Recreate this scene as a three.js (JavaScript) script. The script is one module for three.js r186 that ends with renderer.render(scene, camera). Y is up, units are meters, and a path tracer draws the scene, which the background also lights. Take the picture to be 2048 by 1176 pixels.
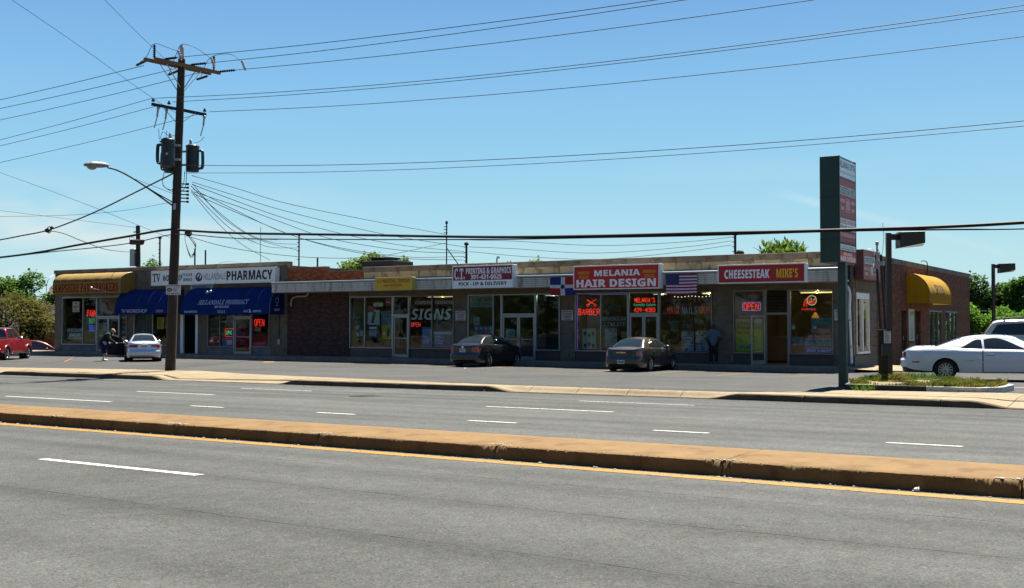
import * as THREE from 'three';
import { mergeGeometries, mergeVertices, toCreasedNormals } from 'three/addons/utils/BufferGeometryUtils.js';
import { RoundedBoxGeometry } from 'three/addons/geometries/RoundedBoxGeometry.js';
import { TextGeometry } from 'three/addons/geometries/TextGeometry.js';
import { FontLoader } from 'three/addons/loaders/FontLoader.js';
import { MarchingCubes } from 'three/addons/objects/MarchingCubes.js';

// ---------- camera, sun, exposure ----------
const scene = new THREE.Scene();
const camera = new THREE.PerspectiveCamera(29.2, 1024 / 588, 0.1, 2000);
camera.position.set(0, 1.77, 0);
{
  const yaw = 31.9 * Math.PI / 180, pitch = 1.523 * Math.PI / 180;
  camera.lookAt(-Math.sin(yaw) * Math.cos(pitch), 1.77 + Math.sin(pitch), -Math.cos(yaw) * Math.cos(pitch));
}
const renderer = new THREE.WebGLRenderer({ antialias: true });
renderer.toneMapping = THREE.LinearToneMapping;
const EXPO = 3.2;
renderer.toneMappingExposure = EXPO;
renderer.shadowMap.enabled = true;
const SUN_EL = 61 * Math.PI / 180, SUN_AZ = [-0.148, -0.989];
const sun = new THREE.DirectionalLight(new THREE.Color(1, 0.955, 0.86), 5.0);
sun.position.set(SUN_AZ[0] * Math.cos(SUN_EL) * 120 - 25, Math.sin(SUN_EL) * 120, SUN_AZ[1] * Math.cos(SUN_EL) * 120 - 35);
sun.target.position.set(-25, 0, -35);
sun.castShadow = true;
Object.assign(sun.shadow.camera, { left: -90, right: 90, top: 70, bottom: -70, near: 1, far: 300 });
sun.shadow.mapSize.set(4096, 4096);
scene.add(sun, sun.target);

// ---------- seeded noise ----------
function rng(seed) { let s = seed >>> 0; return () => { s = (s + 0x6d2b79f5) >>> 0; let t = Math.imul(s ^ (s >>> 15), 1 | s); t = (t + Math.imul(t ^ (t >>> 7), 61 | t)) ^ t; return ((t ^ (t >>> 14)) >>> 0) / 4294967296; }; }
const hash2 = (x, y, s = 0) => { let h = Math.imul(x, 374761393) ^ Math.imul(y, 668265263) ^ Math.imul(s + 11, 1274126177); h = Math.imul(h ^ (h >>> 13), 1274126177); return ((h ^ (h >>> 16)) >>> 0) / 4294967296; };
const sm = (t) => t * t * (3 - 2 * t), lerp = (a, b, t) => a + (b - a) * t, clamp = (x, a = 0, b = 1) => Math.min(b, Math.max(a, x));
function vnoise(x, y, px = 0, py = 0, s = 0) {       // value noise, wrapped with periods px, py when given
  const xi = Math.floor(x), yi = Math.floor(y), fx = sm(x - xi), fy = sm(y - yi);
  const w = (a, p) => p ? ((a % p) + p) % p : a;
  const a = hash2(w(xi, px), w(yi, py), s), b = hash2(w(xi + 1, px), w(yi, py), s), c = hash2(w(xi, px), w(yi + 1, py), s), d = hash2(w(xi + 1, px), w(yi + 1, py), s);
  return lerp(lerp(a, b, fx), lerp(c, d, fx), fy);
}
function fbm(x, y, o = 4, p = 0, s = 0) { let v = 0, a = 0.5, n = 0; for (let i = 0; i < o; i++) { v += a * vnoise(x, y, p, p, s + i); n += a; x *= 2; y *= 2; p *= 2; a *= 0.5; } return v / n; }
const toS = (l) => { l = clamp(l); return l <= 0.0031308 ? l * 12.92 : 1.055 * Math.pow(l, 1 / 2.4) - 0.055; };
const toL = (s) => s <= 0.04045 ? s / 12.92 : Math.pow((s + 0.055) / 1.055, 2.4);
const interp = (pts, x) => { if (x <= pts[0][0]) return pts[0][1]; for (let i = 1; i < pts.length; i++) if (x <= pts[i][0]) return lerp(pts[i - 1][1], pts[i][1], (x - pts[i - 1][0]) / (pts[i][0] - pts[i - 1][0])); return pts[pts.length - 1][1]; };
const smoothInterp = (pts, x) => {                    // monotone-ish cubic through the points
  const n = pts.length; if (x <= pts[0][0]) return pts[0][1]; if (x >= pts[n - 1][0]) return pts[n - 1][1];
  let i = 1; while (x > pts[i][0]) i++;
  const [x0, y0] = pts[i - 1], [x1, y1] = pts[i], h = x1 - x0, t = (x - x0) / h, d = (y1 - y0) / h;
  const slope = (k) => { if (k <= 0 || k >= n - 1) return k <= 0 ? (pts[1][1] - pts[0][1]) / (pts[1][0] - pts[0][0]) : (pts[n - 1][1] - pts[n - 2][1]) / (pts[n - 1][0] - pts[n - 2][0]); const a = (pts[k][1] - pts[k - 1][1]) / (pts[k][0] - pts[k - 1][0]), b = (pts[k + 1][1] - pts[k][1]) / (pts[k + 1][0] - pts[k][0]); return a * b <= 0 ? 0 : 2 * a * b / (a + b); };
  const m0 = slope(i - 1), m1 = slope(i), t2 = t * t, t3 = t2 * t;
  return y0 * (2 * t3 - 3 * t2 + 1) + h * m0 * (t3 - 2 * t2 + t) + y1 * (-2 * t3 + 3 * t2) + h * m1 * (t3 - t2);
};

// ---------- sky: a computed picture of air, thin cloud and one contrail ----------
{
  const W = 2048, H = 1024, data = new Float32Array(W * H * 4);
  const stops = [[-90, [0.20, 0.19, 0.16]], [-1.5, [0.24, 0.24, 0.22]], [-0.3, [0.570, 0.790, 0.790]], [1, [0.570, 0.800, 0.810]], [3, [0.505, 0.775, 0.835]], [5.5, [0.390, 0.705, 0.865]], [9, [0.300, 0.610, 0.865]], [12.5, [0.235, 0.520, 0.835]], [16.5, [0.182, 0.410, 0.765]], [26, [0.100, 0.260, 0.580]], [45, [0.055, 0.155, 0.400]], [90, [0.035, 0.100, 0.300]]];
  const ch = [0, 1, 2].map((c) => stops.map((s) => [s[0], s[1][c]]));
  const yawDeg = 31.9, dirs = (px, py) => { const dx = (px - 1024) / 2257, dy = (648 - py) / 2257; return [yawDeg - Math.atan(dx) * 180 / Math.PI, Math.atan(dy / Math.hypot(1, dx)) * 180 / Math.PI]; };
  const trailA = dirs(1545, 383), trailB = dirs(2010, 505);
  for (let j = 0; j < H; j++) {
    const el = (j + 0.5) / H * 180 - 90;
    const base = ch.map((c) => interp(c, el));
    for (let i = 0; i < W; i++) {
      const th = ((i + 0.5) / W - 0.5) * 2 * Math.PI;           // direction (cos th, , sin th) in x, z
      const left = Math.atan2(-Math.cos(th), -Math.sin(th)) * 180 / Math.PI;   // degrees to the left of -z
      let [r, g, b] = base;
      if (el > -1) {
        // away from the sun the air scatters less light
        const cg = Math.cos(el * Math.PI / 180) * Math.cos(SUN_EL) * Math.cos((left - 8.5) * Math.PI / 180) + Math.sin(el * Math.PI / 180) * Math.sin(SUN_EL), away = lerp(0.55, 1, sm(clamp((cg + 0.25) / 0.55)));
        r *= away; g *= away; b *= lerp(away, 1, 0.15);
        // toward the sun the air is a little whiter
        const toSun = Math.max(0, Math.cos((left - 8.5) * Math.PI / 180)) ** 3 * Math.exp(-(((el - 40) / 45) ** 2));
        r += 0.012 * toSun; g += 0.012 * toSun; b += 0.006 * toSun;
        // bank of thin cloud low on the left, streaky; thinner wisps to the right
        const n = fbm(left * 0.22 + 7, el * 1.3, 5, 0, 5), n2 = fbm(left * 0.09, el * 0.8 + 3, 4, 0, 21);
        const low = Math.exp(-(((el - 4.3) / 1.5) ** 2)) * clamp((left - 41) / 10) * clamp((n - 0.36) * 3.2);
        const wisps = 0.10 * Math.exp(-(((el - 6.5) / 3.5) ** 2)) * clamp((n2 - 0.45) * 3) * (0.4 + 0.6 * n);
        const k = clamp(low * 0.75 + wisps, 0, 0.85);
        r = lerp(r, 0.80, k); g = lerp(g, 0.85, k); b = lerp(b, 0.83, k);
        // contrail
        const t = (left - trailA[0]) / (trailB[0] - trailA[0]);
        if (t > 0 && t < 1) { const d = Math.abs(el - lerp(trailA[1], trailB[1], t) - 0.25 * t * (1 - t)), k2 = 0.42 * Math.exp(-((d / 0.13) ** 2)) * clamp(t * 6) * (1 - 0.75 * t); r = lerp(r, 0.85, k2); g = lerp(g, 0.9, k2); b = lerp(b, 0.92, k2); }
      }
      const o = (j * W + i) * 4;
      data[o] = r / EXPO; data[o + 1] = g / EXPO; data[o + 2] = b / EXPO; data[o + 3] = 1;
    }
  }
  const sky = new THREE.DataTexture(data, W, H, THREE.RGBAFormat, THREE.FloatType);
  sky.mapping = THREE.EquirectangularReflectionMapping; sky.magFilter = THREE.LinearFilter; sky.needsUpdate = true;
  scene.background = sky; scene.environment = sky;
}

// ---------- naming and object helpers ----------
const used = {};
const numbered = (n) => { const k = used[n] = (used[n] ?? -1) + 1; return k ? n + '_' + String(k).padStart(3, '0') : n; };
function tag(o, label, category, group) { o.userData = { ...o.userData, label, category }; if (group) o.userData.group = group; return o; }
function lit(o) { o.castShadow = o.receiveShadow = true; return o; }
function thing(name, label, category, pos = [0, 0, 0], ry = 0, group) { const o = new THREE.Group(); o.name = numbered(name); o.position.set(...pos); o.rotation.y = ry; scene.add(o); return tag(o, label, category, group); }
function solo(name, geo, mat, label, category, group) { const o = lit(new THREE.Mesh(geo, mat)); o.name = numbered(name); scene.add(o); return tag(o, label, category, group); }
function part(name, geo, mat, parent) { const o = lit(new THREE.Mesh(geo, mat)); o.name = name; parent.add(o); return o; }
function sub(name, parent, pos = [0, 0, 0]) { const o = new THREE.Group(); o.name = name; o.position.set(...pos); parent.add(o); return o; }
function struct(name, geo, mat) { const o = lit(new THREE.Mesh(geo, mat)); o.name = numbered(name); o.userData.kind = 'structure'; scene.add(o); return o; }
function structGroup(name) { const o = new THREE.Group(); o.name = numbered(name); o.userData.kind = 'structure'; scene.add(o); return o; }
const V3 = (x, y, z) => new THREE.Vector3(x, y, z);
function merge(list) {
  const l = list.map((g) => { g = g.index ? g.toNonIndexed() : g; const o = new THREE.BufferGeometry(); for (const k of ['position', 'normal', 'uv']) if (g.attributes[k]) o.setAttribute(k, g.attributes[k]); if (!o.attributes.uv) o.setAttribute('uv', new THREE.BufferAttribute(new Float32Array(o.attributes.position.count * 2), 2)); return o; });
  return mergeGeometries(l);
}
// uv in metres from the way each face points
function muv(g0, s = 1) {
  const g = g0.index ? g0.toNonIndexed() : g0, p = g.attributes.position, n = g.attributes.normal, uv = new Float32Array(p.count * 2);
  for (let i = 0; i < p.count; i++) {
    const ax = Math.abs(n.getX(i)), ay = Math.abs(n.getY(i)), az = Math.abs(n.getZ(i));
    const [u, v] = ay > ax && ay > az ? [p.getX(i), -p.getZ(i)] : ax > az ? [p.getZ(i), p.getY(i)] : [p.getX(i), p.getY(i)];
    uv[2 * i] = u * s; uv[2 * i + 1] = v * s;
  }
  g.setAttribute('uv', new THREE.BufferAttribute(uv, 2)); return g;
}
const boxAt = (x0, x1, y0, y1, z0, z1) => muv(new THREE.BoxGeometry(Math.abs(x1 - x0), Math.abs(y1 - y0), Math.abs(z1 - z0)).translate((x0 + x1) / 2, (y0 + y1) / 2, (z0 + z1) / 2));
const rboxAt = (x0, x1, y0, y1, z0, z1, r = 0.02) => muv(new RoundedBoxGeometry(Math.abs(x1 - x0), Math.abs(y1 - y0), Math.abs(z1 - z0), 2, r).translate((x0 + x1) / 2, (y0 + y1) / 2, (z0 + z1) / 2));
function rod(a, b, r0, r1 = r0, seg = 8) { const A = V3(...a), B = V3(...b), d = B.clone().sub(A), g = new THREE.CylinderGeometry(r1, r0, d.length(), seg); g.applyQuaternion(new THREE.Quaternion().setFromUnitVectors(V3(0, 1, 0), d.clone().normalize())); return g.translate((A.x + B.x) / 2, (A.y + B.y) / 2, (A.z + B.z) / 2); }
function bar(a, b, w, h) { const A = V3(...a), B = V3(...b), d = B.clone().sub(A), g = new THREE.BoxGeometry(w, h, d.length()); const m = new THREE.Matrix4().lookAt(A, B, V3(0, 1, 0)); return g.applyMatrix4(m).translate((A.x + B.x) / 2, (A.y + B.y) / 2, (A.z + B.z) / 2); }
function tube(pts, r, seg = 24, rad = 5) { return new THREE.TubeGeometry(new THREE.CatmullRomCurve3(pts.map((p) => V3(...p))), seg, r, rad); }
const lathe = (pts, seg = 20) => new THREE.LatheGeometry(pts.map((p) => new THREE.Vector2(p[0], p[1])), seg);
function quadGrid(nu, nv, f, flip = false) {          // f(u, v) -> [x, y, z]; optional uv in [3], [4]
  const pos = [], uv = [], idx = [];
  for (let j = 0; j <= nv; j++) for (let i = 0; i <= nu; i++) { const p = f(i / nu, j / nv); pos.push(p[0], p[1], p[2]); uv.push(p[3] ?? i / nu, p[4] ?? j / nv); }
  for (let j = 0; j < nv; j++) for (let i = 0; i < nu; i++) { const a = j * (nu + 1) + i, b = a + 1, c = a + nu + 1, d = c + 1; flip ? idx.push(a, c, b, b, c, d) : idx.push(a, b, c, b, d, c); }
  const g = new THREE.BufferGeometry(); g.setAttribute('position', new THREE.Float32BufferAttribute(pos, 3)); g.setAttribute('uv', new THREE.Float32BufferAttribute(uv, 2)); g.setIndex(idx); g.computeVertexNormals(); return g;
}

// ---------- materials ----------
const std = (r, g, b, rough = 0.8, more = {}) => new THREE.MeshPhysicalMaterial({ color: new THREE.Color().setRGB(r, g, b), roughness: rough, specularIntensity: rough > 0.6 ? 0.4 : 1, side: THREE.DoubleSide, ...more });
function texture(w, h, fn, srgb = true) {               // fn(u, v) -> linear rgb, or a height
  const d = new Uint8Array(w * h * 4);
  for (let j = 0; j < h; j++) for (let i = 0; i < w; i++) { const c = fn(i / w, j / h, i, j), o = (j * w + i) * 4; if (typeof c === 'number') d[o] = d[o + 1] = d[o + 2] = clamp(c) * 255; else for (let k = 0; k < 3; k++) d[o + k] = (srgb ? toS(c[k]) : clamp(c[k])) * 255; d[o + 3] = 255; }
  const t = new THREE.DataTexture(d, w, h); t.wrapS = t.wrapT = THREE.RepeatWrapping; t.magFilter = THREE.LinearFilter; t.minFilter = THREE.LinearMipmapLinearFilter; t.generateMipmaps = true; if (srgb) t.colorSpace = THREE.SRGBColorSpace; t.needsUpdate = true; return t;
}
const rep = (t, metres) => { t.repeat.set(1 / metres, 1 / metres); return t; };
function mapped(tex, metres, rough, more = {}) { return new THREE.MeshPhysicalMaterial({ map: rep(tex, metres), roughness: rough, specularIntensity: rough > 0.6 ? 0.35 : 1, side: THREE.DoubleSide, ...more }); }
const rA = rng(77);
function grainField(N, seed) { const f = new Float32Array(N * N); const r = rng(seed); for (let i = 0; i < N * N; i++) f[i] = r(); const g = new Float32Array(N * N); for (let y = 0; y < N; y++) for (let x = 0; x < N; x++) { const a = f[y * N + x], b = f[y * N + (x + 1) % N], c = f[((y + 1) % N) * N + x], d = f[((y + 1) % N) * N + (x + 1) % N]; g[y * N + x] = (a * 2 + b + c + d) / 5; } return g; }
const GN = 1024, grain = grainField(GN, 5);
const asphaltTex = (base, tint, contrast, seed) => texture(GN, GN, (u, v, i, j) => {
  const g = grain[((j + seed * 37) % GN) * GN + (i + seed * 91) % GN], big = fbm(u * 8, v * 8, 4, 8, seed), mid = fbm(u * 64, v * 64, 2, 64, seed + 3);
  let k = base * (1 + contrast * (g - 0.5) * 2 + 0.28 * (big - 0.5) + 0.25 * (mid - 0.5));
  const st = hash2(i >> 1, j >> 1, seed); if (st > 0.985) k *= 1.7; else if (st < 0.02) k *= 0.55;
  const warm = (vnoise(u * 200, v * 200, 200, 200, seed) - 0.5) * 0.10;
  return [k * tint[0] * (1 + warm), k * tint[1], k * tint[2] * (1 - warm)];
});
const grainBump = texture(GN, GN, (u, v, i, j) => grain[j * GN + i], false);
const M = {};
M.road = mapped(asphaltTex(0.072, [0.99, 1, 0.95], 0.62, 2), 7.5, 0.95, { vertexColors: true, bumpMap: rep(grainBump.clone(), 7.5), bumpScale: 0.006 });
M.lot = mapped(asphaltTex(0.058, [1, 0.98, 0.92], 0.6, 9), 12, 0.95, { vertexColors: true });
const concreteTex = (c, sp, seed, stain = 0.3) => texture(512, 512, (u, v, i, j) => {
  const g = grain[(j * 2 % GN) * GN + (i * 2 + seed) % GN], b = fbm(u * 5, v * 5, 5, 5, seed), m = fbm(u * 40, v * 40, 2, 40, seed + 1);
  const k = 1 + sp * (g - 0.5) + stain * (b - 0.5) + 0.18 * (m - 0.5), dark = clamp((fbm(u * 9, v * 9, 4, 9, seed + 8) - 0.60) * 5) * stain;
  return c.map((x, q) => x * k * (1 - dark * (0.5 + 0.12 * q)));
});
M.walk = mapped(concreteTex([0.205, 0.160, 0.095], 0.30, 3, 0.35), 3, 0.85, { bumpMap: rep(grainBump.clone(), 3), bumpScale: 0.002 });
M.median = mapped(concreteTex([0.155, 0.093, 0.036], 0.34, 17, 0.45), 2.6, 0.88, { bumpMap: rep(grainBump.clone(), 2.6), bumpScale: 0.003 });
M.kerb = mapped(concreteTex([0.10, 0.072, 0.042], 0.35, 29, 0.6), 2, 0.9);
M.pave = mapped(concreteTex([0.19, 0.165, 0.13], 0.25, 41, 0.4), 3, 0.85);
const brickTex = (c, mort, seed) => texture(1024, 1024, (u, v) => {      // one tile: 2.15 m by 1.5 m, 10 bricks by 20 courses
  const row = Math.floor(v * 20), x = u * 10 + (row % 2) * 0.5, col = ((Math.floor(x) % 10) + 10) % 10, fx = x - Math.floor(x), fy = v * 20 - row;
  const edge = fx < 0.05 || fx > 0.97 || fy < 0.14;
  const h = hash2(col, row, seed), h2 = hash2(col, row, seed + 1), n = fbm(u * 90, v * 90, 2, 90, seed);
  if (edge) return mort.map((m) => m * (0.8 + 0.4 * n));
  const k = (0.55 + 0.8 * h) * (0.8 + 0.4 * n), w = 0.8 + 0.4 * h2;
  return [c[0] * k, c[1] * k * w, c[2] * k * w];
});
const brickBump = texture(512, 512, (u, v) => { const row = Math.floor(v * 20), x = u * 10 + (row % 2) * 0.5, fx = x - Math.floor(x), fy = v * 20 - row; return fx < 0.05 || fx > 0.97 || fy < 0.14 ? 0 : 1; }, false);
function brickMat(c, mort, seed) { const t = brickTex(c, mort, seed), b = brickBump.clone(); t.repeat.set(1 / 2.15, 1 / 1.5); b.repeat.set(1 / 2.15, 1 / 1.5); return new THREE.MeshPhysicalMaterial({ map: t, bumpMap: b, bumpScale: 0.008, roughness: 0.88, specularIntensity: 0.35, side: THREE.DoubleSide }); }
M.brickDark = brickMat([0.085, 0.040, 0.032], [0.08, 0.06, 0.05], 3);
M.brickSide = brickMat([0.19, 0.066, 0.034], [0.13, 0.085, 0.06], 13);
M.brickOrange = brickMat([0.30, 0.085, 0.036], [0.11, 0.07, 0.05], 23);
M.stone = mapped(concreteTex([0.155, 0.127, 0.094], 0.25, 51, 0.5), 2.4, 0.9);
M.stoneTan = [0, 1, 2].map((k) => mapped(texture(256, 256, (u, v) => {
  const b = fbm(u * 3, v * 3, 5, 3, 61 + k), soot = clamp((fbm(u * 6 + 2, v * 6, 5, 6, 71 + k) - 0.52) * 4), m = fbm(u * 30, v * 30, 2, 30, 81);
  const c = [[0.50, 0.39, 0.235], [0.45, 0.355, 0.22], [0.53, 0.405, 0.235]][k], q = 0.72 + 0.4 * b + 0.2 * (m - 0.5);
  return c.map((x) => x * q * (1 - 0.6 * soot));
}), 1.6, 0.85));
M.cap = mapped(concreteTex([0.20, 0.165, 0.125], 0.3, 91, 0.7), 2.5, 0.9);
M.bulk = mapped(concreteTex([0.060, 0.042, 0.036], 0.2, 95, 0.5), 2, 0.5);
M.bulkGrey = mapped(concreteTex([0.16, 0.16, 0.165], 0.2, 97, 0.5), 2, 0.7);
M.alu = std(0.32, 0.34, 0.345, 0.4, { metalness: 0.55 });
M.aluDark = std(0.20, 0.20, 0.19, 0.45, { metalness: 0.5 });
M.siding = mapped(texture(256, 256, (u, v) => { const n = fbm(u * 9, v * 3, 4, 9, 33), grime = clamp((fbm(u * 26, v * 5, 4, 26, 35) - 0.5) * 4), k = 0.85 + 0.3 * n; return [0.50 * k * (1 - 0.45 * grime), 0.51 * k * (1 - 0.5 * grime), 0.49 * k * (1 - 0.58 * grime)]; }), 4, 0.55);
M.teal = mapped(texture(256, 64, (u, v) => { const n = fbm(u * 16, v * 6, 4, 16, 7), k = 0.8 + 0.5 * n, rust = clamp((n - 0.62) * 5); return [lerp(0.085, 0.10, rust) * k, lerp(0.19, 0.085, rust) * k, lerp(0.165, 0.06, rust) * k]; }), 2.5, 0.6);
M.white = std(0.74, 0.74, 0.71, 0.5);
M.black = std(0.012, 0.012, 0.013, 0.5);
M.dark = std(0.03, 0.028, 0.026, 0.7);
M.bronze = std(0.030, 0.020, 0.015, 0.42, { metalness: 0.3 });
M.glass = new THREE.MeshPhysicalMaterial({ color: new THREE.Color().setRGB(0.80, 0.84, 0.82), roughness: 0.015, transmission: 1, thickness: 0, ior: 1.5, side: THREE.DoubleSide });
M.darkGlass = new THREE.MeshPhysicalMaterial({ color: new THREE.Color().setRGB(0.012, 0.014, 0.014), roughness: 0.02, ior: 1.55, side: THREE.DoubleSide });
M.inWall = mapped(concreteTex([0.30, 0.24, 0.15], 0.1, 111, 0.3), 4, 0.9);
M.inFloor = std(0.16, 0.13, 0.10, 0.5);
M.inCeil = std(0.42, 0.40, 0.36, 0.9);
M.roofing = std(0.07, 0.065, 0.06, 0.9);
M.wire = std(0.012, 0.012, 0.013, 0.65);
M.steel = std(0.34, 0.34, 0.33, 0.45, { metalness: 0.6 });
M.yellowPaint = mapped(texture(256, 256, (u, v) => { const w = clamp((fbm(u * 24, v * 24, 4, 24, 3) - 0.55) * 5); return [lerp(0.27, 0.09, w), lerp(0.135, 0.08, w), lerp(0.016, 0.06, w)]; }), 1.2, 0.7);
M.whitePaint = mapped(texture(256, 256, (u, v) => { const w = clamp((fbm(u * 30, v * 30, 4, 30, 9) - 0.60) * 5); return [lerp(0.50, 0.10, w), lerp(0.48, 0.10, w), lerp(0.42, 0.09, w)]; }), 1.0, 0.65);
const font = await new FontLoader().loadAsync('fonts/droid/droid_sans_regular.typeface.json');
const fontB = await new FontLoader().loadAsync('fonts/droid/droid_sans_bold.typeface.json');
const emis = (r, g, b, k) => new THREE.MeshStandardMaterial({ color: new THREE.Color().setRGB(r * 0.3, g * 0.3, b * 0.3), emissive: new THREE.Color().setRGB(r, g, b), emissiveIntensity: k * 0.68, roughness: 0.4 });

// ---------- canvas print ----------
function canvasTex(w, h, draw) { const c = document.createElement('canvas'); c.width = w; c.height = h; const x = c.getContext('2d'); draw(x, w, h); const t = new THREE.CanvasTexture(c); t.colorSpace = THREE.SRGBColorSpace; t.magFilter = THREE.LinearFilter; t.anisotropy = 8; return t; }
const printMat = (t, rough = 0.45, more = {}) => new THREE.MeshStandardMaterial({ map: t, roughness: rough, side: THREE.DoubleSide, ...more });
// text fitted into a box whose left top corner is x, y
function fit(c, txt, x, y, w, h, color, fnt = 'bold {}px sans-serif', skew = 0) {
  const cap = 0.714; c.save(); c.font = fnt.replace('{}', (h / cap).toFixed(1)); c.textBaseline = 'alphabetic'; c.textAlign = 'left'; c.fillStyle = color;
  const m = c.measureText(txt).width; c.translate(x, y + h); c.transform(w / m, 0, skew * w / m, 1, 0, 0); c.fillText(txt, 0, 0); if (/bold/.test(fnt)) { c.strokeStyle = color; c.lineWidth = h * 0.05; c.lineJoin = 'round'; c.strokeText(txt, 0, 0); } c.restore();
}
const SANSB = 'bold {}px sans-serif', SANS = '{}px sans-serif', SERIF = '{}px serif', SERIFB = 'bold {}px serif';
// a printed sheet facing +z with its lower left corner at x, y
const sheet = (w, h, x, y, z) => new THREE.PlaneGeometry(w, h).translate(x + w / 2, y + h / 2, z);

// small prints share one canvas
const ATLAS = document.createElement('canvas'); ATLAS.width = 2048; ATLAS.height = 2048; const atlasTex = new THREE.CanvasTexture(ATLAS); atlasTex.colorSpace = THREE.SRGBColorSpace; atlasTex.magFilter = THREE.LinearFilter; atlasTex.anisotropy = 8;
M.print = printMat(atlasTex, 0.5); const shelf = { x: 0, y: 0, h: 0 };
function printed(w, h, x, y, z, px, draw) {               // a sheet of print facing +z, drawn into its own patch of the canvas
  const W = Math.round(px), H = Math.max(12, Math.round(px * h / w)); if (shelf.x + W + 4 > 2048) { shelf.x = 0; shelf.y += shelf.h + 4; shelf.h = 0; } shelf.h = Math.max(shelf.h, H); if (shelf.y + H > 2048) throw new Error('print canvas full');
  const c = ATLAS.getContext('2d'), ox = shelf.x, oy = shelf.y; shelf.x += W + 4; c.save(); c.beginPath(); c.rect(ox, oy, W, H); c.clip(); c.translate(ox, oy); draw(c, W, H); c.restore();
  const g = sheet(w, h, x, y, z), uv = g.attributes.uv; for (let i = 0; i < 4; i++) uv.setXY(i, (ox + 0.6 + uv.getX(i) * (W - 1.2)) / 2048, 1 - (oy + 0.6 + (1 - uv.getY(i)) * (H - 1.2)) / 2048); return g;
}
// ================= ground, road, lot =================
const roadY = (x) => 0.0057 * x;
const roadZ = (x, z0) => z0 + 0.04 * x;                      // the road runs 2.3 degrees off the shop fronts
const bumpy = (x, a, b) => clamp((x - a) / (b - a));
function lotY(x, z) {
  const zf = -26.9 + 0.04 * x, u = clamp((zf - z) / (zf + 45.6)), yb = lerp(-0.20, -0.02, sm(clamp((x + 13.5) / 5)));
  return lerp(roadY(x) + 0.125, yb, sm(u) * 0.6 + u * 0.4) - 1.05 * sm(clamp((-62.5 - x) / 7)) * sm(clamp((-40.5 - z) / 7));
}
{
  const land = new THREE.CircleGeometry(900, 64).rotateX(-Math.PI / 2).translate(-30, -2.2, -40);
  struct('ground', muv(land), mapped(texture(256, 256, (u, v) => { const n = fbm(u * 12, v * 12, 5, 12, 4); return [0.05 + 0.05 * n, 0.06 + 0.05 * n, 0.02 + 0.02 * n]; }), 20, 0.95));
  const wearLines = [-3.6, -5.6, -7.3, -9.2, -10.6, -11.5, -15.2, -16.6, -17.4, -18.5, -19.7, -20.65, -21.3, -22.4, -23.3, -24.4];
  // the carriageway, with tyre-polished and oil-darkened tracks in its vertex colours
  const xs = [], zs = [];
  for (let x = -170; x < -60; x += 2.5) xs.push(x); for (let x = -60; x <= 24; x += 0.8) xs.push(x);
  for (let z = 13; z > -25.56; z -= 0.16) zs.push(z); zs.push(-25.57);
  const pos = [], col = [], uv = [], idx = [];
  zs.forEach((z0) => xs.forEach((x) => {
    const z = roadZ(x, z0); pos.push(x, roadY(x), z); uv.push(x, z0);
    let k = 0.86 + 0.40 * (fbm(x * 0.05, z0 * 0.9, 4, 0, 31) - 0.5) + 0.26 * (fbm(x * 0.5, z0 * 1.1, 3, 0, 37) - 0.5);
    for (const w of wearLines) { const d = Math.abs(z0 - w - 0.16 * (fbm(x * 0.12, w * 9, 2, 0, 6) - 0.5)); k *= 1 - 0.26 * Math.exp(-((d / 0.25) ** 2)) * (0.30 + 1.0 * fbm(x * 0.35, w * 5, 3, 0, 8)); }
    const worn = fbm(x * 0.04 + 9, z0 * 0.35, 3, 0, 44); k *= 0.94 + 0.16 * worn;
    if (z0 < -15) k *= 1.06;
    col.push(k, k * 0.995, k * 0.98);
  }));
  const nx = xs.length; for (let j = 0; j < zs.length - 1; j++) for (let i = 0; i < nx - 1; i++) { const a = j * nx + i, b = a + 1, c = a + nx, d = c + 1; idx.push(a, b, c, b, d, c); }
  const g = new THREE.BufferGeometry(); g.setAttribute('position', new THREE.Float32BufferAttribute(pos, 3)); g.setAttribute('color', new THREE.Float32BufferAttribute(col, 3)); g.setAttribute('uv', new THREE.Float32BufferAttribute(uv, 2)); g.setIndex(idx); g.computeVertexNormals();
  struct('road', g, M.road);
  // car park
  const xs2 = [], zs2 = []; for (let x = -170; x < -70; x += 4) xs2.push(x); for (let x = -70; x < 60; x += 1) xs2.push(x);
  for (let t = 0; t < 60; t++) zs2.push(t * 0.5); for (const d of [30, 36, 45, 60, 80, 110]) zs2.push(d);
  const p2 = [], c2 = [], u2 = [], i2 = [];
  zs2.forEach((t) => xs2.forEach((x) => {
    const z = -25.7 + 0.04 * x - t; const y = t < 1.2 ? Math.min(lotY(x, z), roadY(x) - 0.05) : lotY(x, z) - (t < 4 ? 0 : 0); p2.push(x, y, z); u2.push(x, z);
    let k = 0.92 + 0.34 * (fbm(x * 0.12, z * 0.22, 4, 0, 51) - 0.5) + 0.2 * (fbm(x * 0.7, z * 0.7, 3, 0, 57) - 0.5); const oil = clamp((fbm(x * 0.4 + 3, z * 0.3, 4, 0, 63) - 0.62) * 4); k *= 1 - 0.3 * oil;
    c2.push(k, k, k * 0.99);
  }));
  const n2 = xs2.length; for (let j = 0; j < zs2.length - 1; j++) for (let i = 0; i < n2 - 1; i++) { const a = j * n2 + i, b = a + 1, c = a + n2, d = c + 1; i2.push(a, b, c, b, d, c); }
  const h = new THREE.BufferGeometry(); h.setAttribute('position', new THREE.Float32BufferAttribute(p2, 3)); h.setAttribute('color', new THREE.Float32BufferAttribute(c2, 3)); h.setAttribute('uv', new THREE.Float32BufferAttribute(u2, 2)); h.setIndex(i2); h.computeVertexNormals();
  struct('parking_lot', h, M.lot);
}
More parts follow.
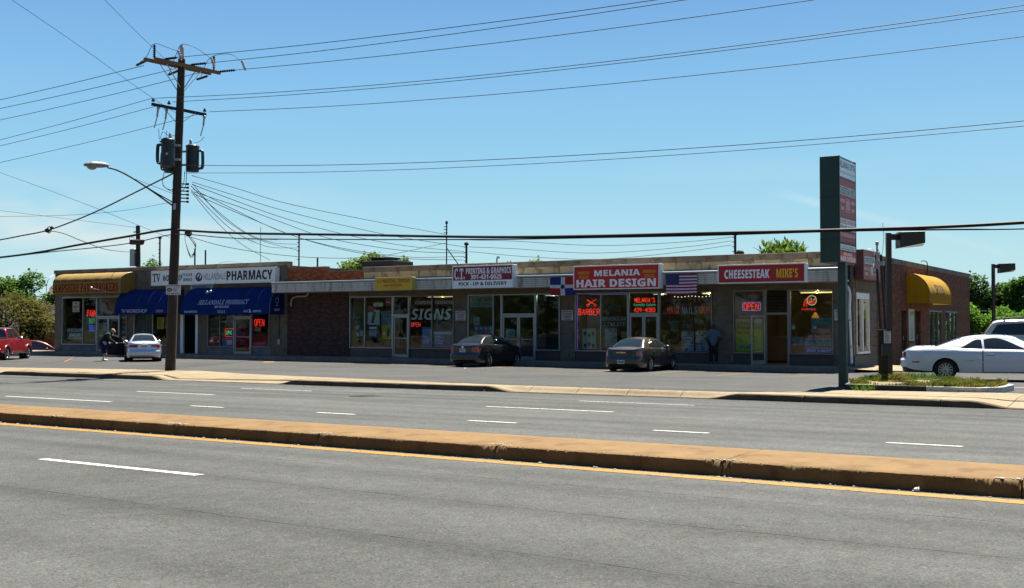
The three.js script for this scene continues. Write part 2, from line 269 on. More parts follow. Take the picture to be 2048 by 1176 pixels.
// strip of paint between two (x, z0) points in road coordinates
function roadStrip(x0, x1, za, zb, lift = 0.004) { const n = Math.max(1, Math.ceil((x1 - x0) / 2)); return quadGrid(n, 1, (u, v) => { const x = lerp(x0, x1, u), e = u === 0 || u === 1 ? 0.03 * (v - 0.5) : 0, w = 0.006 * Math.sin(x * 17) ; const z0 = lerp(za, zb, v) + w; return [x + e, roadY(x) + lift, roadZ(x, z0), x, z0]; }); }
function marking(name, geo, mat) { const m = struct(name, geo, mat); return m; }
marking('yellow_edge_line', roadStrip(-120, 14, -12.10, -12.34), M.yellowPaint);
for (const [x0, x1, z, w] of [
  [-13.65, -10.45, -9.22, 0.13], [-26.8, -23.6, -9.22, 0.13], [-1.2, 2.0, -9.22, 0.13], [-40, -36.9, -9.22, 0.13],
  [-20.05, -18.95, -17.40, 0.09], [-16.06, -15.0, -17.40, 0.09], [-12.1, -11.0, -17.39, 0.09], [-8.17, -7.15, -17.37, 0.09], [-4.25, -3.15, -17.37, 0.09], [-0.3, 0.8, -17.37, 0.09], [-27.4, -22.9, -17.37, 0.09],
  [-26.05, -22.8, -20.62, 0.09], [-13.9, -10.65, -20.67, 0.09], [-1.8, 1.4, -20.67, 0.09], 
  [-24.6, -21.7, -23.28, 0.09], [-12.95, -9.95, -23.33, 0.09], [-41.5, -40.0, -23.28, 0.09]]) marking('lane_dash', roadStrip(x0, x1, z + w / 2, z - w / 2), M.whitePaint);
{ // old tar seam in the near lane, ragged
  const mk = (x0, x1, z, s) => quadGrid(260, 1, (u, v) => { const x = lerp(x0, x1, u), wob = 0.10 * (fbm(x * 0.9, s, 4, 0, s) - 0.5) + 0.05 * (fbm(x * 5, s, 2, 0, s + 2) - 0.5), w = 0.006 + 0.028 * Math.max(0, fbm(x * 3.2, s + 5, 4, 0, s + 5) - 0.42); return [x, roadY(x) + 0.004, roadZ(x, z + wob + (v - 0.5) * w)]; });
  const tar = std(0.05, 0.047, 0.042, 0.8);
  struct('tar_seam', mk(-10.2, 3, -9.25, 3), tar); struct('tar_seam', mk(-13, 3, -10.9, 7), tar); struct('tar_seam', mk(-16, 3, -7.4, 12), tar); struct('tar_seam', mk(-30, 3, -17.15, 15), tar);
}
// manhole cover in the far lanes
{ const t = thing('manhole_cover', 'dark round iron manhole cover flush in the far road lanes', 'manhole cover', [-18.84, roadY(-18.84) + 0.003, -23.02]);
  part('frame', lathe([[0.36, 0], [0.42, 0], [0.42, 0.008], [0.36, 0.008]], 32), M.dark, t); part('lid', merge([lathe([[0.0, 0.006], [0.352, 0.006], [0.352, 0]], 32), ...[0, 1, 2, 3].map((k) => new THREE.TorusGeometry(0.08 + k * 0.075, 0.006, 4, 24).rotateX(Math.PI / 2).translate(0, 0.006, 0))]), M.dark, t); }
// ---------- concrete median: one cast length after another ----------
{
  const med = structGroup('median');
  const joints = []; for (let k = -28; k < 5; k++) joints.push(-1.7 + 3.28 * k);
  for (let k = 0; k < joints.length - 1; k++) {
    const x0 = joints[k] + 0.005, x1 = joints[k + 1] - 0.005, fine = x1 > -32, n = fine ? 220 : 12;
    const prof = [[-12.50, -0.02], [-12.502, 0.06], [-12.506, 0.13], [-12.510, 0.170], [-12.524, 0.178], [-12.65, 0.180], [-13.2, 0.186], [-13.6, 0.184], [-13.92, 0.178], [-13.98, 0.160], [-14.0, 0.12], [-14.01, -0.02]];
    const g = quadGrid(n, prof.length - 1, (u, v) => {
      const q = Math.round(v * (prof.length - 1)), x = lerp(x0, x1, u); let [z0, y] = prof[q];
      if (q >= 2 && q <= 4) { const ch = Math.max(0, fbm(x * 2.2, 4, 5, 0, 90) - 0.55) * (0.05 + 0.22 * Math.max(0, fbm(x * 11, 7, 3, 0, 93) - 0.35)) + 0.05 * Math.max(0, fbm(x * 7, 2, 4, 0, 91) - 0.52) + 0.03 * (hash2(Math.floor(x * 46), 3, 9) > 0.8 ? hash2(Math.floor(x * 46), 4, 9) : 0) + 0.06 * Math.exp(-(((Math.min(x - x0, x1 - x)) / 0.16) ** 2)) * (hash2(k, 5) > 0.45 ? 1 : 0.1) * (0.3 + hash2(Math.floor(x * 40), 7, 2)); z0 -= ch * (q === 2 ? 0.25 : q === 3 ? 0.7 : 1); y -= ch * (q === 2 ? 0.35 : q === 3 ? 0.5 : 0.15); }
      else if (q > 4 && q < 8) y += 0.006 * (fbm(x * 1.4, z0 * 3, 3, 0, 99) - 0.5);
      return [x, roadY(x) + y, roadZ(x, z0), x, v < 0.4 ? y - 12.5 : z0];
    }, false);
    const ends = [x0, x1].map((x) => { const s = new THREE.Shape(prof.map((p) => new THREE.Vector2(p[0], p[1]))); const e = new THREE.ShapeGeometry(s); e.rotateY(-Math.PI / 2); const P = e.attributes.position; for (let i = 0; i < P.count; i++) { const z0 = P.getZ(i), y = P.getY(i); P.setXYZ(i, x, roadY(x) + y - 0.004, roadZ(x, z0)); } e.computeVertexNormals(); return e; });
    part('kerb_length', merge([toCreasedNormals(g, 0.7), ...ends]), M.median, med);
  }
  // gutter dust: little stones and scraps lying along the near face
  const r = rng(12), bits = []; for (let i = 0; i < 260; i++) { const x = -30 + 32 * r(), s = 0.006 + 0.012 * r() ** 2; bits.push(new THREE.IcosahedronGeometry(s, 0).scale(1 + r(), 0.6, 1 + r()).translate(x, roadY(x) + s * 0.4, roadZ(x, -12.47 + 0.17 * r() ** 2))); }
  for (let i = 0; i < 220; i++) { const j = -1.7 - 3.28 * Math.floor(9 * r()), x = j + 0.55 * (r() - 0.5), s = 0.006 + 0.014 * r() ** 2; bits.push(new THREE.IcosahedronGeometry(s, 0).scale(1 + r(), 0.6, 1 + r()).translate(x, roadY(x) + 0.182, roadZ(x, -12.54 - 0.12 * r()))); }
  const b = solo('gutter_grit', merge(bits), std(0.30, 0.27, 0.22, 0.9), 'small pale stones and crumbled grit along the near edge of the median', 'grit'); b.userData.kind = 'stuff';
  const t = thing('crumpled_paper_cup', 'small crumpled white paper cup against the near face of the median', 'litter', [-2.72, roadY(-2.7) + 0.022, roadZ(-2.7, -12.42)]);
  part('cup', new THREE.IcosahedronGeometry(0.028, 1).scale(1.2, 0.8, 1), M.white, t); part('lid', new THREE.TorusGeometry(0.02, 0.005, 5, 12).rotateY(1.1).translate(0.02, 0.008, 0.012), M.white, t);
}
// ---------- far pavement: slabs and kerb stones, dropped at the drives ----------
{
  const raised = [[-80, -55], [-40.3, -31.6], [-24.5, -17.2], [-9.7, -4.5]];
  const up = (x) => { let k = 0; for (const [a, b] of raised) k = Math.max(k, Math.min(clamp((x - a + 0.9) / 0.9), clamp((b + 0.9 - x) / 0.9))); return sm(k); };
  const back = [[-170, -35], [-60, -31], [-44.4, -29.9], [-38, -30.6], [-33.5, -30.9], [-29.5, -29.4], [-23.7, -28.25], [-17.1, -27.0], [-12.5, -26.55], [-9.9, -26.6], [-8.6, -27.6], [-8.0, -28.62], [-4.0, -29.2], [-3, -28.0], [24, -26.5]];
  const frontY = (x) => roadY(x) + lerp(0.018, 0.152, up(x)), backY = (x) => roadY(x) + 0.148;
  const walk = structGroup('sidewalk'), kerb = structGroup('roadside_kerb');
  for (let x = -150; x < 18; x += x < -64 ? 6 : 1.52) {
    const w = x < -64 ? 6 : 1.52, a = x + 0.007, b = x + w - 0.007;
    const top = quadGrid(4, 6, (u, v) => { const X = lerp(a, b, u), zF = roadZ(X, -25.73), zB = interp(back, X), z = lerp(zF, Math.min(zB, zF - 0.3), v); return [X, lerp(frontY(X), backY(X), sm(clamp(v * 1.6))) + 0.003 * (fbm(X * 2, z * 2, 2, 0, 3) - 0.5), z, X, z]; });
    const side = (X) => quadGrid(1, 6, (u, v) => { const zF = roadZ(X, -25.73), zB = interp(back, X), z = lerp(zF, Math.min(zB, zF - 0.3), v); return [X, lerp(frontY(X), backY(X), sm(clamp(v * 1.6))) - u * 0.12, z, u, z]; });
    part('slab', merge([top, side(a), side(b)]), M.walk, walk);
  }
  for (let x = -151; x < 18; x += 3.04) {
    const a = x + 0.005, b = x + 3.03;
    const prof = [[-25.55, -0.03], [-25.555, 0.6], [-25.575, 0.9], [-25.62, 1], [-25.722, 1]];
    const g = quadGrid(20, 4, (u, v) => { const X = lerp(a, b, u), q = Math.round(v * 4), ch = q > 0 && q < 3 ? 0.02 * Math.max(0, fbm(X * 5, 1, 3, 0, 5) - 0.5) : 0, y = prof[q][1] < 0 ? -0.03 : (frontY(X) - roadY(X)) * prof[q][1] - ch; return [X, roadY(X) + y + 0.001, roadZ(X, prof[q][0]), X, q < 3 ? y : prof[q][0]]; });
    part('kerb_stone', toCreasedNormals(g, 0.8), M.kerb, kerb);
  }
}
// ---------- bay lines in the car park ----------
function lotStrip(ax, az, bx, bz, w, mat = M.yellowPaint) { const dx = bx - ax, dz = bz - az, l = Math.hypot(dx, dz), nx = -dz / l * w / 2, nz = dx / l * w / 2; return struct('bay_line', quadGrid(16, 1, (u, v) => { const s = v * 2 - 1, x = lerp(ax, bx, u) + nx * s, z = lerp(az, bz, u) + nz * s; return [x, lotY(x, z) + 0.006, z, x, z]; }), mat); }
for (const [ax, az, bx, bz] of [[-15.55, -39.2, -15.9, -44.6], [-12.95, -39.8, -12.95, -44.2], [-18.45, -39.6, -18.8, -44.8], [-21.3, -39.9, -21.7, -44.9], [-24.1, -40.0, -24.6, -44.9], [-26.9, -40.2, -27.4, -44.9], [-29.8, -40.4, -30.3, -44.9], [-33.2, -40.6, -33.6, -44.9], [-36.4, -40.6, -36.8, -44.9],
  [-50.7, -37.5, -55.5, -41.6], [-54.9, -36.6, -59.5, -40.8], [-46.6, -38.2, -51.3, -42.4]]) lotStrip(ax, az, bx, bz, 0.09);
lotStrip(-41.1, -42.4, -41.9, -43.4, 0.55);
lotStrip(-4.6, -32.8, 6, -34.0, 0.1, M.whitePaint);
// ---------- planted island at the right with a painted kerb ----------
{
  const P = [[-8.05, -29.0], [-4.85, -29.1], [-4.42, -29.7], [-4.35, -31.1], [-4.7, -31.75], [-8.3, -33.9], [-8.9, -33.5]];
  const isl = structGroup('planted_island'), y0 = -0.12, y1 = 0.245;
  const outline = (k) => { const cx = -6.6, cz = -30.9; return P.map(([x, z]) => { const d = Math.hypot(x - cx, z - cz); return [x + (cx - x) / d * k, z + (cz - z) / d * k]; }); };
  const soil = new THREE.Shape(outline(0.12).map(([x, z]) => new THREE.Vector2(x, -z)));
  part('soil', muv(new THREE.ExtrudeGeometry(soil, { depth: 0.25, bevelEnabled: false }).rotateX(-Math.PI / 2).translate(0, -0.04, 0)), mapped(texture(128, 128, (u, v) => { const n = fbm(u * 10, v * 10, 4, 10, 8); return [0.12 + 0.08 * n, 0.095 + 0.06 * n, 0.045 + 0.03 * n]; }), 1.5, 0.95), isl);
  const inn = outline(0.14), white = M.whitePaint, blk = mapped(concreteTex([0.045, 0.043, 0.042], 0.3, 131, 0.6), 1.5, 0.7);
  for (let i = 0; i < P.length; i++) {
    const j = (i + 1) % P.length, segs = i === 0 ? [[0, 0.62, blk], [0.62, 1, white]] : [[0, 1, i >= 1 && i <= 3 ? white : blk]];
    for (const [a, b, mat] of segs) { const L = (A, B, t) => [lerp(A[0], B[0], t), lerp(A[1], B[1], t)], o0 = L(P[i], P[j], a + 0.002), o1 = L(P[i], P[j], b - 0.002), i0 = L(inn[i], inn[j], a + 0.002), i1 = L(inn[i], inn[j], b - 0.002); const s = new THREE.Shape([o0, o1, i1, i0].map(([x, z]) => new THREE.Vector2(x, -z))); part('kerb_stone', muv(new THREE.ExtrudeGeometry(s, { depth: y1 - y0 - 0.02, bevelThickness: 0.01, bevelSize: 0.012, bevelOffset: -0.012, bevelSegments: 2 }).rotateX(-Math.PI / 2).translate(0, y0, 0)), mat, isl); }
  }
  // grass blades
  const r = rng(41), blades = [], cols = [], pos = [], nor = [];
  const inside = (x, z) => { let c = false; for (let i = 0, j = inn.length - 1; i < inn.length; j = i++) { const [xi, zi] = inn[i], [xj, zj] = inn[j]; if ((zi > z) !== (zj > z) && x < (xj - xi) * (z - zi) / (zj - zi) + xi) c = !c; } return c; };
  let made = 0; while (made < 9500) {
    const x = -9 + 5 * r(), z = -34 + 5.2 * r(); if (!inside(x, z)) continue; const dens = fbm(x * 1.6, z * 1.6, 3, 0, 5); if (dens < 0.44 + 0.16 * r()) continue; made++;
    const tall = 0.035 + 0.20 * r() * Math.max(0.12, (dens - 0.42) * 3.2), a = r() * 6.28, w = 0.006 + 0.006 * r(), lean = tall * (0.3 + 0.7 * r()), lx = Math.cos(a) * lean, lz = Math.sin(a) * lean, px = -Math.sin(a) * w, pz = Math.cos(a) * w, y = 0.21;
    pos.push(x - px, y, z - pz, x + px, y, z + pz, x + lx * 0.35 + px * 0.7, y + tall * 0.65, z + lz * 0.35 + pz * 0.7, x - px, y, z - pz, x + lx * 0.35 + px * 0.7, y + tall * 0.65, z + lz * 0.35 + pz * 0.7, x + lx, y + tall, z + lz);
    const dry = clamp((fbm(x * 2.2 + 9, z * 2.2, 3, 0, 15) - 0.36) * 4) * 0.9 + 0.2 * r(); for (let k = 0; k < 6; k++) { cols.push(lerp(0.065, 0.18, dry), lerp(0.125, 0.155, dry), lerp(0.012, 0.032, dry)); }
  }
  for (const [cx, cz, n] of [[-7.55, -28.86, 90], [-8.1, -33.6, 260], [-7.0, -35.2, 420], [-8.3, -38.5, 300], [-7.9, -36.5, 260]]) for (let k = 0; k < n; k++) { const rr = (n < 100 ? 0.25 : 0.8) * Math.sqrt(r()), a0 = r() * 6.28, x = cx + Math.cos(a0) * rr, z = cz + Math.sin(a0) * rr, y = lotY(x, z), tall = 0.06 + 0.22 * r(), a = r() * 6.28, w = 0.012, lx = Math.cos(a) * tall, lz = Math.sin(a) * tall, px = -Math.sin(a) * w, pz = Math.cos(a) * w; pos.push(x - px, y, z - pz, x + px, y, z + pz, x + lx, y + tall, z + lz); for (let q = 0; q < 3; q++) cols.push(0.065, 0.125, 0.012); }
  const g = new THREE.BufferGeometry(); g.setAttribute('position', new THREE.Float32BufferAttribute(pos, 3)); g.setAttribute('color', new THREE.Float32BufferAttribute(cols, 3)); g.computeVertexNormals();
  const grass = solo('grass', g, new THREE.MeshPhysicalMaterial({ vertexColors: true, roughness: 1, specularIntensity: 0.15, transmission: 0.35, thickness: 0, side: THREE.DoubleSide }), 'rough yellowing grass growing in the kerbed island and along the brick wall', 'grass'); grass.userData.kind = 'stuff';
}
// ================= the row of shops =================
const F = -47.6, WALK = 0.0;
// raised walkway in front of the shops, in bays
{
  const w = structGroup('shop_walkway');
  for (let x = -68; x < -12.2; x += 3.1) { const b = Math.min(x + 3.09, -12.25); part('slab', rboxAt(x, b, -0.35, WALK, -45.62, F - 0.3, 0.02), M.pave, w); }
  // the apron round the corner, falling to the lot
  part('corner_ramp', muv(quadGrid(6, 6, (u, v) => { const x = lerp(-12.24, -9.2, u), z = lerp(-45.0, -50.5, v); return [x, lerp(WALK - 0.004, lotY(x, z) + 0.012, u), z]; })), M.walk, w);
}
const frameBar = (list, x0, x1, y0, y1, z0 = F - 0.06, z1 = F + 0.06) => list.push(boxAt(x0, x1, y0, y1, z0, z1));
// a glazed opening: frame bars, panes, sill
function shopWindow(parent, x0, x1, y0, y1, mull = [], trans = [], mat = M.alu, name = 'shop_window') {
  const w = sub(name, parent), b = [], t = 0.055;
  frameBar(b, x0, x0 + t, y0, y1); frameBar(b, x1 - t, x1, y0, y1);
  frameBar(b, x0 + t, x1 - t, y1 - t, y1, F - 0.058, F + 0.058); frameBar(b, x0 + t, x1 - t, y0, y0 + t, F - 0.058, F + 0.075);
  for (const m of mull) frameBar(b, m - t / 2, m + t / 2, y0 + t, y1 - t, F - 0.056, F + 0.056);
  for (const q of trans) frameBar(b, x0 + t, x1 - t, q - t / 2, q + t / 2, F - 0.05, F + 0.05);
  part('frame', merge(b), mat, w);
  const xs = [x0 + t, ...mull, x1 - t];
  for (let i = 0; i < xs.length - 1; i++) part('pane', new THREE.PlaneGeometry(xs[i + 1] - xs[i] - 0.05, y1 - y0 - 2 * t + 0.01).translate((xs[i] + xs[i + 1]) / 2, (y0 + y1) / 2, F), M.glass, w);
  return w;
}
// a framed glass door (or a pair), shut
function shopDoor(parent, x0, x1, head, mat = M.alu, leaves = 1, top = 3.3, transomMat = M.glass, bottomRail = 0.16) {
  const d = sub('door', parent), b = [], t = 0.06;
  frameBar(b, x0, x0 + t, WALK, top); frameBar(b, x1 - t, x1, WALK, top); frameBar(b, x0 + t, x1 - t, top - t, top, F - 0.058, F + 0.058); frameBar(b, x0 + t, x1 - t, head, head + 0.09, F - 0.058, F + 0.058);
  part('frame', merge(b), mat, d);
  part('transom_pane', new THREE.PlaneGeometry(x1 - x0 - 2 * t + 0.01, top - head - 0.14).translate((x0 + x1) / 2, (head + 0.09 + top - t) / 2, F), transomMat, d);
  const w = (x1 - x0 - 2 * t) / leaves;
  for (let k = 0; k < leaves; k++) {
    const a = x0 + t + k * w + 0.008, c = a + w - 0.016, l = [], r = 0.075;
    l.push(boxAt(a, a + r, 0.012, head - 0.01, F - 0.03, F + 0.025), boxAt(c - r, c, 0.012, head - 0.01, F - 0.03, F + 0.025), boxAt(a + r, c - r, head - 0.1, head - 0.01, F - 0.028, F + 0.023), boxAt(a + r, c - r, 0.012, bottomRail + 0.012, F - 0.028, F + 0.023), boxAt(a + r, c - r, 1.0, 1.04, F - 0.02, F + 0.015));
    part('door_leaf', merge(l), mat, d);
    part('door_pane', new THREE.PlaneGeometry(c - a - 2 * r + 0.01, head - 0.1 - bottomRail).translate((a + c) / 2, (head - 0.1 + bottomRail + 0.012) / 2, F - 0.004), M.glass, d);
    part('door_handle', rod([c - r / 2 - (leaves === 2 && k === 1 ? c - a - r : 0), 0.85, F + 0.07], [c - r / 2 - (leaves === 2 && k === 1 ? c - a - r : 0), 1.25, F + 0.07], 0.014), M.steel, d);
  }
  return d;
}
const blocks = (parent, x0, x1, y0, y1, z0, z1, bw, bh, mats, seed, name = 'stone_block') => {       // courses of cut stone with open joints
  const r = rng(seed), ny = Math.max(1, Math.round((y1 - y0) / bh)); part('backing', boxAt(x0 + 0.004, x1 - 0.004, y0, y1, z0, z1 - 0.035), M.cap, parent);
  for (let j = 0; j < ny; j++) { const ya = y0 + (y1 - y0) * j / ny, yb = y0 + (y1 - y0) * (j + 1) / ny, nx = Math.max(1, Math.round((x1 - x0) / bw)); for (let i = 0; i < nx; i++) { const xa = x0 + (x1 - x0) * i / nx, xb = x0 + (x1 - x0) * (i + 1) / nx; part(name, rboxAt(xa + 0.006, xb - 0.006, ya + 0.006, yb - 0.006, z1 - 0.12, z1 + 0.004 * (r() - 0.5), 0.008), Array.isArray(mats) ? mats[Math.floor(r() * mats.length)] : mats, parent); } }
};
// ---------- left building, three shops, stone faced ----------
const LB = thing('stone_shop_building', 'left single-storey stone-faced building with pawnbroker, TV workshop and pharmacy', 'building', [0, 0, 0]);
{
  const x0 = -65.4, x1 = -44.62, top = 5.30, back = -74, S = M.stone;
  // main carcass
  part('side_wall', boxAt(x0, x0 + 0.25, -2.2, top - 0.2, back, F - 0.26), M.brickDark, LB);
  part('rear_wall', boxAt(x0, x1, -0.8, top - 0.3, back - 0.25, back), M.brickDark, LB);
  part('end_wall', boxAt(x1 - 0.25, x1, 0, top - 0.2, back, F - 0.26), M.stone, LB);
  part('roof', boxAt(x0 + 0.25, x1 - 0.25, 4.55, 4.70, back, F - 0.26), M.roofing, LB);
  part('coping', rboxAt(x0 - 0.05, x1 + 0.05, top - 0.2, top + 0.03, F - 0.36, F + 0.07, 0.02), M.cap, LB);
  part('side_coping', boxAt(x0 - 0.05, x0 + 0.3, top - 0.2, top, back, F - 0.37), M.cap, LB);
  blocks(LB, x0, x1, 3.62, top - 0.2, F - 0.25, F, 1.26, 0.74, S, 3);
  // piers, built in courses
  for (const [a, b] of [[x0, -64.58], [-58.18, -57.52], [-54.0, -53.35], [-51.85, -50.98], [-45.95, x1]]) blocks(LB, a, b, 0.0, 3.62, F - 0.25, F + 0.012, 1.0, 0.45, S, 7);
  const bulk = (a, b) => part('bulkhead', boxAt(a, b, 0, 0.42, F - 0.14, F - 0.012), M.bulkGrey, LB);
  bulk(-64.58, -61.1); bulk(-57.52, -54.0); bulk(-50.98, -48.8); bulk(-47.4, -45.95);
  part('lintel', boxAt(-64.58, -58.18, 3.52, 3.62, F - 0.25, F - 0.004), M.aluDark, LB); part('lintel', boxAt(-57.52, -54.0, 2.95, 3.62, F - 0.25, F - 0.004), S, LB); part('lintel', boxAt(-53.35, -51.85, 2.95, 3.62, F - 0.25, F - 0.004), S, LB); part('lintel', boxAt(-50.98, -45.95, 2.95, 3.62, F - 0.25, F - 0.004), S, LB);
  shopWindow(LB, -64.58, -61.1, 0.42, 3.52, [-62.45]); shopDoor(LB, -61.1, -58.9, 2.2, M.alu, 2, 3.52);
  shopWindow(LB, -58.9, -58.18, 0.0, 3.52, [], [], M.aluDark);
  shopWindow(LB, -57.52, -54.0, 0.42, 2.95, [-55.8]); 
  { const d = sub('open_doorway', LB); part('frame', merge([boxAt(-53.35, -53.12, 0, 2.95, F - 0.1, F + 0.02), boxAt(-52.05, -51.85, 0, 2.95, F - 0.1, F + 0.02), boxAt(-53.12, -52.05, 2.75, 2.95, F - 0.1, F + 0.02)]), M.white, d); part('recess', merge([boxAt(-53.3, -53.26, 0, 2.8, F - 2.2, F - 0.1), boxAt(-51.94, -51.9, 0, 2.8, F - 2.2, F - 0.1), boxAt(-53.3, -51.9, 0, 2.8, F - 2.25, F - 2.2)]), M.dark, d); }
  shopWindow(LB, -50.98, -48.8, 0.42, 2.95, [-49.95], [], M.aluDark); shopDoor(LB, -48.8, -47.4, 2.15, M.alu, 1, 2.95); shopWindow(LB, -47.4, -45.95, 0.42, 2.95, [], [], M.aluDark);
  part('shop_floor', boxAt(x0 + 0.25, x1 - 0.25, -0.2, -0.006, -56, F - 0.26), M.inFloor, LB); part('shop_back_wall', boxAt(x0 + 0.25, x1 - 0.25, 0, 3.7, -55.2, -55), M.inWall, LB); part('shop_ceiling', boxAt(x0 + 0.25, x1 - 0.25, 3.66, 3.72, -55, F - 0.27), M.inCeil, LB);
  for (const x of [-57.85, -53.5, -51.4]) part('partition', boxAt(x - 0.06, x + 0.06, 0, 3.64, -55, F - 0.3), M.inWall, LB);
  const pipe = part('conduit', tube([[-45.2, 4.55, F + 0.03], [-45.2, 2.9, F + 0.03], [-45.2, 2.3, F + 0.03], [-45.22, 1.0, F + 0.03], [-45.2, 0.75, F + 0.05]], 0.022, 30), M.dark, LB); part('wall_box', rboxAt(-45.29, -45.12, 0.62, 0.92, F + 0.015, F + 0.09, 0.01), M.steel, LB);
}
// ---------- right building: brick link, long run of shops, brick side ----------
const RB = thing('brick_shop_building', 'long low right-hand building with brick link, tan parapet, metal canopy and brick side wall', 'building', [0, 0, 0]);
const SX = -12.8, CZ = -46.4;
{
  const x0 = -40.15, top = 4.85, back = -73.65;
  // link with the left building: dark brick below the canopy, orange parapet stepping down above
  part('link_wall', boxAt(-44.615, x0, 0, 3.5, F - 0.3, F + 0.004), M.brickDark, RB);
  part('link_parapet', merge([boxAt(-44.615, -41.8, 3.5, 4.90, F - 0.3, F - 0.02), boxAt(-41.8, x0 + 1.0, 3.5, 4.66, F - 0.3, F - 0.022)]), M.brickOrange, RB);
  part('link_coping', merge([boxAt(-44.6, -41.76, 4.90, 4.97, F - 0.33, F + 0.01), boxAt(-41.75, x0 + 1.0, 4.66, 4.72, F - 0.33, F + 0.01)]), M.cap, RB);
  // tan parapet panels and coping
  const px0 = -39.1; { const r = rng(19); let x = px0; part('parapet_backing', boxAt(px0, SX - 0.05, 3.5, top - 0.2, F - 0.3, F - 0.04), M.cap, RB); while (x < SX - 0.2) { const w = Math.min(1.22, SX - x); part('parapet_panel', rboxAt(x + 0.006, x + w - 0.006, 4.20, top - 0.28, F - 0.14, F + 0.006 * (r() - 0.5), 0.01), M.stoneTan[Math.floor(r() * 3)], RB); x += 1.22; } }
  { let x = px0 - 0.05, r = rng(23); while (x < SX) { const w = Math.min(2.44, SX + 0.06 - x); part('coping_stone', rboxAt(x + 0.004, x + w - 0.004, top - 0.28, top + 0.006 * r(), F - 0.36, F + 0.06, 0.03), M.cap, RB); x += 2.44; } }
  // canopy
  const can = sub('canopy', RB);
  part('soffit', boxAt(-44.62, -13.05, 3.50, 3.55, F + 0.01, CZ - 0.03), std(0.26, 0.22, 0.16, 0.8), can);
  part('canopy_top', boxAt(-44.62, -13.02, 4.02, 4.06, F + 0.01, CZ - 0.03), M.cap, can);
  part('flashing', muv(quadGrid(40, 1, (u, v) => [lerp(-39.0, -12.86, u), lerp(4.09, 4.24, v) + 0.01 * Math.sin(u * 90), lerp(F + 0.30, F + 0.03, v)])), M.teal, can);
  const ridged = (n, f) => { const l = []; for (let k = 0; k < n; k++) { const y = 3.53 + k * 0.092; l.push(f(y, y + 0.084)); } return merge(l); };
  for (let x = -44.66; x < -13.1; x += 3.5) { const b = Math.min(x + 3.495, -12.98); part('siding_boards', ridged(5, (ya, yb) => muv(quadGrid(Math.ceil(b - x) * 2, 3, (u, v) => [lerp(x, b, u), lerp(ya, yb, v), CZ + (v < 0.2 ? 0.004 : v > 0.8 ? 0.022 : 0.018) * 1.2 + 0.006 * (fbm(lerp(x, b, u) * 0.8, ya * 7, 2, 0, 8) - 0.5)]))), M.siding, can); }
  part('siding_end', ridged(5, (ya, yb) => boxAt(-13.0, -12.975, ya, yb, F + 0.02, CZ + 0.02)), M.siding, can);
  part('gutter', merge([-44.66, -38.3, -30.1, -21.9].map((a, i, l) => { const b = l[i + 1] ?? -12.96; const g = new THREE.CylinderGeometry(0.062, 0.062, b - a - 0.01, 10, 1, false).rotateZ(Math.PI / 2).translate((a + b) / 2, 4.045, CZ + 0.035); return g; })), M.alu, can);
  // rust bolts on the siding
  { const r = rng(6), l = []; for (let x = -44; x < -13.3; x += 0.9 + 0.8 * r()) for (const y of [3.62, 3.82]) if (r() > 0.35) { l.push(new THREE.CylinderGeometry(0.016, 0.016, 0.02, 6).rotateX(Math.PI / 2).translate(x, y, CZ + 0.03)); } part('siding_bolts', merge(l), M.dark, can).userData.kind = 'stuff'; }
  part('lintel', boxAt(x0, SX - 0.02, 3.26, 3.5, F - 0.25, F + 0.004), M.stone, RB);
  const bulk = (a, b) => part('bulkhead', boxAt(a, b, 0, 0.47, F - 0.14, F - 0.012), M.bulk, RB);
  for (const [a, b] of [[x0 + 0.12, -37.08], [-36.0, -33.12], [-32.25, -30.22], [-28.25, -26.88], [-26.05, -23.22], [-21.65, -19.06], [-18.08, -16.64], [-15.55, -13.64]]) bulk(a, b);
  part('end_pier', boxAt(x0, x0 + 0.12, 0, 3.26, F - 0.25, F), M.dark, RB);
  for (const [a, b] of [[-33.12, -32.25], [-26.88, -26.05], [-19.06, -18.08], [-13.64, SX]]) blocks(RB, a, b, 0.0, 3.26, F - 0.25, F + 0.012, 1.0, 0.62, M.stone, 11);
  shopWindow(RB, x0 + 0.12, -37.08, 0.47, 3.26, [-38.98]); shopDoor(RB, -37.08, -36.0, 2.2, M.alu, 1, 3.26); shopWindow(RB, -36.0, -33.12, 0.47, 3.26, [-34.5], [], M.aluDark);
  shopWindow(RB, -32.25, -30.22, 0.47, 3.26, [-30.72]); shopDoor(RB, -30.22, -28.25, 2.2, M.alu, 2, 3.26); shopWindow(RB, -28.25, -26.88, 0.47, 3.26);
  shopWindow(RB, -26.05, -23.22, 0.47, 3.26, [-24.66]); shopDoor(RB, -23.22, -21.65, 2.2, M.alu, 2, 3.26); shopWindow(RB, -21.65, -19.06, 0.47, 3.26, [], [], M.aluDark);
  shopWindow(RB, -18.08, -16.64, 0.47, 3.26, [], [], M.aluDark);
  { // cheesesteak shop: frame, louvred transom, leaf standing open
    const d = sub('open_door', RB); part('frame', merge([boxAt(-16.64, -16.56, 0, 3.26, F - 0.06, F + 0.06), boxAt(-15.63, -15.55, 0, 3.26, F - 0.06, F + 0.06), boxAt(-16.56, -15.63, 2.18, 2.26, F - 0.058, F + 0.058)]), M.aluDark, d);
    const l = []; for (let k = 0; k < 14; k++) l.push(new THREE.BoxGeometry(0.92, 0.012, 0.07).rotateX(0.6).translate(-16.1, 2.32 + k * 0.064, F)); part('louvres', merge(l), M.dark, d);
    const w = 0.93;
    const m = [boxAt(0, 0.05, 0.02, 2.15, 0, 0.05), boxAt(w - 0.05, w, 0.02, 2.15, 0, 0.05), boxAt(0.05, w - 0.05, 2.06, 2.15, 0.003, 0.047), boxAt(0.05, w - 0.05, 0.02, 0.2, 0.003, 0.047)].map((g) => g.rotateY(Math.PI + 1.25)); part('door_leaf', merge(m).translate(-16.6, 0, F + 0.08), M.alu, d);
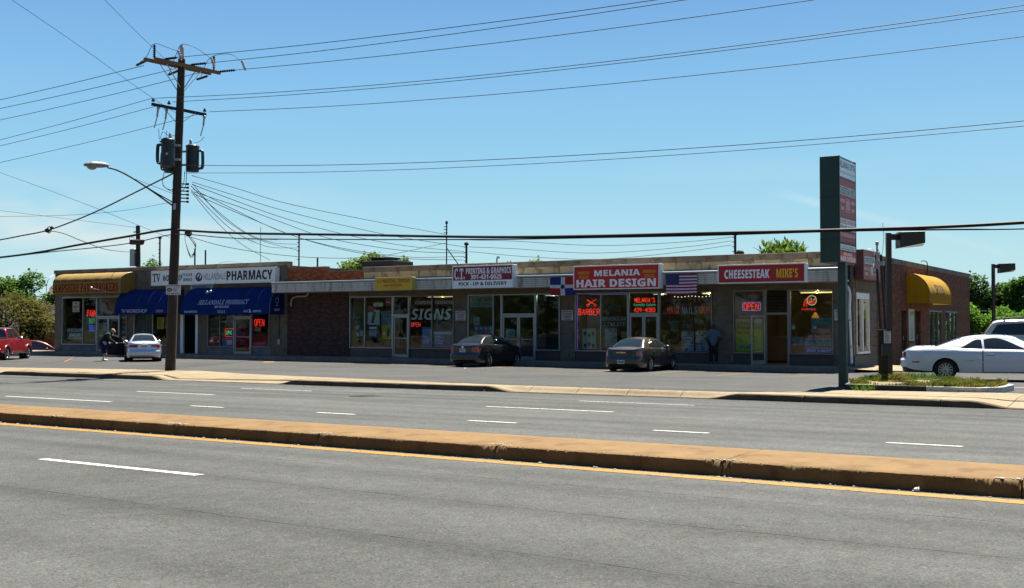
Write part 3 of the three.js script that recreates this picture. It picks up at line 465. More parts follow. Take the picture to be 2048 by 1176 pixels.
    part('door_pane', new THREE.PlaneGeometry(w - 0.1, 1.87).translate(w / 2, 1.13, 0.025).rotateY(Math.PI + 1.25).translate(-16.6, 0, F + 0.08), M.glass, d);
  }
  shopWindow(RB, -15.55, -13.64, 0.47, 3.26, [], [], M.aluDark);
  // interiors
  part('shop_floor', boxAt(x0, SX - 0.3, -0.2, -0.006, -56, F - 0.26), M.inFloor, RB); part('shop_back_wall', boxAt(x0, SX - 0.3, 0, 3.45, -55.2, -55), M.inWall, RB); part('shop_ceiling', boxAt(x0, SX - 0.3, 3.36, 3.42, -55, F - 0.27), M.inCeil, RB);
  for (const x of [-40.1, -32.7, -26.4, -18.6]) part('partition', boxAt(x - 0.06, x + 0.06, 0, 3.34, -55, F - 0.3), M.inWall, RB);
  // side wall: stone return with a white window, then brick
  const wz = [-47.95, -50.0];
  blocksSide(RB, [[F, wz[0]], [wz[1], -51.3]]);
  part('side_stone', boxAt(SX - 0.25, SX, 3.12, 4.6, F - 0.3, -51.3), M.stone, RB); part('side_plinth', boxAt(SX - 0.25, SX - 0.004, 0.0, 0.45, F - 0.02, -51.3), M.stone, RB);
  part('side_base', boxAt(SX - 0.02, SX + 0.03, -0.2, 0.44, F + 0.015, -51.3), M.bulk, RB);
  const sw = sub('side_window', RB), zb = (a, b, y0, y1, o = 0) => boxAt(SX - 0.12, SX + 0.03 + o, y0, y1, a, b);
  part('frame', merge([zb(wz[0], wz[0] - 0.08, 0.5, 3.1), zb(wz[1], wz[1] + 0.08, 0.5, 3.1), zb(-48.93, -49.03, 0.58, 2.84), zb(wz[0] - 0.08, wz[1] + 0.08, 2.84, 3.1, -0.003), zb(wz[0] - 0.08, wz[1] + 0.08, 0.5, 0.6, 0.04)]), M.white, sw);
  part('pane', new THREE.PlaneGeometry(2.0, 2.3).rotateY(Math.PI / 2).translate(SX - 0.04, 1.7, -48.97), M.glass, sw);
  part('side_lintel', boxAt(SX - 0.05, SX + 0.05, 3.1, 3.2, -47.85, -50.3), M.stone, RB);
  const bw = (z0, z1, y0, y1) => boxAt(SX - 0.3, SX + 0.02, y0, y1, z0, z1);
  part('side_wall', merge([bw(-51.3, -55.8, -0.3, 4.6), bw(-55.8, -57.05, 2.42, 4.6), bw(-57.05, -58.75, -0.3, 4.6), bw(-58.75, -60.1, 2.42, 4.6), bw(-60.1, -62.3, -0.3, 4.6), bw(-62.3, -70.0, 2.5, 4.6), bw(-62.3, -70.0, -0.3, 0.42), bw(-65.55, -66.45, 0.42, 2.5), bw(-70.0, back, -0.3, 4.6)]), M.brickSide, RB);
  part('side_coping', merge([boxAt(SX - 0.36, SX + 0.06, 4.6, 4.85, F - 0.4, back)]), M.cap, RB);
  part('rear_wall', boxAt(-44.6, SX, -0.3, 4.6, back - 0.3, back), M.brickDark, RB);
  part('roof', boxAt(-44.6, SX - 0.3, 4.15, 4.3, back, F - 0.3), M.roofing, RB);
  for (const [a, b] of [[-55.8, -57.05], [-58.75, -60.1]]) { const d = sub('side_door', RB); part('leaf', boxAt(SX - 0.2, SX - 0.15, -0.2, 2.42, a, b), M.bronze, d); part('handle', rod([SX - 0.12, 1.0, b + 0.15], [SX - 0.12, 1.2, b + 0.15], 0.02), M.steel, d); }
  for (const [a, b, bars] of [[-62.3, -65.55, 3], [-66.45, -70.0, 3]]) { const w = sub('barred_window', RB); part('pane', new THREE.PlaneGeometry(a - b, 2.08).rotateY(Math.PI / 2).translate(SX - 0.06, 1.46, (a + b) / 2), M.darkGlass, w); const l = [boxAt(SX - 0.1, SX + 0.01, 0.42, 0.5, a, b), boxAt(SX - 0.1, SX + 0.01, 2.42, 2.5, a, b)]; for (let k = 0; k <= bars; k++) { const z = lerp(a - 0.04, b + 0.04, k / bars); l.push(boxAt(SX - 0.09, SX + 0.012, 0.5, 2.42, z - 0.03, z + 0.03)); } part('frame', merge(l), M.aluDark, w); }
  part('wall_conduit', tube([[SX + 0.06, 4.7, -52.6], [SX + 0.06, 3, -52.6], [SX + 0.06, 0.2, -52.6]], 0.03, 12), M.dark, RB);
  part('roof_hook', tube([[SX + 0.08, 4.2, -61.5], [SX + 0.08, 4.95, -61.5], [SX + 0.02, 5.05, -61.2], [SX - 0.1, 5.03, -60.9]], 0.025, 16), M.dark, RB);
}
function blocksSide(parent, spans) { for (const [a, b] of spans) { const n = 7; for (let j = 0; j < n; j++) { const y0 = 0.44 + j * 0.383, y1 = y0 + 0.383; part('stone_block', rboxAt(SX - 0.22, SX + 0.012 + (j % 2 ? 0.004 : 0), y0 + 0.006, y1 - 0.006, Math.min(a, b) + 0.004, Math.max(a, b) - (a === F ? -0.0 : 0.004) - (a === F ? 0.26 : 0), 0.012), M.stone, parent); } part('joint_bed', boxAt(SX - 0.2, SX - 0.02, 0.44, 3.12, a === F ? a - 0.27 : a, b), M.cap, parent); } }
// downspouts
{ const t = thing('downspout', 'white downspout at the corner pier right of the cheesesteak window', 'downspout', [-13.0, 0, F + 0.1]); part('pipe', tube([[-0.28, 3.42, 0.0], [-0.1, 3.40, 0.02], [0.05, 3.2, 0.02], [0.06, 2.4, 0.02], [0.12, 0.35, 0.02], [0.16, 0.12, 0.12]], 0.055, 40, 8), M.white, t); part('strap', merge([rboxAt(-0.03, 0.15, 1.9, 1.95, -0.09, 0.08, 0.01), rboxAt(0.02, 0.2, 0.8, 0.85, -0.09, 0.08, 0.01)]), M.alu, t); }
{ const t = thing('downspout', 'short grey downspout elbow under the canopy at the dark brick link wall', 'downspout', [-44.3, 0, F + 0.08]); part('pipe', tube([[1.3, 3.5, 0], [1.25, 3.38, 0], [0.4, 3.3, 0], [0.12, 3.2, 0], [0.05, 3.0, 0], [0.05, 2.75, 0]], 0.06, 30, 8), M.alu, t); part('strap', boxAt(-0.05, 0.14, 2.88, 2.92, -0.07, 0.075), M.steel, t); }
// ================= awnings =================
// quarter-round awning on a wall facing +z: from (x0, x1), wall z, reach, top and foot; ends cut square
function awning(t, x0, x1, zw, reach, yTop, yFoot, valance, mats, faceUV, open = false) {
  const n = 18, prof = [[0, yTop]]; for (let i = 1; i <= n; i++) { const a = i / n * Math.PI / 2; prof.push([reach * Math.sin(a), yFoot + valance + (yTop - yFoot - valance) * Math.cos(a)]); } prof.push([reach, yFoot]);
  let L = [0]; for (let i = 1; i < prof.length; i++) L.push(L[i - 1] + Math.hypot(prof[i][0] - prof[i - 1][0], prof[i][1] - prof[i - 1][1])); const tot = L[L.length - 1];
  const nx = Math.max(16, Math.round((x1 - x0) / 0.25));
  part('cover', quadGrid(nx, prof.length - 1, (u, v) => { const q = Math.round(v * (prof.length - 1)), x = lerp(x0, x1, u), bay = Math.abs(((x - x0) / 1.05) % 1 - 0.5) * 2, sag = (0.03 * (1 - bay * bay) + 0.02 * (fbm(x * 1.3, q * 0.5, 3, 0, 5) - 0.5)) * Math.sin(Math.PI * clamp(L[q] / tot)); return [x, prof[q][1] - sag, zw + prof[q][0] - sag * 0.6, u, 1 - L[q] / tot]; }), mats[0], t);
  const sh = new THREE.Shape([new THREE.Vector2(0, yFoot), ...[...prof].reverse().map((p) => new THREE.Vector2(p[0], p[1])), new THREE.Vector2(0, yFoot)]);
  for (const [x, nm] of [[x0 + 0.006, 0], [x1 - 0.006, 1]]) { if (open && !nm) continue; const e = new THREE.ShapeGeometry(sh).rotateY(-Math.PI / 2).translate(x, 0, zw); part('end_panel', e, mats[1], t); }
  const ribs = []; for (let x = x0; x <= x1 + 0.01; x += (x1 - x0) / Math.max(2, Math.round((x1 - x0) / 1.05))) ribs.push(tube(prof.map((p) => [x, p[1] - 0.02, zw + Math.max(0.01, p[0] - 0.02)]), 0.014, 24, 4)); ribs.push(rod([x0, yFoot + 0.02, zw + reach - 0.02], [x1, yFoot + 0.02, zw + reach - 0.02], 0.014)); part('frame', merge(ribs), M.steel, t);
  return tot;
}
const clothTex = (w, h, base, draw) => canvasTex(w, h, (c) => { c.fillStyle = base; c.fillRect(0, 0, w, h); const r = rng(w + h); for (let i = 0; i < 900; i++) { c.fillStyle = `rgba(${r() > 0.5 ? '255,240,200' : '0,0,0'},${0.02 * r()})`; c.beginPath(); c.ellipse(r() * w, r() * h, 4 + 50 * r(), 3 + 14 * r(), 0, 0, 7); c.fill(); } for (let i = 0; i < 60; i++) { c.fillStyle = `rgba(25,20,14,${0.05 + 0.08 * r()})`; const x = r() * w; c.fillRect(x, r() * h * 0.7, 1 + 3 * r(), h * (0.08 + 0.3 * r())); } draw(c, w, h); });
const cloth = (t) => new THREE.MeshPhysicalMaterial({ map: t, roughness: 0.95, specularIntensity: 0.15, side: THREE.DoubleSide, transmission: 0.30, thickness: 0 });
{ // pawnbroker: faded gold
  const t = thing('pawn_awning', 'faded gold quarter-round awning with red pawnbroker lettering on the left building', 'awning');
  const tex = clothTex(1024, 512, '#9a7e46', (c, w, h) => {
    fit(c, "VCR'S  DVD'S  GUNS  GOLD  DIAMONDS  NEW  CARS  TAPES  CD'S", 20, h * 0.565, w - 40, h * 0.085, 'rgba(110,52,26,0.8)', SANSB);
    fit(c, 'HAMPSHIRE PAWNBROKERS', -34, h * 0.70, w + 10, h * 0.245, '#8a1c10', SERIFB); c.fillStyle = '#7d622e'; c.fillRect(0, h * 0.985, w, 4);
  });
  const plain = cloth(clothTex(256, 256, '#927440', () => {}));
  awning(t, -64.05, -57.5, F, 1.15, 5.06, 3.70, 0.72, [cloth(tex), plain], null, false);
  part('bare_hoop', tube([[-65.2, 5.0, F + 0.05], [-65.0, 4.95, F + 0.5], [-64.85, 4.6, F + 0.95], [-64.8, 3.7, F + 1.1]], 0.02, 20), M.steel, t);
  part('torn_flap', quadGrid(6, 6, (u, v) => [lerp(-64.05, -64.75, u), lerp(4.3, 3.72, v) - u * (1 - v) * 0.5, F + 1.12 + 0.08 * Math.sin(u * 5 + v * 3), u, v]), cloth(clothTex(64, 64, '#b9aa88', () => {})), t);
}
{ // TV workshop: blue
  const t = thing('tv_awning', 'blue quarter-round awning with white TV WORKSHOP lettering behind the utility pole', 'awning');
  const tex = clothTex(1024, 512, '#132d6c', (c, w, h) => { fit(c, 'TV WORKSHOP', w * 0.12, h * 0.855, w * 0.48, h * 0.10, '#d8dee6', SANS); fit(c, '10216', w * 0.76, h * 0.875, w * 0.13, h * 0.07, '#d8dee6', SERIF); });
  awning(t, -57.95, -53.05, F, 1.15, 3.92, 2.36, 0.30, [cloth(tex), cloth(clothTex(64, 64, '#132d6c', () => {}))]);
}
{ // pharmacy: blue
  const t = thing('pharmacy_awning', 'blue quarter-round awning with italic HILLANDALE PHARMACY lettering left of the brick link', 'awning');
  const tex = clothTex(1536, 512, '#132d6c', (c, w, h) => {
    fit(c, 'HILLANDALE PHARMACY', w * 0.19, h * 0.61, w * 0.565, h * 0.12, '#cfd6e2', SERIF, -0.28); fit(c, '301-434-5100', w * 0.385, h * 0.765, w * 0.165, h * 0.06, '#b9c4d8', SERIFB);
    fit(c, 'PRESCRIPTIONS', w * 0.035, h * 0.895, w * 0.155, h * 0.05, '#c4cede', SERIFB); fit(c, '10214', w * 0.42, h * 0.885, w * 0.09, h * 0.072, '#c9d2e0', SERIF); fit(c, 'FAST', w * 0.715, h * 0.89, w * 0.05, h * 0.05, '#c4cede', SERIFB); fit(c, 'R', w * 0.775, h * 0.865, w * 0.02, h * 0.08, '#dfe5ee', SERIFB); fit(c, 'x', w * 0.793, h * 0.905, w * 0.012, h * 0.045, '#dfe5ee', SERIF); fit(c, 'SERVICE', w * 0.82, h * 0.89, w * 0.09, h * 0.05, '#c4cede', SERIFB);
  });
  const end = clothTex(256, 256, '#132d6c', () => {});
  awning(t, -51.95, -44.85, F, 1.2, 3.92, 2.31, 0.34, [cloth(tex), cloth(end)]);
  // printed mortar and the word DRUGS on the right-hand end panel
  const p = canvasTex(128, 256, (c, w, h) => { c.clearRect(0, 0, w, h); c.strokeStyle = '#c6cfdf'; c.lineWidth = 5; c.beginPath(); c.moveTo(30, 60); c.lineTo(96, 60); c.lineTo(86, 110); c.quadraticCurveTo(64, 140, 42, 110); c.closePath(); c.stroke(); c.beginPath(); c.moveTo(64, 132); c.lineTo(64, 150); c.moveTo(40, 152); c.lineTo(90, 152); c.moveTo(60, 60); c.lineTo(92, 18); c.stroke(); fit(c, 'DRUGS', 16, 196, 96, 26, '#c6cfdf', SERIFB); });
  part('printed_mark', new THREE.PlaneGeometry(0.55, 1.1).rotateY(Math.PI / 2).translate(-44.835, 2.92, F + 0.62), new THREE.MeshStandardMaterial({ map: p, transparent: true, alphaTest: 0.3, roughness: 0.85 }), t);
}
{ // yellow awning over the side windows, on a wall facing +x
  const t = thing('yellow_awning', 'bright yellow quarter-round awning over the windows in the brick side wall', 'awning', [SX + 0.02, 0, 0], Math.PI / 2);
  const tex = clothTex(1024, 512, '#ae8206', (c, w, h) => { fit(c, 'PUB', w * 0.30, h * 0.55, w * 0.42, h * 0.22, '#3a3733', SERIFB); c.strokeStyle = 'rgba(60,40,0,0.5)'; c.lineWidth = 3; c.beginPath(); c.moveTo(0, h * 0.86); c.lineTo(w, h * 0.86); c.stroke(); });
  awning(t, 57.0, 62.1, 0, 1.12, 4.28, 2.78, 0.42, [cloth(tex), cloth(clothTex(128, 128, '#ae8206', () => {}))]);
}
// ================= box signs on the fascia =================
// a shallow lit-box cabinet with a printed face and a metal rim
function boxSign(name, label, x0, x1, y0, y1, z, depth, tex, rim = M.white, category = 'shop sign', cells = 1) {
  const w = x1 - x0, h = y1 - y0, t = thing(name, label, category, [x0, y0, z]), r = 0.05;
  part('cabinet', rboxAt(0.004, w - 0.004, 0.004, h - 0.004, -depth, -0.02, 0.015), rim, t);
  part('rim', merge([rboxAt(0, w, 0, r, -0.03, 0.022, 0.008), rboxAt(0, w, h - r, h, -0.03, 0.022, 0.008), rboxAt(0, r, r, h - r, -0.03, 0.021, 0.008), rboxAt(w - r, w, r, h - r, -0.03, 0.021, 0.008), ...Array.from({ length: cells - 1 }, (_, k) => rboxAt(w * (k + 1) / cells - 0.012, w * (k + 1) / cells + 0.012, r, h - r, -0.02, 0.012, 0.005))]), rim, t);
  part('face', sheet(w - 2 * r, h - 2 * r, r, r, 0.004), printMat(tex, 0.3), t);
  part('brackets', merge([boxAt(w * 0.15, w * 0.15 + 0.05, h, h + 0.05, -depth, -depth + 0.05), boxAt(w * 0.5, w * 0.5 + 0.05, h, h + 0.06, -depth, -depth + 0.05), boxAt(w * 0.85, w * 0.85 + 0.05, h, h + 0.05, -depth, -depth + 0.05)]), M.steel, t);
  return t;
}
const plate = (c, w, h, bg) => { c.fillStyle = bg; c.fillRect(0, 0, w, h); const r = rng(w * 3 + h); for (let i = 0; i < 200; i++) { c.fillStyle = `rgba(40,30,20,${0.03 * r()})`; c.fillRect(r() * w, r() * h, 2 + 40 * r(), 1 + 10 * r()); } };
boxSign('tv_sign', 'long white sign board reading TV WORK SHOP beside the pharmacy board', -55.55, -51.80, 4.12, 5.02, F + 0.38, 0.36, canvasTex(1024, 256, (c, w, h) => { plate(c, w, h, '#e4e4de'); fit(c, 'TV', w * 0.02, h * 0.16, w * 0.19, h * 0.60, '#161a3c', SERIFB); fit(c, 'WORK', w * 0.26, h * 0.30, w * 0.28, h * 0.42, '#14173a', SANSB, -0.2); fit(c, 'SHOP', w * 0.555, h * 0.30, w * 0.18, h * 0.42, '#14173a', SANSB, -0.2); fit(c, 'TV & VCR', w * 0.755, h * 0.20, w * 0.22, h * 0.22, '#22222a'); fit(c, 'SERVICE', w * 0.755, h * 0.56, w * 0.22, h * 0.22, '#22222a'); }));
boxSign('pharmacy_sign', 'long white sign board with round blue emblem reading HILLANDALE PHARMACY', -51.78, -45.2, 4.14, 5.02, F + 0.38, 0.36, canvasTex(1536, 256, (c, w, h) => {
  plate(c, w, h, '#e4e4e0'); c.fillStyle = '#1c2a5c'; c.beginPath(); c.ellipse(w * 0.055, h * 0.52, w * 0.046, h * 0.34, 0, 0, 7); c.fill(); c.fillStyle = '#e4e4de'; c.beginPath(); c.ellipse(w * 0.06, h * 0.46, w * 0.028, h * 0.2, 0.6, 0, 7); c.fill(); c.fillStyle = '#1c2a5c'; c.beginPath(); c.ellipse(w * 0.066, h * 0.40, w * 0.012, h * 0.09, 0, 0, 7); c.fill(); c.beginPath(); c.ellipse(w * 0.052, h * 0.56, w * 0.015, h * 0.1, 0.5, 0, 7); c.fill();
  fit(c, 'HILLANDALE', w * 0.112, h * 0.27, w * 0.285, h * 0.46, '#1a2554', SANS); fit(c, 'PHARMACY', w * 0.402, h * 0.15, w * 0.57, h * 0.66, '#12121c', SANSB); fit(c, '434-5100', w * 0.955, h * 0.88, w * 0.035, h * 0.05, '#44444c'); }), M.white, 'shop sign', 3);
{ const t = thing('small_pharmacy_plate', 'narrow pale plate lettered PHARMACY on the wall between the two blue awnings', 'shop sign', [-52.45, 3.84, F + 0.06]); part('board', rboxAt(0, 1.9, 0, 0.3, -0.04, 0, 0.006), M.white, t); part('face', printed(1.88, 0.28, 0.01, 0.01, 0.004, 256, (c, w, h) => { plate(c, w, h, '#8fa6bd'); fit(c, 'PHARMACY', 20, 8, w - 40, 22, '#1d3a7a'); }), M.print, t); }
boxSign('copying_sign', 'yellow sign box with red lettering C.T. PRINTING, COPYING and GRAPHICS over the left windows', -37.0, -34.62, 3.5, 4.17, CZ + 0.42, 0.38, canvasTex(768, 256, (c, w, h) => { plate(c, w, h, '#d2a41e'); fit(c, 'C.T. PRINTING, COPYING', w * 0.03, h * 0.10, w * 0.94, h * 0.30, '#7d1d12', SERIFB); fit(c, 'and GRAPHICS', w * 0.22, h * 0.52, w * 0.53, h * 0.21, '#7d1d12', SERIFB); fit(c, '301-431-0025', w * 0.3, h * 0.84, w * 0.35, h * 0.09, '#9a5a20', SANS); }), std(0.55, 0.42, 0.10, 0.5));
boxSign('printing_sign', 'big maroon and white sign box reading C.T. PRINTING & GRAPHICS PICK - UP & DELIVERY', -32.1, -28.56, 3.52, 4.64, CZ + 0.42, 0.4, canvasTex(1024, 384, (c, w, h) => { plate(c, w, h, '#ebecea'); c.fillStyle = '#7c1838'; c.fillRect(0, 0, w, h * 0.66); fit(c, 'C.T.', w * 0.015, h * 0.09, w * 0.19, h * 0.50, '#eae4e6', SERIFB); fit(c, 'PRINTING & GRAPHICS', w * 0.215, h * 0.08, w * 0.77, h * 0.27, '#eae4e6', SANSB); fit(c, '301-431-0025', w * 0.30, h * 0.40, w * 0.53, h * 0.21, '#eae4e6', SANSB); fit(c, 'PICK - UP & DELIVERY', w * 0.09, h * 0.75, w * 0.82, h * 0.16, '#431722', SANSB); }));
boxSign('hair_design_sign', 'big red sign box reading MELANIA HAIR DESIGN with yellow DOMINICAN STYLIST', -25.26, -20.90, 3.35, 4.46, CZ + 0.42, 0.42, canvasTex(1280, 384, (c, w, h) => { plate(c, w, h, '#c01a14'); fit(c, 'MELANIA', w * 0.235, h * 0.18, w * 0.55, h * 0.26, '#efe9ea', SANSB); fit(c, 'HAIR DESIGN', w * 0.015, h * 0.60, w * 0.965, h * 0.33, '#efe9ea', SANSB); for (const x of [0.04, 0.82]) { fit(c, 'DOMINICAN', w * x, h * 0.22, w * 0.145, h * 0.13, '#cf9018', SANSB); fit(c, 'STYLIST', w * (x + 0.015), h * 0.42, w * 0.12, h * 0.13, '#cf9018', SANSB); } }));
boxSign('cheesesteak_sign', "long red sign box reading CHEESESTEAK MIKE'S in white and yellow", -18.17, -14.33, 3.5, 4.31, CZ + 0.42, 0.40, canvasTex(1280, 288, (c, w, h) => { plate(c, w, h, '#a81218'); fit(c, 'CHEESESTEAK', w * 0.065, h * 0.26, w * 0.535, h * 0.50, '#eceaee', SANSB); fit(c, "MIKE'S", w * 0.675, h * 0.26, w * 0.255, h * 0.50, '#e2b022', SANSB); }));
{ // red side-wall sign under the coping
  const t = thing('side_wall_sign', "red box sign with white band on the side wall behind the tall pylon", 'shop sign', [SX + 0.02, 3.62, -47.7], Math.PI / 2); part('cabinet', rboxAt(0, 2.75, 0, 1.28, 0, 0.36, 0.02), std(0.10, 0.02, 0.018, 0.6), t);
  part('face', sheet(2.68, 1.2, 0.035, 0.04, 0.364), printMat(canvasTex(512, 256, (c, w, h) => { plate(c, w, h, '#861a17'); c.fillStyle = '#b9b9b4'; c.fillRect(w * 0.06, h * 0.20, w * 0.92, h * 0.26); fit(c, "CHEESESTEAK MIKE'S", w * 0.08, h * 0.245, w * 0.88, h * 0.17, '#2a2a2c', SANSB); fit(c, 'PHILLY STEAK', w * 0.04, h * 0.58, w * 0.3, h * 0.1, '#c9a8a4'); fit(c, 'SUBS', w * 0.08, h * 0.76, w * 0.2, h * 0.1, '#c9a8a4'); c.strokeStyle = '#ccc'; c.lineWidth = 3; c.strokeRect(w * 0.42, h * 0.54, w * 0.17, h * 0.36); fit(c, 'PUB', w * 0.44, h * 0.60, w * 0.13, h * 0.24, '#cfcfca', SERIFB); fit(c, 'CARRY OUT', w * 0.65, h * 0.58, w * 0.3, h * 0.1, '#c9a8a4'); fit(c, 'SEAFOOD', w * 0.66, h * 0.76, w * 0.26, h * 0.1, '#c9a8a4'); })), t);
  part('loose_cable', tube([[0.9, 1.32, 0.3], [1.4, 1.36, 0.4], [1.7, 1.1, 0.42], [1.4, 0.6, 0.41], [0.9, 0.5, 0.41], [0.8, 0.36, 0.4]], 0.012, 30), M.white, t);
}
// ================= flags hung on the canopy =================
function flag(name, label, x0, x1, y0, y1, tex, cat = 'flag') { const t = thing(name, label, cat, [x0, y1, CZ + 0.09]); const w = x1 - x0, h = y1 - y0; part('cloth', quadGrid(30, 20, (u, v) => [u * w + 0.06 * v * (0.5 - u) + 0.01 * Math.sin(v * 7), -v * h - 0.02 * Math.sin(u * Math.PI) * v, 0.02 + 0.035 * v * Math.sin(u * 13 + v * 3) + 0.015 * Math.sin(u * 29), u, 1 - v]), new THREE.MeshPhysicalMaterial({ map: tex, roughness: 0.9, side: THREE.DoubleSide, transmission: 0.15, thickness: 0 }), t); part('hem_pins', merge([0.04, 0.5, 0.96].map((u) => new THREE.SphereGeometry(0.02, 6, 5).translate(u * w, -0.02, 0.03))), M.steel, t); }
flag('dominican_flag', 'blue, red and white quartered flag with white cross left of the red hair sign', -26.7, -25.3, 3.13, 3.97, canvasTex(384, 240, (c, w, h) => { c.fillStyle = '#c8c8cc'; c.fillRect(0, 0, w, h); c.fillStyle = '#17256e'; c.fillRect(0, 0, w * 0.42, h * 0.42); c.fillRect(w * 0.58, h * 0.6, w * 0.42, h * 0.4); c.fillStyle = '#9a1422'; c.fillRect(w * 0.58, 0, w * 0.42, h * 0.42); c.fillRect(0, h * 0.6, w * 0.42, h * 0.4); c.fillStyle = '#1c4a2c'; c.beginPath(); c.arc(w * 0.5, h * 0.52, h * 0.13, 0, 7); c.fill(); c.fillStyle = '#22346e'; c.fillRect(w * 0.47, h * 0.42, w * 0.06, h * 0.16); c.fillStyle = '#9a1422'; c.fillRect(w * 0.45, h * 0.6, w * 0.1, 8); }));
flag('stars_and_stripes', 'red and white striped flag with starred blue canton right of the red hair sign', -20.74, -19.24, 3.08, 3.98, canvasTex(480, 260, (c, w, h) => { for (let k = 0; k < 13; k++) { c.fillStyle = k % 2 ? '#c9c3d2' : '#8a1230'; c.fillRect(0, k * h / 13, w, h / 13 + 1); } c.fillStyle = '#171f56'; c.fillRect(0, 0, w * 0.42, h * 7 / 13); c.fillStyle = '#c9c6d8'; for (let r = 0; r < 9; r++) for (let k = 0; k < (r % 2 ? 5 : 6); k++) { const x = w * 0.42 * ((k + (r % 2 ? 1 : 0.5)) / 6), y = h * 7 / 13 * (r + 0.7) / 9.4; c.beginPath(); for (let q = 0; q < 10; q++) { const a = q * Math.PI / 5 - Math.PI / 2, R = q % 2 ? 2.2 : 5.4; c.lineTo(x + R * Math.cos(a), y + R * Math.sin(a)); } c.fill(); } }));
// ================= neon, lettering and posters in the windows =================
const GZ = F - 0.075;                                          // just behind the glass
const textGeo = (s, x, y, w, h, f = fontB, depth = 0.012) => { const g = new TextGeometry(s, { font: f, size: 1, depth: 0.02, curveSegments: 4 }); g.computeBoundingBox(); const b = g.boundingBox; g.translate(-b.min.x, -b.min.y, 0); g.scale(w / (b.max.x - b.min.x), h / (b.max.y - b.min.y), depth / 0.02); return g.translate(x, y, 0); };
const RED = emis(1.0, 0.035, 0.02, 0.40), BLUE = emis(0.12, 0.2, 1.0, 0.3), GREEN = emis(0.05, 0.75, 0.42, 0.22), VIOLET = emis(0.30, 0.16, 0.9, 0.18), REDDIM = emis(1.0, 0.10, 0.07, 0.045), BLUEDIM = emis(0.25, 0.28, 0.7, 0.04);
const STROKES = { A: [[0, 0, .5, 1, 1, 0], [.2, .38, .8, .38]], B: [[0, 0, 0, 1, .7, 1, .9, .78, .7, .54, 0, .54], [.7, .54, 1, .28, .75, 0, 0, 0]], C: [[1, .8, .7, 1, .25, 1, 0, .7, 0, .3, .25, 0, .7, 0, 1, .2]], E: [[1, 1, 0, 1, 0, 0, 1, 0], [0, .52, .8, .52]], H: [[0, 0, 0, 1], [1, 0, 1, 1], [0, .5, 1, .5]], I: [[.5, 0, .5, 1]], K: [[0, 0, 0, 1], [1, 1, 0, .45], [.25, .6, 1, 0]], L: [[0, 1, 0, 0, 1, 0]], M: [[0, 0, 0, 1, .5, .35, 1, 1, 1, 0]], N: [[0, 0, 0, 1, 1, 0, 1, 1]], O: [[.3, 0, 0, .25, 0, .75, .3, 1, .7, 1, 1, .75, 1, .25, .7, 0, .3, 0]], P: [[0, 0, 0, 1, .75, 1, 1, .78, .75, .5, 0, .5]], R: [[0, 0, 0, 1, .75, 1, 1, .78, .75, .52, 0, .52], [.45, .52, 1, 0]], S: [[1, .82, .7, 1, .25, 1, 0, .78, .25, .55, .75, .46, 1, .24, .72, 0, .25, 0, 0, .18]], U: [[0, 1, 0, .25, .3, 0, .7, 0, 1, .25, 1, 1]], W: [[0, 1, .25, 0, .5, .7, .75, 0, 1, 1]], Y: [[0, 1, .5, .5, 1, 1], [.5, .5, .5, 0]], "'": [[.5, 1, .5, .75]], '-': [[.2, .5, .8, .5]], 0: [[.3, 0, 0, .25, 0, .75, .3, 1, .7, 1, 1, .75, 1, .25, .7, 0, .3, 0]], 3: [[0, .85, .3, 1, .75, 1, 1, .77, .7, .54, .4, .54], [.7, .54, 1, .27, .7, 0, .25, 0, 0, .17]], 4: [[.8, 0, .8, 1, 0, .3, 1, .3]], 8: [[.5, .54, .1, .75, .3, 1, .7, 1, .9, .75, .5, .54, 0, .27, .25, 0, .75, 0, 1, .27, .5, .54]], 9: [[.9, .6, .5, .45, .1, .6, .1, .85, .4, 1, .7, 1, .92, .8, .9, .4, .6, 0]] };
function neonText(s, x, y, w, h) { const n = s.length, cw = w / n, l = []; [...s].forEach((ch, i) => (STROKES[ch] ?? []).forEach((p) => { for (let k = 0; k + 3 < p.length; k += 2) l.push(rod([x + (i + 0.1 + 0.72 * p[k]) * cw, y + p[k + 1] * h, 0], [x + (i + 0.1 + 0.72 * p[k + 2]) * cw, y + p[k + 3] * h, 0], 0.019, 0.019, 5)); })); return merge(l); }
function neon(name, label, x, y, w, h, letters, border) {
  const t = thing(name, label, 'neon sign', [x, y, GZ]);
  for (const [s, lx, ly, lw, lh, mat, f] of letters) part('letters', /[a-z]/.test(s) ? textGeo(s, lx, ly, lw, lh, f ?? font) : neonText(s, lx, ly, lw, lh), mat, t);
  if (border) part('border_tube', tube([[0.02, 0, 0], [w - 0.02, 0, 0], [w, 0.02, 0], [w, h - 0.02, 0], [w - 0.02, h, 0], [0.02, h, 0], [0, h - 0.02, 0], [0, 0.02, 0], [0.02, 0, 0]], 0.014, 80, 6), border, t);
  part('wiring', merge([rod([w * 0.2, h, -0.03], [w * 0.2, h + 0.25, -0.03], 0.005), rod([w * 0.8, h, -0.03], [w * 0.8, h + 0.25, -0.03], 0.005)]), M.dark, t);
  return t;
}
neon('open_neon', 'red OPEN neon with blue border above the pawnbroker door', -60.24, 2.70, 0.88, 0.42, [['OPEN', 0.08, 0.07, 0.72, 0.28, RED]], BLUE);
neon('pawn_neon', 'red PAWN neon in the second pawnbroker window', -62.2, 2.26, 0.96, 0.44, [['PAWN', 0, 0, 0.94, 0.42, RED]]);
neon('buy_neon', 'green BUY neon under the red PAWN neon', -61.98, 1.80, 0.62, 0.36, [['BUY', 0, 0, 0.6, 0.34, emis(0.05, 0.5, 0.15, 0.16)]]);
neon('sell_neon', 'blue SELL neon lowest in the second pawnbroker window', -61.98, 1.32, 0.62, 0.38, [['SELL', 0, 0, 0.62, 0.36, emis(0.05, 0.13, 0.9, 0.26)]]);
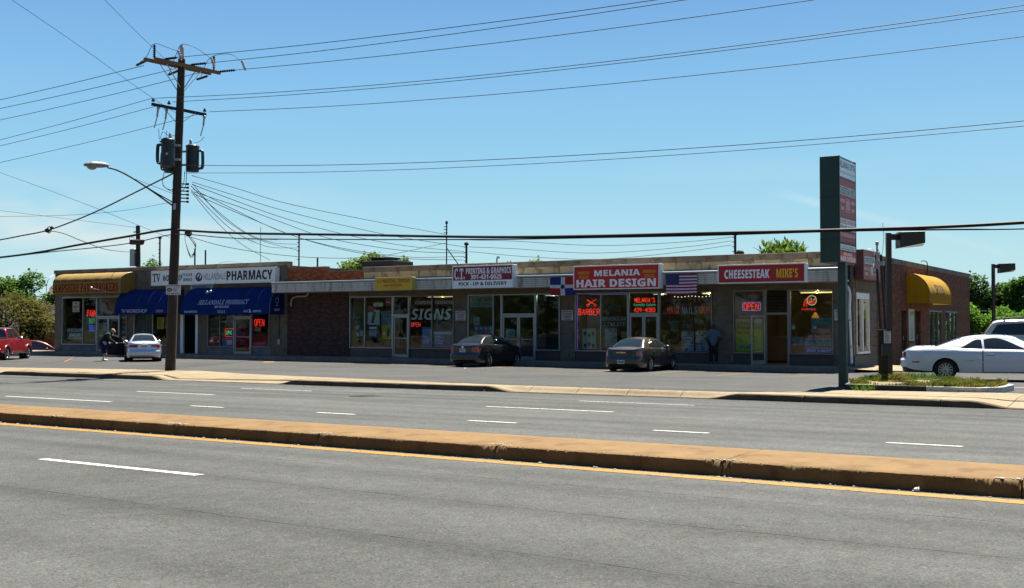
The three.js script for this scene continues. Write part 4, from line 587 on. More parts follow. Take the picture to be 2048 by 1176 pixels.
neon('epic_neon', 'green EPIC neon in a red oval in the pharmacy window', -49.6, 1.04, 0.62, 0.44, [['EPIC', 0.09, 0.12, 0.44, 0.2, GREEN]], RED);
neon('open_neon', 'red OPEN neon in the pharmacy window right of its door', -47.26, 1.66, 0.80, 0.40, [['OPEN', 0, 0, 0.8, 0.38, RED]]);
neon('open_neon', 'small dim red OPEN neon under the white SIGNS lettering', -35.93, 1.64, 0.64, 0.21, [['OPEN', 0, 0, 0.62, 0.2, emis(1, 0.06, 0.06, 0.2)]]);
neon('barber_neon', 'red BARBER neon in the left hair salon window', -25.92, 2.21, 1.2, 0.28, [['BARBER', 0, 0, 1.18, 0.27, RED]]);
{ const t = thing('scissors_neon', 'red crossed scissors neon above the BARBER neon', 'neon sign', [-25.22, 2.79, GZ]); const l = []; for (const s of [-1, 1]) { l.push(rod([-0.05 * s, -0.02, 0], [0.25 * s, 0.15, 0], 0.02), rod([0.05 * s, 0.02, 0], [-0.2 * s, -0.1, 0], 0.02)); } part('blades', merge(l), RED, t); part('handles', merge([[-0.2, -0.12], [0.2, -0.12]].map(([x, y]) => new THREE.TorusGeometry(0.06, 0.014, 6, 16).translate(x, y, 0))), RED, t); }
neon('salon_neon', "three-line neon over the salon door: red MELANIA'S, green Family Salon, red telephone number", -22.98, 2.33, 1.12, 0.66, [["MELANIA'S", 0.04, 0.45, 1.04, 0.2, RED], ['Family Salon', 0, 0.24, 1.1, 0.16, GREEN], ['439-4080', 0, 0.0, 1.1, 0.19, RED]]);
neon('hair_nails_skin_sign', 'dim unlit HAIR NAILS SKIN tubes across the right salon window', -21.3, 2.24, 2.2, 0.32, [['HAIR', 0, 0, 0.62, 0.31, REDDIM], ['NAILS', 0.72, 0, 0.76, 0.31, BLUEDIM], ['SKIN', 1.56, 0, 0.62, 0.31, REDDIM]]);
neon('open_neon', 'red OPEN neon in a violet border in the left cheesesteak window', -17.68, 2.37, 0.80, 0.34, [['OPEN', 0.04, 0.03, 0.72, 0.28, RED]], emis(0.35, 0.25, 1.0, 0.24));
{ // round beer neon with feathers
  const t = thing('emblem_neon', 'round beer neon with a red feathered emblem in the right cheesesteak window', 'neon sign', [-14.6, 2.78, GZ]);
  part('ring', new THREE.TorusGeometry(0.2, 0.022, 8, 32), emis(0.85, 0.75, 0.4, 0.2), t); part('emblem', merge([new THREE.TorusGeometry(0.12, 0.02, 6, 18, 3.6).rotateZ(2.6), rod([-0.02, -0.1, 0], [0.1, 0.05, 0], 0.022)]), RED, t); part('face_tube', tube([[-0.08, 0.1, 0], [0.0, 0.08, 0], [-0.03, 0, 0], [0.02, -0.05, 0]], 0.016, 16), emis(0.5, 0.85, 0.8, 0.2), t);
  part('feathers', merge([tube([[-0.2, 0.1, 0], [-0.28, -0.05, 0], [-0.30, -0.28, 0]], 0.014, 12), tube([[-0.17, 0.0, 0], [-0.22, -0.12, 0], [-0.2, -0.27, 0]], 0.014, 12), tube([[-0.24, 0.08, 0], [-0.33, -0.08, 0], [-0.36, -0.26, 0]], 0.012, 12)]), RED, t); part('letters', textGeo('Budweiser', -0.34, -0.42, 0.62, 0.1, font).applyMatrix4(new THREE.Matrix4().makeShear(0, 0, 0.25, 0, 0, 0)), emis(1, 0.05, 0.05, 0.3), t);
}
// sheets of print behind the glass
let sheetN = 0;
function poster(name, label, x0, x1, y0, y1, px, draw, cat = 'poster') { const w = x1 - x0, h = y1 - y0, t = thing(name, label, cat, [x0, y0, F - 0.05 - 0.004 * (sheetN++ % 3)]); const m = part('sheet', boxAt(0, w, 0, h, -0.004, 0), M.white, t); part('print', printed(w, h, 0, 0, 0.003, px, draw), M.print, t); return t; }
// letters painted on the inside of the glass
function lettering(name, label, x, y, w, h, s, mat, f = fontB, slant = 0) { const t = thing(name, label, 'window lettering', [x, y, F - 0.02]); const lines = Array.isArray(s) ? s : [[s, 0, 0, w, h]]; for (const [q, lx, ly, lw, lh] of lines) { const g = textGeo(q, lx, ly, lw, lh, f, 0.004); if (slant) { const P = g.attributes.position; for (let i = 0; i < P.count; i++) P.setX(i, P.getX(i) + slant * (P.getY(i) - ly)); } part('letters', g, mat, t); } return t; }
const bg = (c, w, h, col) => { c.fillStyle = col; c.fillRect(0, 0, w, h); };
const lines = (c, x, y, w, h, n, col, seed = 1) => { const r = rng(seed); c.fillStyle = col; for (let i = 0; i < n; i++) c.fillRect(x, y + i * h / n, w * (0.55 + 0.45 * r()), h / n * 0.45); };
const rT = rng(4);
poster('we_buy_notice', 'white and red WE BUY GOLD notice in the first pawnbroker window', -63.62, -62.95, 2.55, 3.24, 96, (c, w, h) => { bg(c, w, h, '#d8d2c6'); fit(c, 'WE', 30, 8, 36, 20, '#a32'); fit(c, 'BUY', 12, 38, 72, 26, '#222'); fit(c, 'GOLD', 12, 74, 72, 18, '#a32'); });
poster('buy_broken_jewelry_banner', 'long pale hand-lettered banner low in the first pawnbroker window', -64.2, -62.55, 0.72, 1.5, 192, (c, w, h) => { bg(c, w, h, '#2a3634'); fit(c, 'WE BUY BROKEN', 10, 8, w - 20, 20, '#9db0b2'); fit(c, 'JEWELRY', 30, 40, w - 60, 22, '#c6cfd2'); fit(c, 'GOLD & DIAMONDS', 10, 70, w - 20, 14, '#8aa'); });
poster('pawn_red_panel', 'dull red sign panel behind the OPEN neon over the pawnbroker door', -60.85, -59.0, 2.42, 3.42, 128, (c, w, h) => { bg(c, w, h, '#5a2216'); c.fillStyle = '#7a3a1c'; c.fillRect(0, 0, w, 14); c.fillRect(60, 0, 4, h); });
poster('door_open_card', 'small white OPEN card high on the right pawnbroker door leaf', -59.85, -59.1, 1.92, 2.1, 96, (c, w, h) => { bg(c, w, h, '#1d2224'); fit(c, 'OPEN', 8, 4, w - 16, h - 8, '#b8c0c0', SANS); });
poster('door_blue_sheet', 'pale blue sheet on the left pawnbroker door leaf', -60.62, -60.2, 1.3, 1.9, 48, (c, w, h) => { bg(c, w, h, '#4a6480'); lines(c, 6, 10, w - 12, h - 20, 6, '#98a8b8'); });
poster('jewelry_cards', 'column of small product cards in the narrow pane right of the pawnbroker door', -58.82, -58.27, 0.5, 2.3, 64, (c, w, h) => { bg(c, w, h, '#15140f'); for (let k = 0; k < 6; k++) { c.fillStyle = ['#7a7f80', '#8a5a40', '#596a7e', '#6c6c70', '#7c7450', '#6a6a86'][k]; c.fillRect(10, 8 + k * h / 6, w - 22, h / 6 - 16); } });
poster('yellow_rate_card', 'yellow price card left in the TV workshop window', -55.5, -54.86, 1.46, 2.2, 64, (c, w, h) => { bg(c, w, h, '#b89a14'); lines(c, 8, 10, w - 16, h - 20, 7, '#5c4a10', 3); });
poster('narrow_yellow_card', 'narrow yellow price card beside the wider one in the TV workshop window', -54.74, -54.38, 1.46, 2.2, 32, (c, w, h) => { bg(c, w, h, '#a88f14'); lines(c, 4, 10, w - 8, h - 20, 6, '#4c3e10', 5); });
poster('window_blind', 'grey vertical blind slats in the left half of the TV workshop window', -57.4, -55.9, 0.5, 2.6, 128, (c, w, h) => { for (let k = 0; k < 12; k++) { c.fillStyle = k % 2 ? '#3a4650' : '#232b32'; c.fillRect(k * w / 12, 0, w / 12, h); } }, 'window blind');
poster('pharmacy_blue_poster', 'blue and white display poster low left in the pharmacy window', -49.85, -48.95, 0.45, 0.98, 128, (c, w, h) => { bg(c, w, h, '#2b5a94'); c.fillStyle = '#aab8c8'; c.fillRect(w * 0.42, h * 0.3, w * 0.5, h * 0.5); c.fillStyle = '#6a3a3a'; c.fillRect(8, 10, 40, 20); });
poster('pharmacy_pink_box', 'pink carton front low in the right pharmacy window', -47.3, -46.0, 0.43, 0.74, 96, (c, w, h) => { bg(c, w, h, '#7a3848'); lines(c, 8, 5, w - 16, h - 10, 2, '#a4606e'); });
poster('pharmacy_yellow_sheet', 'small yellow-green sheet under the OPEN neon in the pharmacy window', -47.2, -46.75, 1.36, 1.58, 48, (c, w, h) => { bg(c, w, h, '#8a8a1c'); lines(c, 6, 4, w - 12, h - 8, 3, '#3c3c14'); });
poster('pharmacy_shelf_print', 'rows of dim packets behind the left pharmacy pane', -50.9, -50.0, 0.5, 2.2, 96, (c, w, h) => { bg(c, w, h, '#15130f'); for (let j = 0; j < 6; j++) for (let i = 0; i < 6; i++) { c.fillStyle = ['#3a3a34', '#4c2a22', '#2c3a46', '#50483a'][Math.floor(rT() * 4)]; c.fillRect(4 + i * 15, 8 + j * h / 6, 12, h / 6 - 14); } }, 'shelf display');
lettering('window_lettering', 'white lettering along the top of the pharmacy windows under the awning', -50.4, 2.06, 1.5, 0.2, [['PHARMACY', 0, 0.02, 1.1, 0.16], ['10214', 0.3, -0.24, 0.6, 0.16]], std(0.35, 0.36, 0.34, 0.6), font);
// printing shop
poster('phone_poster', 'white poster with a dark mobile phone in the second printing shop pane', -38.85, -38.03, 1.72, 2.52, 96, (c, w, h) => { bg(c, w, h, '#9aa8a8'); c.save(); c.translate(w * 0.5, h * 0.5); c.rotate(0.25); c.fillStyle = '#1c2a30'; c.fillRect(-11, -38, 22, 74); c.fillStyle = '#49626a'; c.fillRect(-7, -30, 14, 22); c.restore(); c.fillStyle = '#7b2436'; c.fillRect(0, 0, w * 0.5, 14); });
poster('pink_card', 'pink card at the top corner of the phone poster', -38.83, -38.3, 2.53, 2.72, 48, (c, w, h) => { bg(c, w, h, '#7d2030'); lines(c, 6, 4, w - 12, h - 8, 2, '#b06070'); });
poster('phone_list_poster', 'light blue text poster in the right part of the printing shop window', -37.9, -37.18, 1.74, 2.46, 96, (c, w, h) => { bg(c, w, h, '#3f6a80'); fit(c, 'CELLULAR', 8, 10, w - 16, 14, '#0f1c22'); fit(c, 'PHONE CARDS', 8, 34, w - 16, 12, '#0f1c22'); fit(c, 'PAGERS', 8, 56, w - 30, 12, '#0f1c22'); fit(c, 'SOLD', 8, 76, w - 50, 12, '#0f1c22'); });
poster('yellow_phone_poster', 'yellow poster with a dark handset in the printing shop window', -37.88, -37.15, 0.97, 1.72, 96, (c, w, h) => { bg(c, w, h, '#9c8410'); c.fillStyle = '#1c1a10'; c.save(); c.translate(w * 0.62, h * 0.5); c.rotate(0.2); c.fillRect(-8, -30, 18, 60); c.restore(); c.fillStyle = '#cfcab0'; c.fillRect(14, h * 0.5, 18, 20); });
poster('blue_bag_poster', 'pale poster of a blue bag under the phone poster', -38.86, -38.03, 1.02, 1.66, 96, (c, w, h) => { bg(c, w, h, '#22282c'); c.fillStyle = '#4c7c98'; c.fillRect(16, 24, 54, 40); c.fillStyle = '#c3c9c9'; c.fillRect(14, 6, 58, 12); });
poster('nextel_card', 'dark yellow strip card at the foot of the printing shop window', -38.87, -37.98, 0.56, 0.76, 96, (c, w, h) => { bg(c, w, h, '#4c4310'); fit(c, 'NEXTEL', 10, 5, w - 20, h - 10, '#17150a'); });
poster('round_red_sticker', 'red round sticker high in the printing shop window', -37.68, -37.2, 2.72, 3.16, 64, (c, w, h) => { bg(c, w, h, '#2a2218'); c.fillStyle = '#8c1f28'; c.beginPath(); c.arc(w / 2, h / 2, w * 0.46, 0, 7); c.fill(); fit(c, 'CALL', 14, 24, 36, 12, '#cbb'); });
poster('framed_white_card', 'small framed white card left of the round red sticker', -38.48, -37.78, 2.68, 2.94, 64, (c, w, h) => { bg(c, w, h, '#6a4a24'); c.fillStyle = '#cfd2c4'; c.fillRect(5, 4, w - 10, h - 8); lines(c, 12, 8, w - 24, h - 16, 2, '#555'); });
poster('papers_column', 'scattered small papers in the first printing shop pane', -39.75, -39.1, 0.9, 2.4, 64, (c, w, h) => { bg(c, w, h, '#191715'); c.fillStyle = '#8b8f90'; c.fillRect(8, 70, 24, 18); c.fillRect(36, 96, 22, 30); c.fillStyle = '#a0a6aa'; c.fillRect(12, 108, 20, 20); c.fillStyle = '#604a44'; c.fillRect(16, 20, 22, 12); });
poster('computer_services_banner', 'red strip banner lettered COMPUTER SERVICES over the SIGNS lettering', -35.74, -33.2, 2.74, 3.02, 384, (c, w, h) => { bg(c, w, h, '#5e1e24'); fit(c, 'COMPUTER', 10, 9, w * 0.44, h - 20, '#b2adae', SANSB, -0.2); fit(c, 'SERVICES', w * 0.54, 9, w * 0.43, h - 20, '#b2adae', SANSB, -0.2); }, 'banner');
lettering('signs_lettering', 'large slanted pale SIGNS lettering on the printing shop window', -35.9, 1.99, 2.5, 0.58, 'SIGNS', std(0.50, 0.56, 0.55, 0.6), fontB, 0.22);
poster('blue_photo_poster', 'tall blue poster left of a pair low in the SIGNS window', -35.22, -34.56, 0.56, 1.62, 96, (c, w, h) => { bg(c, w, h, '#33538a'); c.fillStyle = '#5f86b0'; c.fillRect(8, 16, w - 16, 40); lines(c, 10, 70, w - 20, 60, 6, '#8fa6c8', 7); });
poster('services_photo_poster', 'wide blue and white poster right of a pair low in the SIGNS window', -34.44, -33.3, 0.57, 1.42, 128, (c, w, h) => { bg(c, w, h, '#2c4a86'); c.fillStyle = '#8b9fc0'; c.fillRect(0, 6, w, 16); lines(c, 8, 30, w * 0.5, 50, 6, '#a9b6d0', 9); c.fillStyle = '#7a4a52'; c.beginPath(); c.ellipse(w * 0.7, h * 0.62, 26, 12, 0.4, 0, 7); c.fill(); });
// travel shop
poster('travel_banner', 'grey banner lettered Far East Tourist across the top of the travel shop window', -32.18, -30.8, 2.62, 3.19, 256, (c, w, h) => { bg(c, w, h, '#6a7c7a'); fit(c, 'Far East Tourist', 14, 12, w - 28, 40, '#123a36', SANSB, -0.15); fit(c, 'Du Lich & Di Tru', 14, 66, w - 28, 26, '#21282a', SANSB); }, 'banner');
poster('travel_brochures', 'row of four small travel posters low in the travel shop window', -31.95, -30.78, 1.25, 1.68, 160, (c, w, h) => { bg(c, w, h, '#1c2426'); ['#3c5f72', '#2f568c', '#7c5a62', '#50768c'].forEach((k, i) => { c.fillStyle = k; c.fillRect(4 + i * 39, 4, 35, h - 8); c.fillStyle = '#9ab'; c.fillRect(12 + i * 39, 14, 18, 8); }); });
poster('travel_white_card', 'white card above the row of travel posters', -31.95, -31.6, 1.72, 2.12, 32, (c, w, h) => { bg(c, w, h, '#7d8c8c'); lines(c, 4, 6, w - 8, h - 12, 4, '#445'); });
poster('door_number_card', 'white 223 card on the left leaf of the travel shop double door', -30.02, -29.5, 1.1, 1.52, 64, (c, w, h) => { bg(c, w, h, '#6d8790'); fit(c, '223', 16, 12, 34, 22, '#1e4a6c'); });
// hair salon
poster('styles_poster', 'pale green poster of six haircuts low in the barber window', -25.7, -24.97, 0.58, 1.56, 128, (c, w, h) => { bg(c, w, h, '#869c92'); for (let k = 0; k < 6; k++) { const x = 26 + (k % 3) * 38, y = 40 + Math.floor(k / 3) * 86 + (k % 2) * 14; c.fillStyle = '#6d5c4e'; c.beginPath(); c.ellipse(x, y + 12, 12, 16, 0, 0, 7); c.fill(); c.fillStyle = '#14100e'; c.beginPath(); c.ellipse(x, y, 15, 12, 0.2, 0, 7); c.fill(); } });
const faces = (nx, ny, bgc, seed) => (c, w, h) => { bg(c, w, h, bgc); const r = rng(seed); for (let j = 0; j < ny; j++) for (let i = 0; i < nx; i++) { const x = (i + 0.5) * w / nx, y = (j + 0.5) * h / ny, q = w / nx; c.fillStyle = ['#a8b4b8', '#8d9aa6', '#b5aaa4', '#6f8088'][Math.floor(r() * 4)]; c.fillRect(x - q * 0.42, y - q * 0.46, q * 0.84, q * 0.92); c.fillStyle = '#75584a'; c.beginPath(); c.ellipse(x, y + q * 0.1, q * 0.17, q * 0.22, 0, 0, 7); c.fill(); c.fillStyle = '#17110f'; c.beginPath(); c.ellipse(x, y - q * 0.06, q * 0.24, q * 0.2, 0, 0, 7); c.fill(); } };
poster('hairstyle_grid', 'grid of small hairstyle photos under the DOMINICAN STYLIST lettering', -24.5, -23.86, 0.7, 1.56, 128, faces(5, 5, '#767a78', 3));
lettering('dominican_stylist_lettering', 'grey-green DOMINICAN STYLIST lettering on the middle salon pane', -24.56, 1.66, 1.2, 0.46, [['DOMINICAN', 0, 0.26, 1.18, 0.2], ['STYLIST', 0.02, 0, 1.14, 0.2]], std(0.22, 0.30, 0.28, 0.6), fontB);
poster('dark_open_sign', 'unlit dark oval OPEN sign above the DOMINICAN STYLIST lettering', -24.55, -23.7, 2.34, 2.7, 128, (c, w, h) => { bg(c, w, h, '#17150f'); c.strokeStyle = '#3a3a34'; c.lineWidth = 4; c.strokeRect(8, 8, w - 16, h - 16); fit(c, 'OPEN', 24, 18, w - 48, 20, '#2c2c28'); });
poster('green_sticker', 'small green sheet right of the hairstyle grid', -23.64, -23.34, 1.14, 1.42, 32, (c, w, h) => { bg(c, w, h, '#5f7a2c'); lines(c, 4, 4, w - 8, h - 8, 3, '#2c3c14'); });
poster('salon_number_plate', 'small white house number plate under the salon neon', -22.58, -22.22, 2.285, 2.34, 48, (c, w, h) => { bg(c, w, h, '#1c1c1c'); fit(c, '10228', 6, 3, w - 12, h - 6, '#bcbcb4'); });
lettering('services_list_lettering', 'left column of pale service names in the right salon window', -21.2, 1.43, 0.6, 0.5, [['Relaxer', 0, 0.40, 0.56, 0.1], ['Perms', 0.08, 0.27, 0.4, 0.1], ['Color', 0.1, 0.14, 0.36, 0.1], ['Waxing', 0.08, 0, 0.42, 0.1]], std(0.19, 0.25, 0.235, 0.6), font);
lettering('services_list_lettering', 'right column of pale service names in the right salon window', -20.56, 1.43, 0.6, 0.5, [['Eyelash', 0.06, 0.40, 0.44, 0.1], ['Manicure', 0.02, 0.27, 0.54, 0.1], ['Pedicure', 0.03, 0.14, 0.5, 0.1], ['Facials', 0.08, 0, 0.42, 0.1]], std(0.19, 0.25, 0.235, 0.6), font);
poster('portrait_grid', 'left of two grids of small portraits in the right salon window', -20.58, -20.0, 0.56, 1.42, 128, faces(4, 6, '#54646e', 7));
poster('portrait_grid', 'right of two grids of small portraits in the right salon window, with a blue patch', -19.9, -19.28, 0.56, 1.45, 128, (c, w, h) => { faces(5, 7, '#4c5f62', 9)(c, w, h); c.fillStyle = '#2c5c9c'; c.fillRect(w * 0.4, h * 0.8, w * 0.3, h * 0.15); });
// cheesesteak shop
poster('yellow_menu_poster', "tall yellow poster reading Cheese Steak Mike's with red heading in the left cheesesteak window", -18.0, -16.72, 0.55, 2.24, 320, (c, w, h) => {
  bg(c, w, h, '#9aa018'); c.fillStyle = '#7d1a16'; c.fillRect(0, 0, w, h * 0.15); fit(c, 'Budweiser', w * 0.1, h * 0.045, w * 0.8, h * 0.065, '#b9aeb0', SERIF, -0.3); fit(c, 'Cheese', w * 0.05, h * 0.21, w * 0.66, h * 0.085, '#8e1d14'); fit(c, 'Steak', w * 0.05, h * 0.33, w * 0.54, h * 0.085, '#8e1d14'); fit(c, "Mike's", w * 0.05, h * 0.455, w * 0.58, h * 0.085, '#7d1a16'); fit(c, 'Eat in or', w * 0.16, h * 0.575, w * 0.62, h * 0.065, '#3c5a3c', SERIF); fit(c, 'Take Out', w * 0.16, h * 0.68, w * 0.62, h * 0.065, '#3c5a3c', SERIF); fit(c, 'Bud', w * 0.1, h * 0.82, w * 0.42, h * 0.10, '#2a6a7c', SANSB, -0.3); c.fillStyle = '#5a9a2a'; c.fillRect(0, h * 0.96, w, h * 0.04); c.fillStyle = '#b4761a'; c.beginPath(); c.ellipse(w * 0.78, h * 0.28, w * 0.15, h * 0.03, -0.1, 0, 7); c.fill(); });
poster('amber_lamp_valance', 'amber striped valance at the top of the left cheesesteak window', -18.0, -16.75, 2.85, 3.18, 64, (c, w, h) => { bg(c, w, h, '#4a2c0c'); c.fillStyle = '#6b4210'; c.fillRect(0, 0, w, h * 0.4); });
poster('cold_cuts_poster', 'teal poster of a sandwich in the right cheesesteak window', -14.62, -13.7, 1.38, 2.02, 160, (c, w, h) => { bg(c, w, h, '#1c6a64'); c.fillStyle = '#7d5064'; c.beginPath(); c.ellipse(w * 0.55, h * 0.85, w * 0.5, h * 0.2, -0.05, 0, 7); c.fill(); c.fillStyle = '#8e2c38'; for (let k = 0; k < 6; k++) { c.beginPath(); c.arc(w * (0.35 + k * 0.11), h * 0.58, 9, 0, 7); c.fill(); } c.fillStyle = '#a6a08c'; c.beginPath(); c.arc(w * 0.16, h * 0.62, 14, 0, 7); c.fill(); fit(c, 'ITALIAN COLD CUT', w * 0.2, h * 0.14, w * 0.6, h * 0.07, '#0f2c2c'); });
poster('beer_poster', "red, white and blue beer poster at the foot of the right cheesesteak window", -14.92, -13.7, 0.55, 1.36, 256, (c, w, h) => { bg(c, w, h, '#7b9099'); c.fillStyle = '#7d1a1c'; c.fillRect(0, 0, w, h * 0.24); fit(c, 'Budweiser', w * 0.1, h * 0.07, w * 0.82, h * 0.13, '#c7bcc0', SERIF, -0.3); fit(c, "CHEESE STEAK MIKE'S", w * 0.12, h * 0.32, w * 0.85, h * 0.13, '#10181c'); fit(c, 'EAT IN OR CARRY OUT', w * 0.18, h * 0.50, w * 0.7, h * 0.07, '#10181c'); c.fillStyle = '#8c6a3a'; c.fillRect(0, h * 0.63, w, h * 0.07); c.fillStyle = '#1b4a9c'; c.fillRect(0, h * 0.78, w, h * 0.22); fit(c, 'BUD LIGHT', w * 0.06, h * 0.82, w * 0.88, h * 0.13, '#b6c2d8', SANSB, -0.25); });
poster('white_window_card', 'pale card low at the left of the right cheesesteak window', -15.44, -14.98, 0.86, 1.22, 64, (c, w, h) => { bg(c, w, h, '#66767e'); lines(c, 6, 6, w - 12, h - 12, 5, '#3a444a', 3); });
poster('hours_sticker', 'small white hours sticker beside the open door', -15.47, -15.33, 1.56, 1.78, 24, (c, w, h) => { bg(c, w, h, '#93a0a6'); c.fillStyle = '#2c5a8c'; c.fillRect(2, 4, w - 4, 10); });
// parking notices screwed to the piers
for (const [x0, x1, y0, y1, label] of [[-33.02, -32.40, 1.95, 2.44, 'white parking notice with red print on the pier right of the SIGNS window'], [-26.79, -26.16, 1.95, 2.44, 'white parking notice with red print on the pier left of the BARBER window'], [-13.61, -12.95, 1.92, 2.38, 'white parking notice with red print on the corner pier behind the green post']]) {
  const t = thing('parking_notice', label, 'notice', [x0, y0, F + 0.03]); part('plate', boxAt(0, x1 - x0, 0, y1 - y0, -0.012, 0), M.white, t); part('print', printed(x1 - x0, y1 - y0, 0, 0, 0.003, 128, (c, w, h) => { bg(c, w, h, '#b7b1ac'); fit(c, 'ADDITIONAL', 10, 8, w - 20, 16, '#5c2226'); fit(c, 'CUSTOMER', 14, 34, w - 28, 16, '#2c2628'); fit(c, 'PARKING', 18, 58, w - 36, 16, '#5c2226'); fit(c, 'IN REAR', 24, 82, w - 48, 14, '#2c2628'); }), M.print, t); for (const [a, b] of [[0.04, 0.04], [0.58, 0.04], [0.04, 0.42], [0.58, 0.42]]) part('screw', new THREE.SphereGeometry(0.012, 6, 4).translate(a, b, 0.006), M.steel, t); }
{ const t = thing('pub_poster', 'tall white framed poster on the brick side wall left of the side windows', 'poster', [SX + 0.03, 0.95, -57.35], Math.PI / 2); part('frame', rboxAt(0, 1.1, 0, 1.55, 0, 0.04, 0.008), M.white, t); part('print', printed(1.04, 1.49, 0.03, 0.03, 0.043, 96, (c, w, h) => { bg(c, w, h, '#b5b29c'); fit(c, 'EVERY', 12, 10, w - 24, 16, '#5c4a34'); c.fillStyle = '#8c8c7c'; c.beginPath(); c.moveTo(w / 2, 40); c.lineTo(w * 0.8, 120); c.lineTo(w * 0.2, 120); c.fill(); fit(c, 'NIGHT', 24, 122, w - 48, 12, '#444'); }), M.print, t); }
{ const t = thing('side_door_sheets', 'small green and blue sheets below the framed poster on the side wall', 'poster', [SX + 0.03, 0.1, -57.4], Math.PI / 2); part('green_sheet', boxAt(0, 0.85, 0, 0.7, 0, 0.02), std(0.08, 0.10, 0.05, 0.6), t); part('blue_sheet', boxAt(0.95, 1.2, 0.2, 0.75, 0, 0.02), std(0.06, 0.16, 0.28, 0.6), t); }
// fluorescent tubes lit inside the shops
function fluoro(x0, x1, y, z, k, warm, label) { const t = thing('fluorescent_light', label, 'ceiling light', [x0, y, z]), w = x1 - x0; part('tray', rboxAt(0, w, 0.03, 0.10, -0.1, 0.1, 0.01), M.white, t); part('tube', new THREE.CylinderGeometry(0.019, 0.019, w - 0.08, 8).rotateZ(Math.PI / 2).translate(w / 2, 0.0, 0), emis(...warm, k * 0.6), t); const L = new THREE.PointLight(new THREE.Color().setRGB(...warm), k * 0.35); L.position.set(w / 2, -0.06, 0); L.castShadow = true; t.add(L); }
const warmT = [1, 0.78, 0.28], coolT = [0.62, 0.85, 0.72];
fluoro(-15.25, -13.68, 3.12, F - 0.5, 1.2, warmT, 'yellow fluorescent tube at the top of the right cheesesteak window, nearest the glass'); fluoro(-15.0, -13.7, 3.2, F - 2.4, 1.0, warmT, 'yellow fluorescent tube deeper inside the right cheesesteak shop');
fluoro(-19.9, -19.2, 3.16, F - 0.8, 1.0, [1, 0.85, 0.45], 'yellow fluorescent tube at the top right of the portrait window'); fluoro(-36.0, -34.0, 3.22, F - 1.6, 0.55, [1, 0.75, 0.4], 'dim warm fluorescent tube above the SIGNS window'); fluoro(-28.2, -27.3, 3.18, F - 0.8, 0.45, coolT, 'pale green fluorescent tube inside the travel shop right of its doors');
fluoro(-23.0, -22.0, 3.2, F - 2.2, 0.5, coolT, 'dim pale tube inside above the salon door');
{ const t = thing('string_lights', 'row of small warm bulbs hanging across the top of the portrait window', 'string lights', [-21.0, 3.02, F - 0.25]); const l = []; for (let k = 0; k < 12; k++) l.push(new THREE.SphereGeometry(0.025, 6, 5).translate(k * 0.17, -0.02 * Math.sin(k), 0)); part('bulbs', merge(l), emis(1, 0.85, 0.55, 0.7), t).userData.kind = 'stuff'; part('cord', rod([0, 0.02, 0], [1.9, 0.02, 0], 0.006), M.dark, t); }
{ const t = thing('violet_window_tube', 'violet neon tube outlining the barber window', 'neon tube', [-25.98, 0.55, GZ - 0.02]); part('tube', tube([[0, 0, 0], [0, 2.5, 0], [0.02, 2.62, 0], [1.2, 2.62, 0], [2.7, 2.62, 0]], 0.013, 60, 5), VIOLET, t); part('holders', merge([0.4, 1.2, 2.0].map((y) => boxAt(-0.02, 0.02, y, y + 0.03, -0.04, 0))), M.dark, t); }
{ const t = thing('amber_lamp', 'small amber hanging lamp behind the beer posters', 'lamp', [-14.7, 2.0, F - 0.9]); part('shade', lathe([[0.02, 0.28], [0.05, 0.27], [0.15, 0.08], [0.16, 0.0]], 16), emis(0.9, 0.35, 0.05, 0.12), t); part('cord', rod([0, 0.28, 0], [0, 1.36, 0], 0.006), M.dark, t); }
// shop furniture seen dimly through the glass
for (const [x, z, w, d, h, label] of [[-37.6, -49.8, 3.6, 0.6, 1.05, 'dim wooden counter inside the printing shop'], [-30.5, -50.2, 3.0, 0.7, 1.1, 'dim wooden desk counter inside the travel shop'], [-15.4, -50.6, 4.2, 0.7, 1.15, 'dim serving counter inside the cheesesteak shop'], [-48.0, -50.4, 4.6, 0.6, 1.2, 'dim counter inside the pharmacy']]) { const t = thing('shop_counter', label, 'counter', [x, 0, z]); part('top', rboxAt(-w / 2, w / 2, h, h + 0.05, -d / 2 - 0.03, d / 2 + 0.03, 0.01), std(0.22, 0.15, 0.08, 0.4), t); part('front', boxAt(-w / 2, w / 2, 0, h, -d / 2, d / 2), std(0.16, 0.11, 0.07, 0.7), t); part('kick', boxAt(-w / 2 + 0.02, w / 2 - 0.02, 0, 0.1, d / 2 + 0.002, d / 2 + 0.01), M.black, t); }
for (const [x, n] of [[-24.9, 2], [-21.0, 2]]) for (let k = 0; k < n; k++) { const t = thing('salon_chair', x < -23 ? (k ? 'right salon chair dim behind the DOMINICAN STYLIST pane' : 'left salon chair dim behind the BARBER pane') : (k ? 'right salon chair dim behind the portrait grids' : 'left salon chair dim behind the services list'), 'salon chair', [x + k * 1.2 - 0.5, 0, -50.6]); part('seat', rboxAt(-0.28, 0.28, 0.48, 0.62, -0.25, 0.28, 0.05), M.black, t); part('backrest', rboxAt(-0.26, 0.26, 0.62, 1.15, -0.3, -0.18, 0.05), M.black, t); part('column', lathe([[0.26, 0], [0.25, 0.05], [0.06, 0.08], [0.05, 0.48]], 14), M.steel, t); }

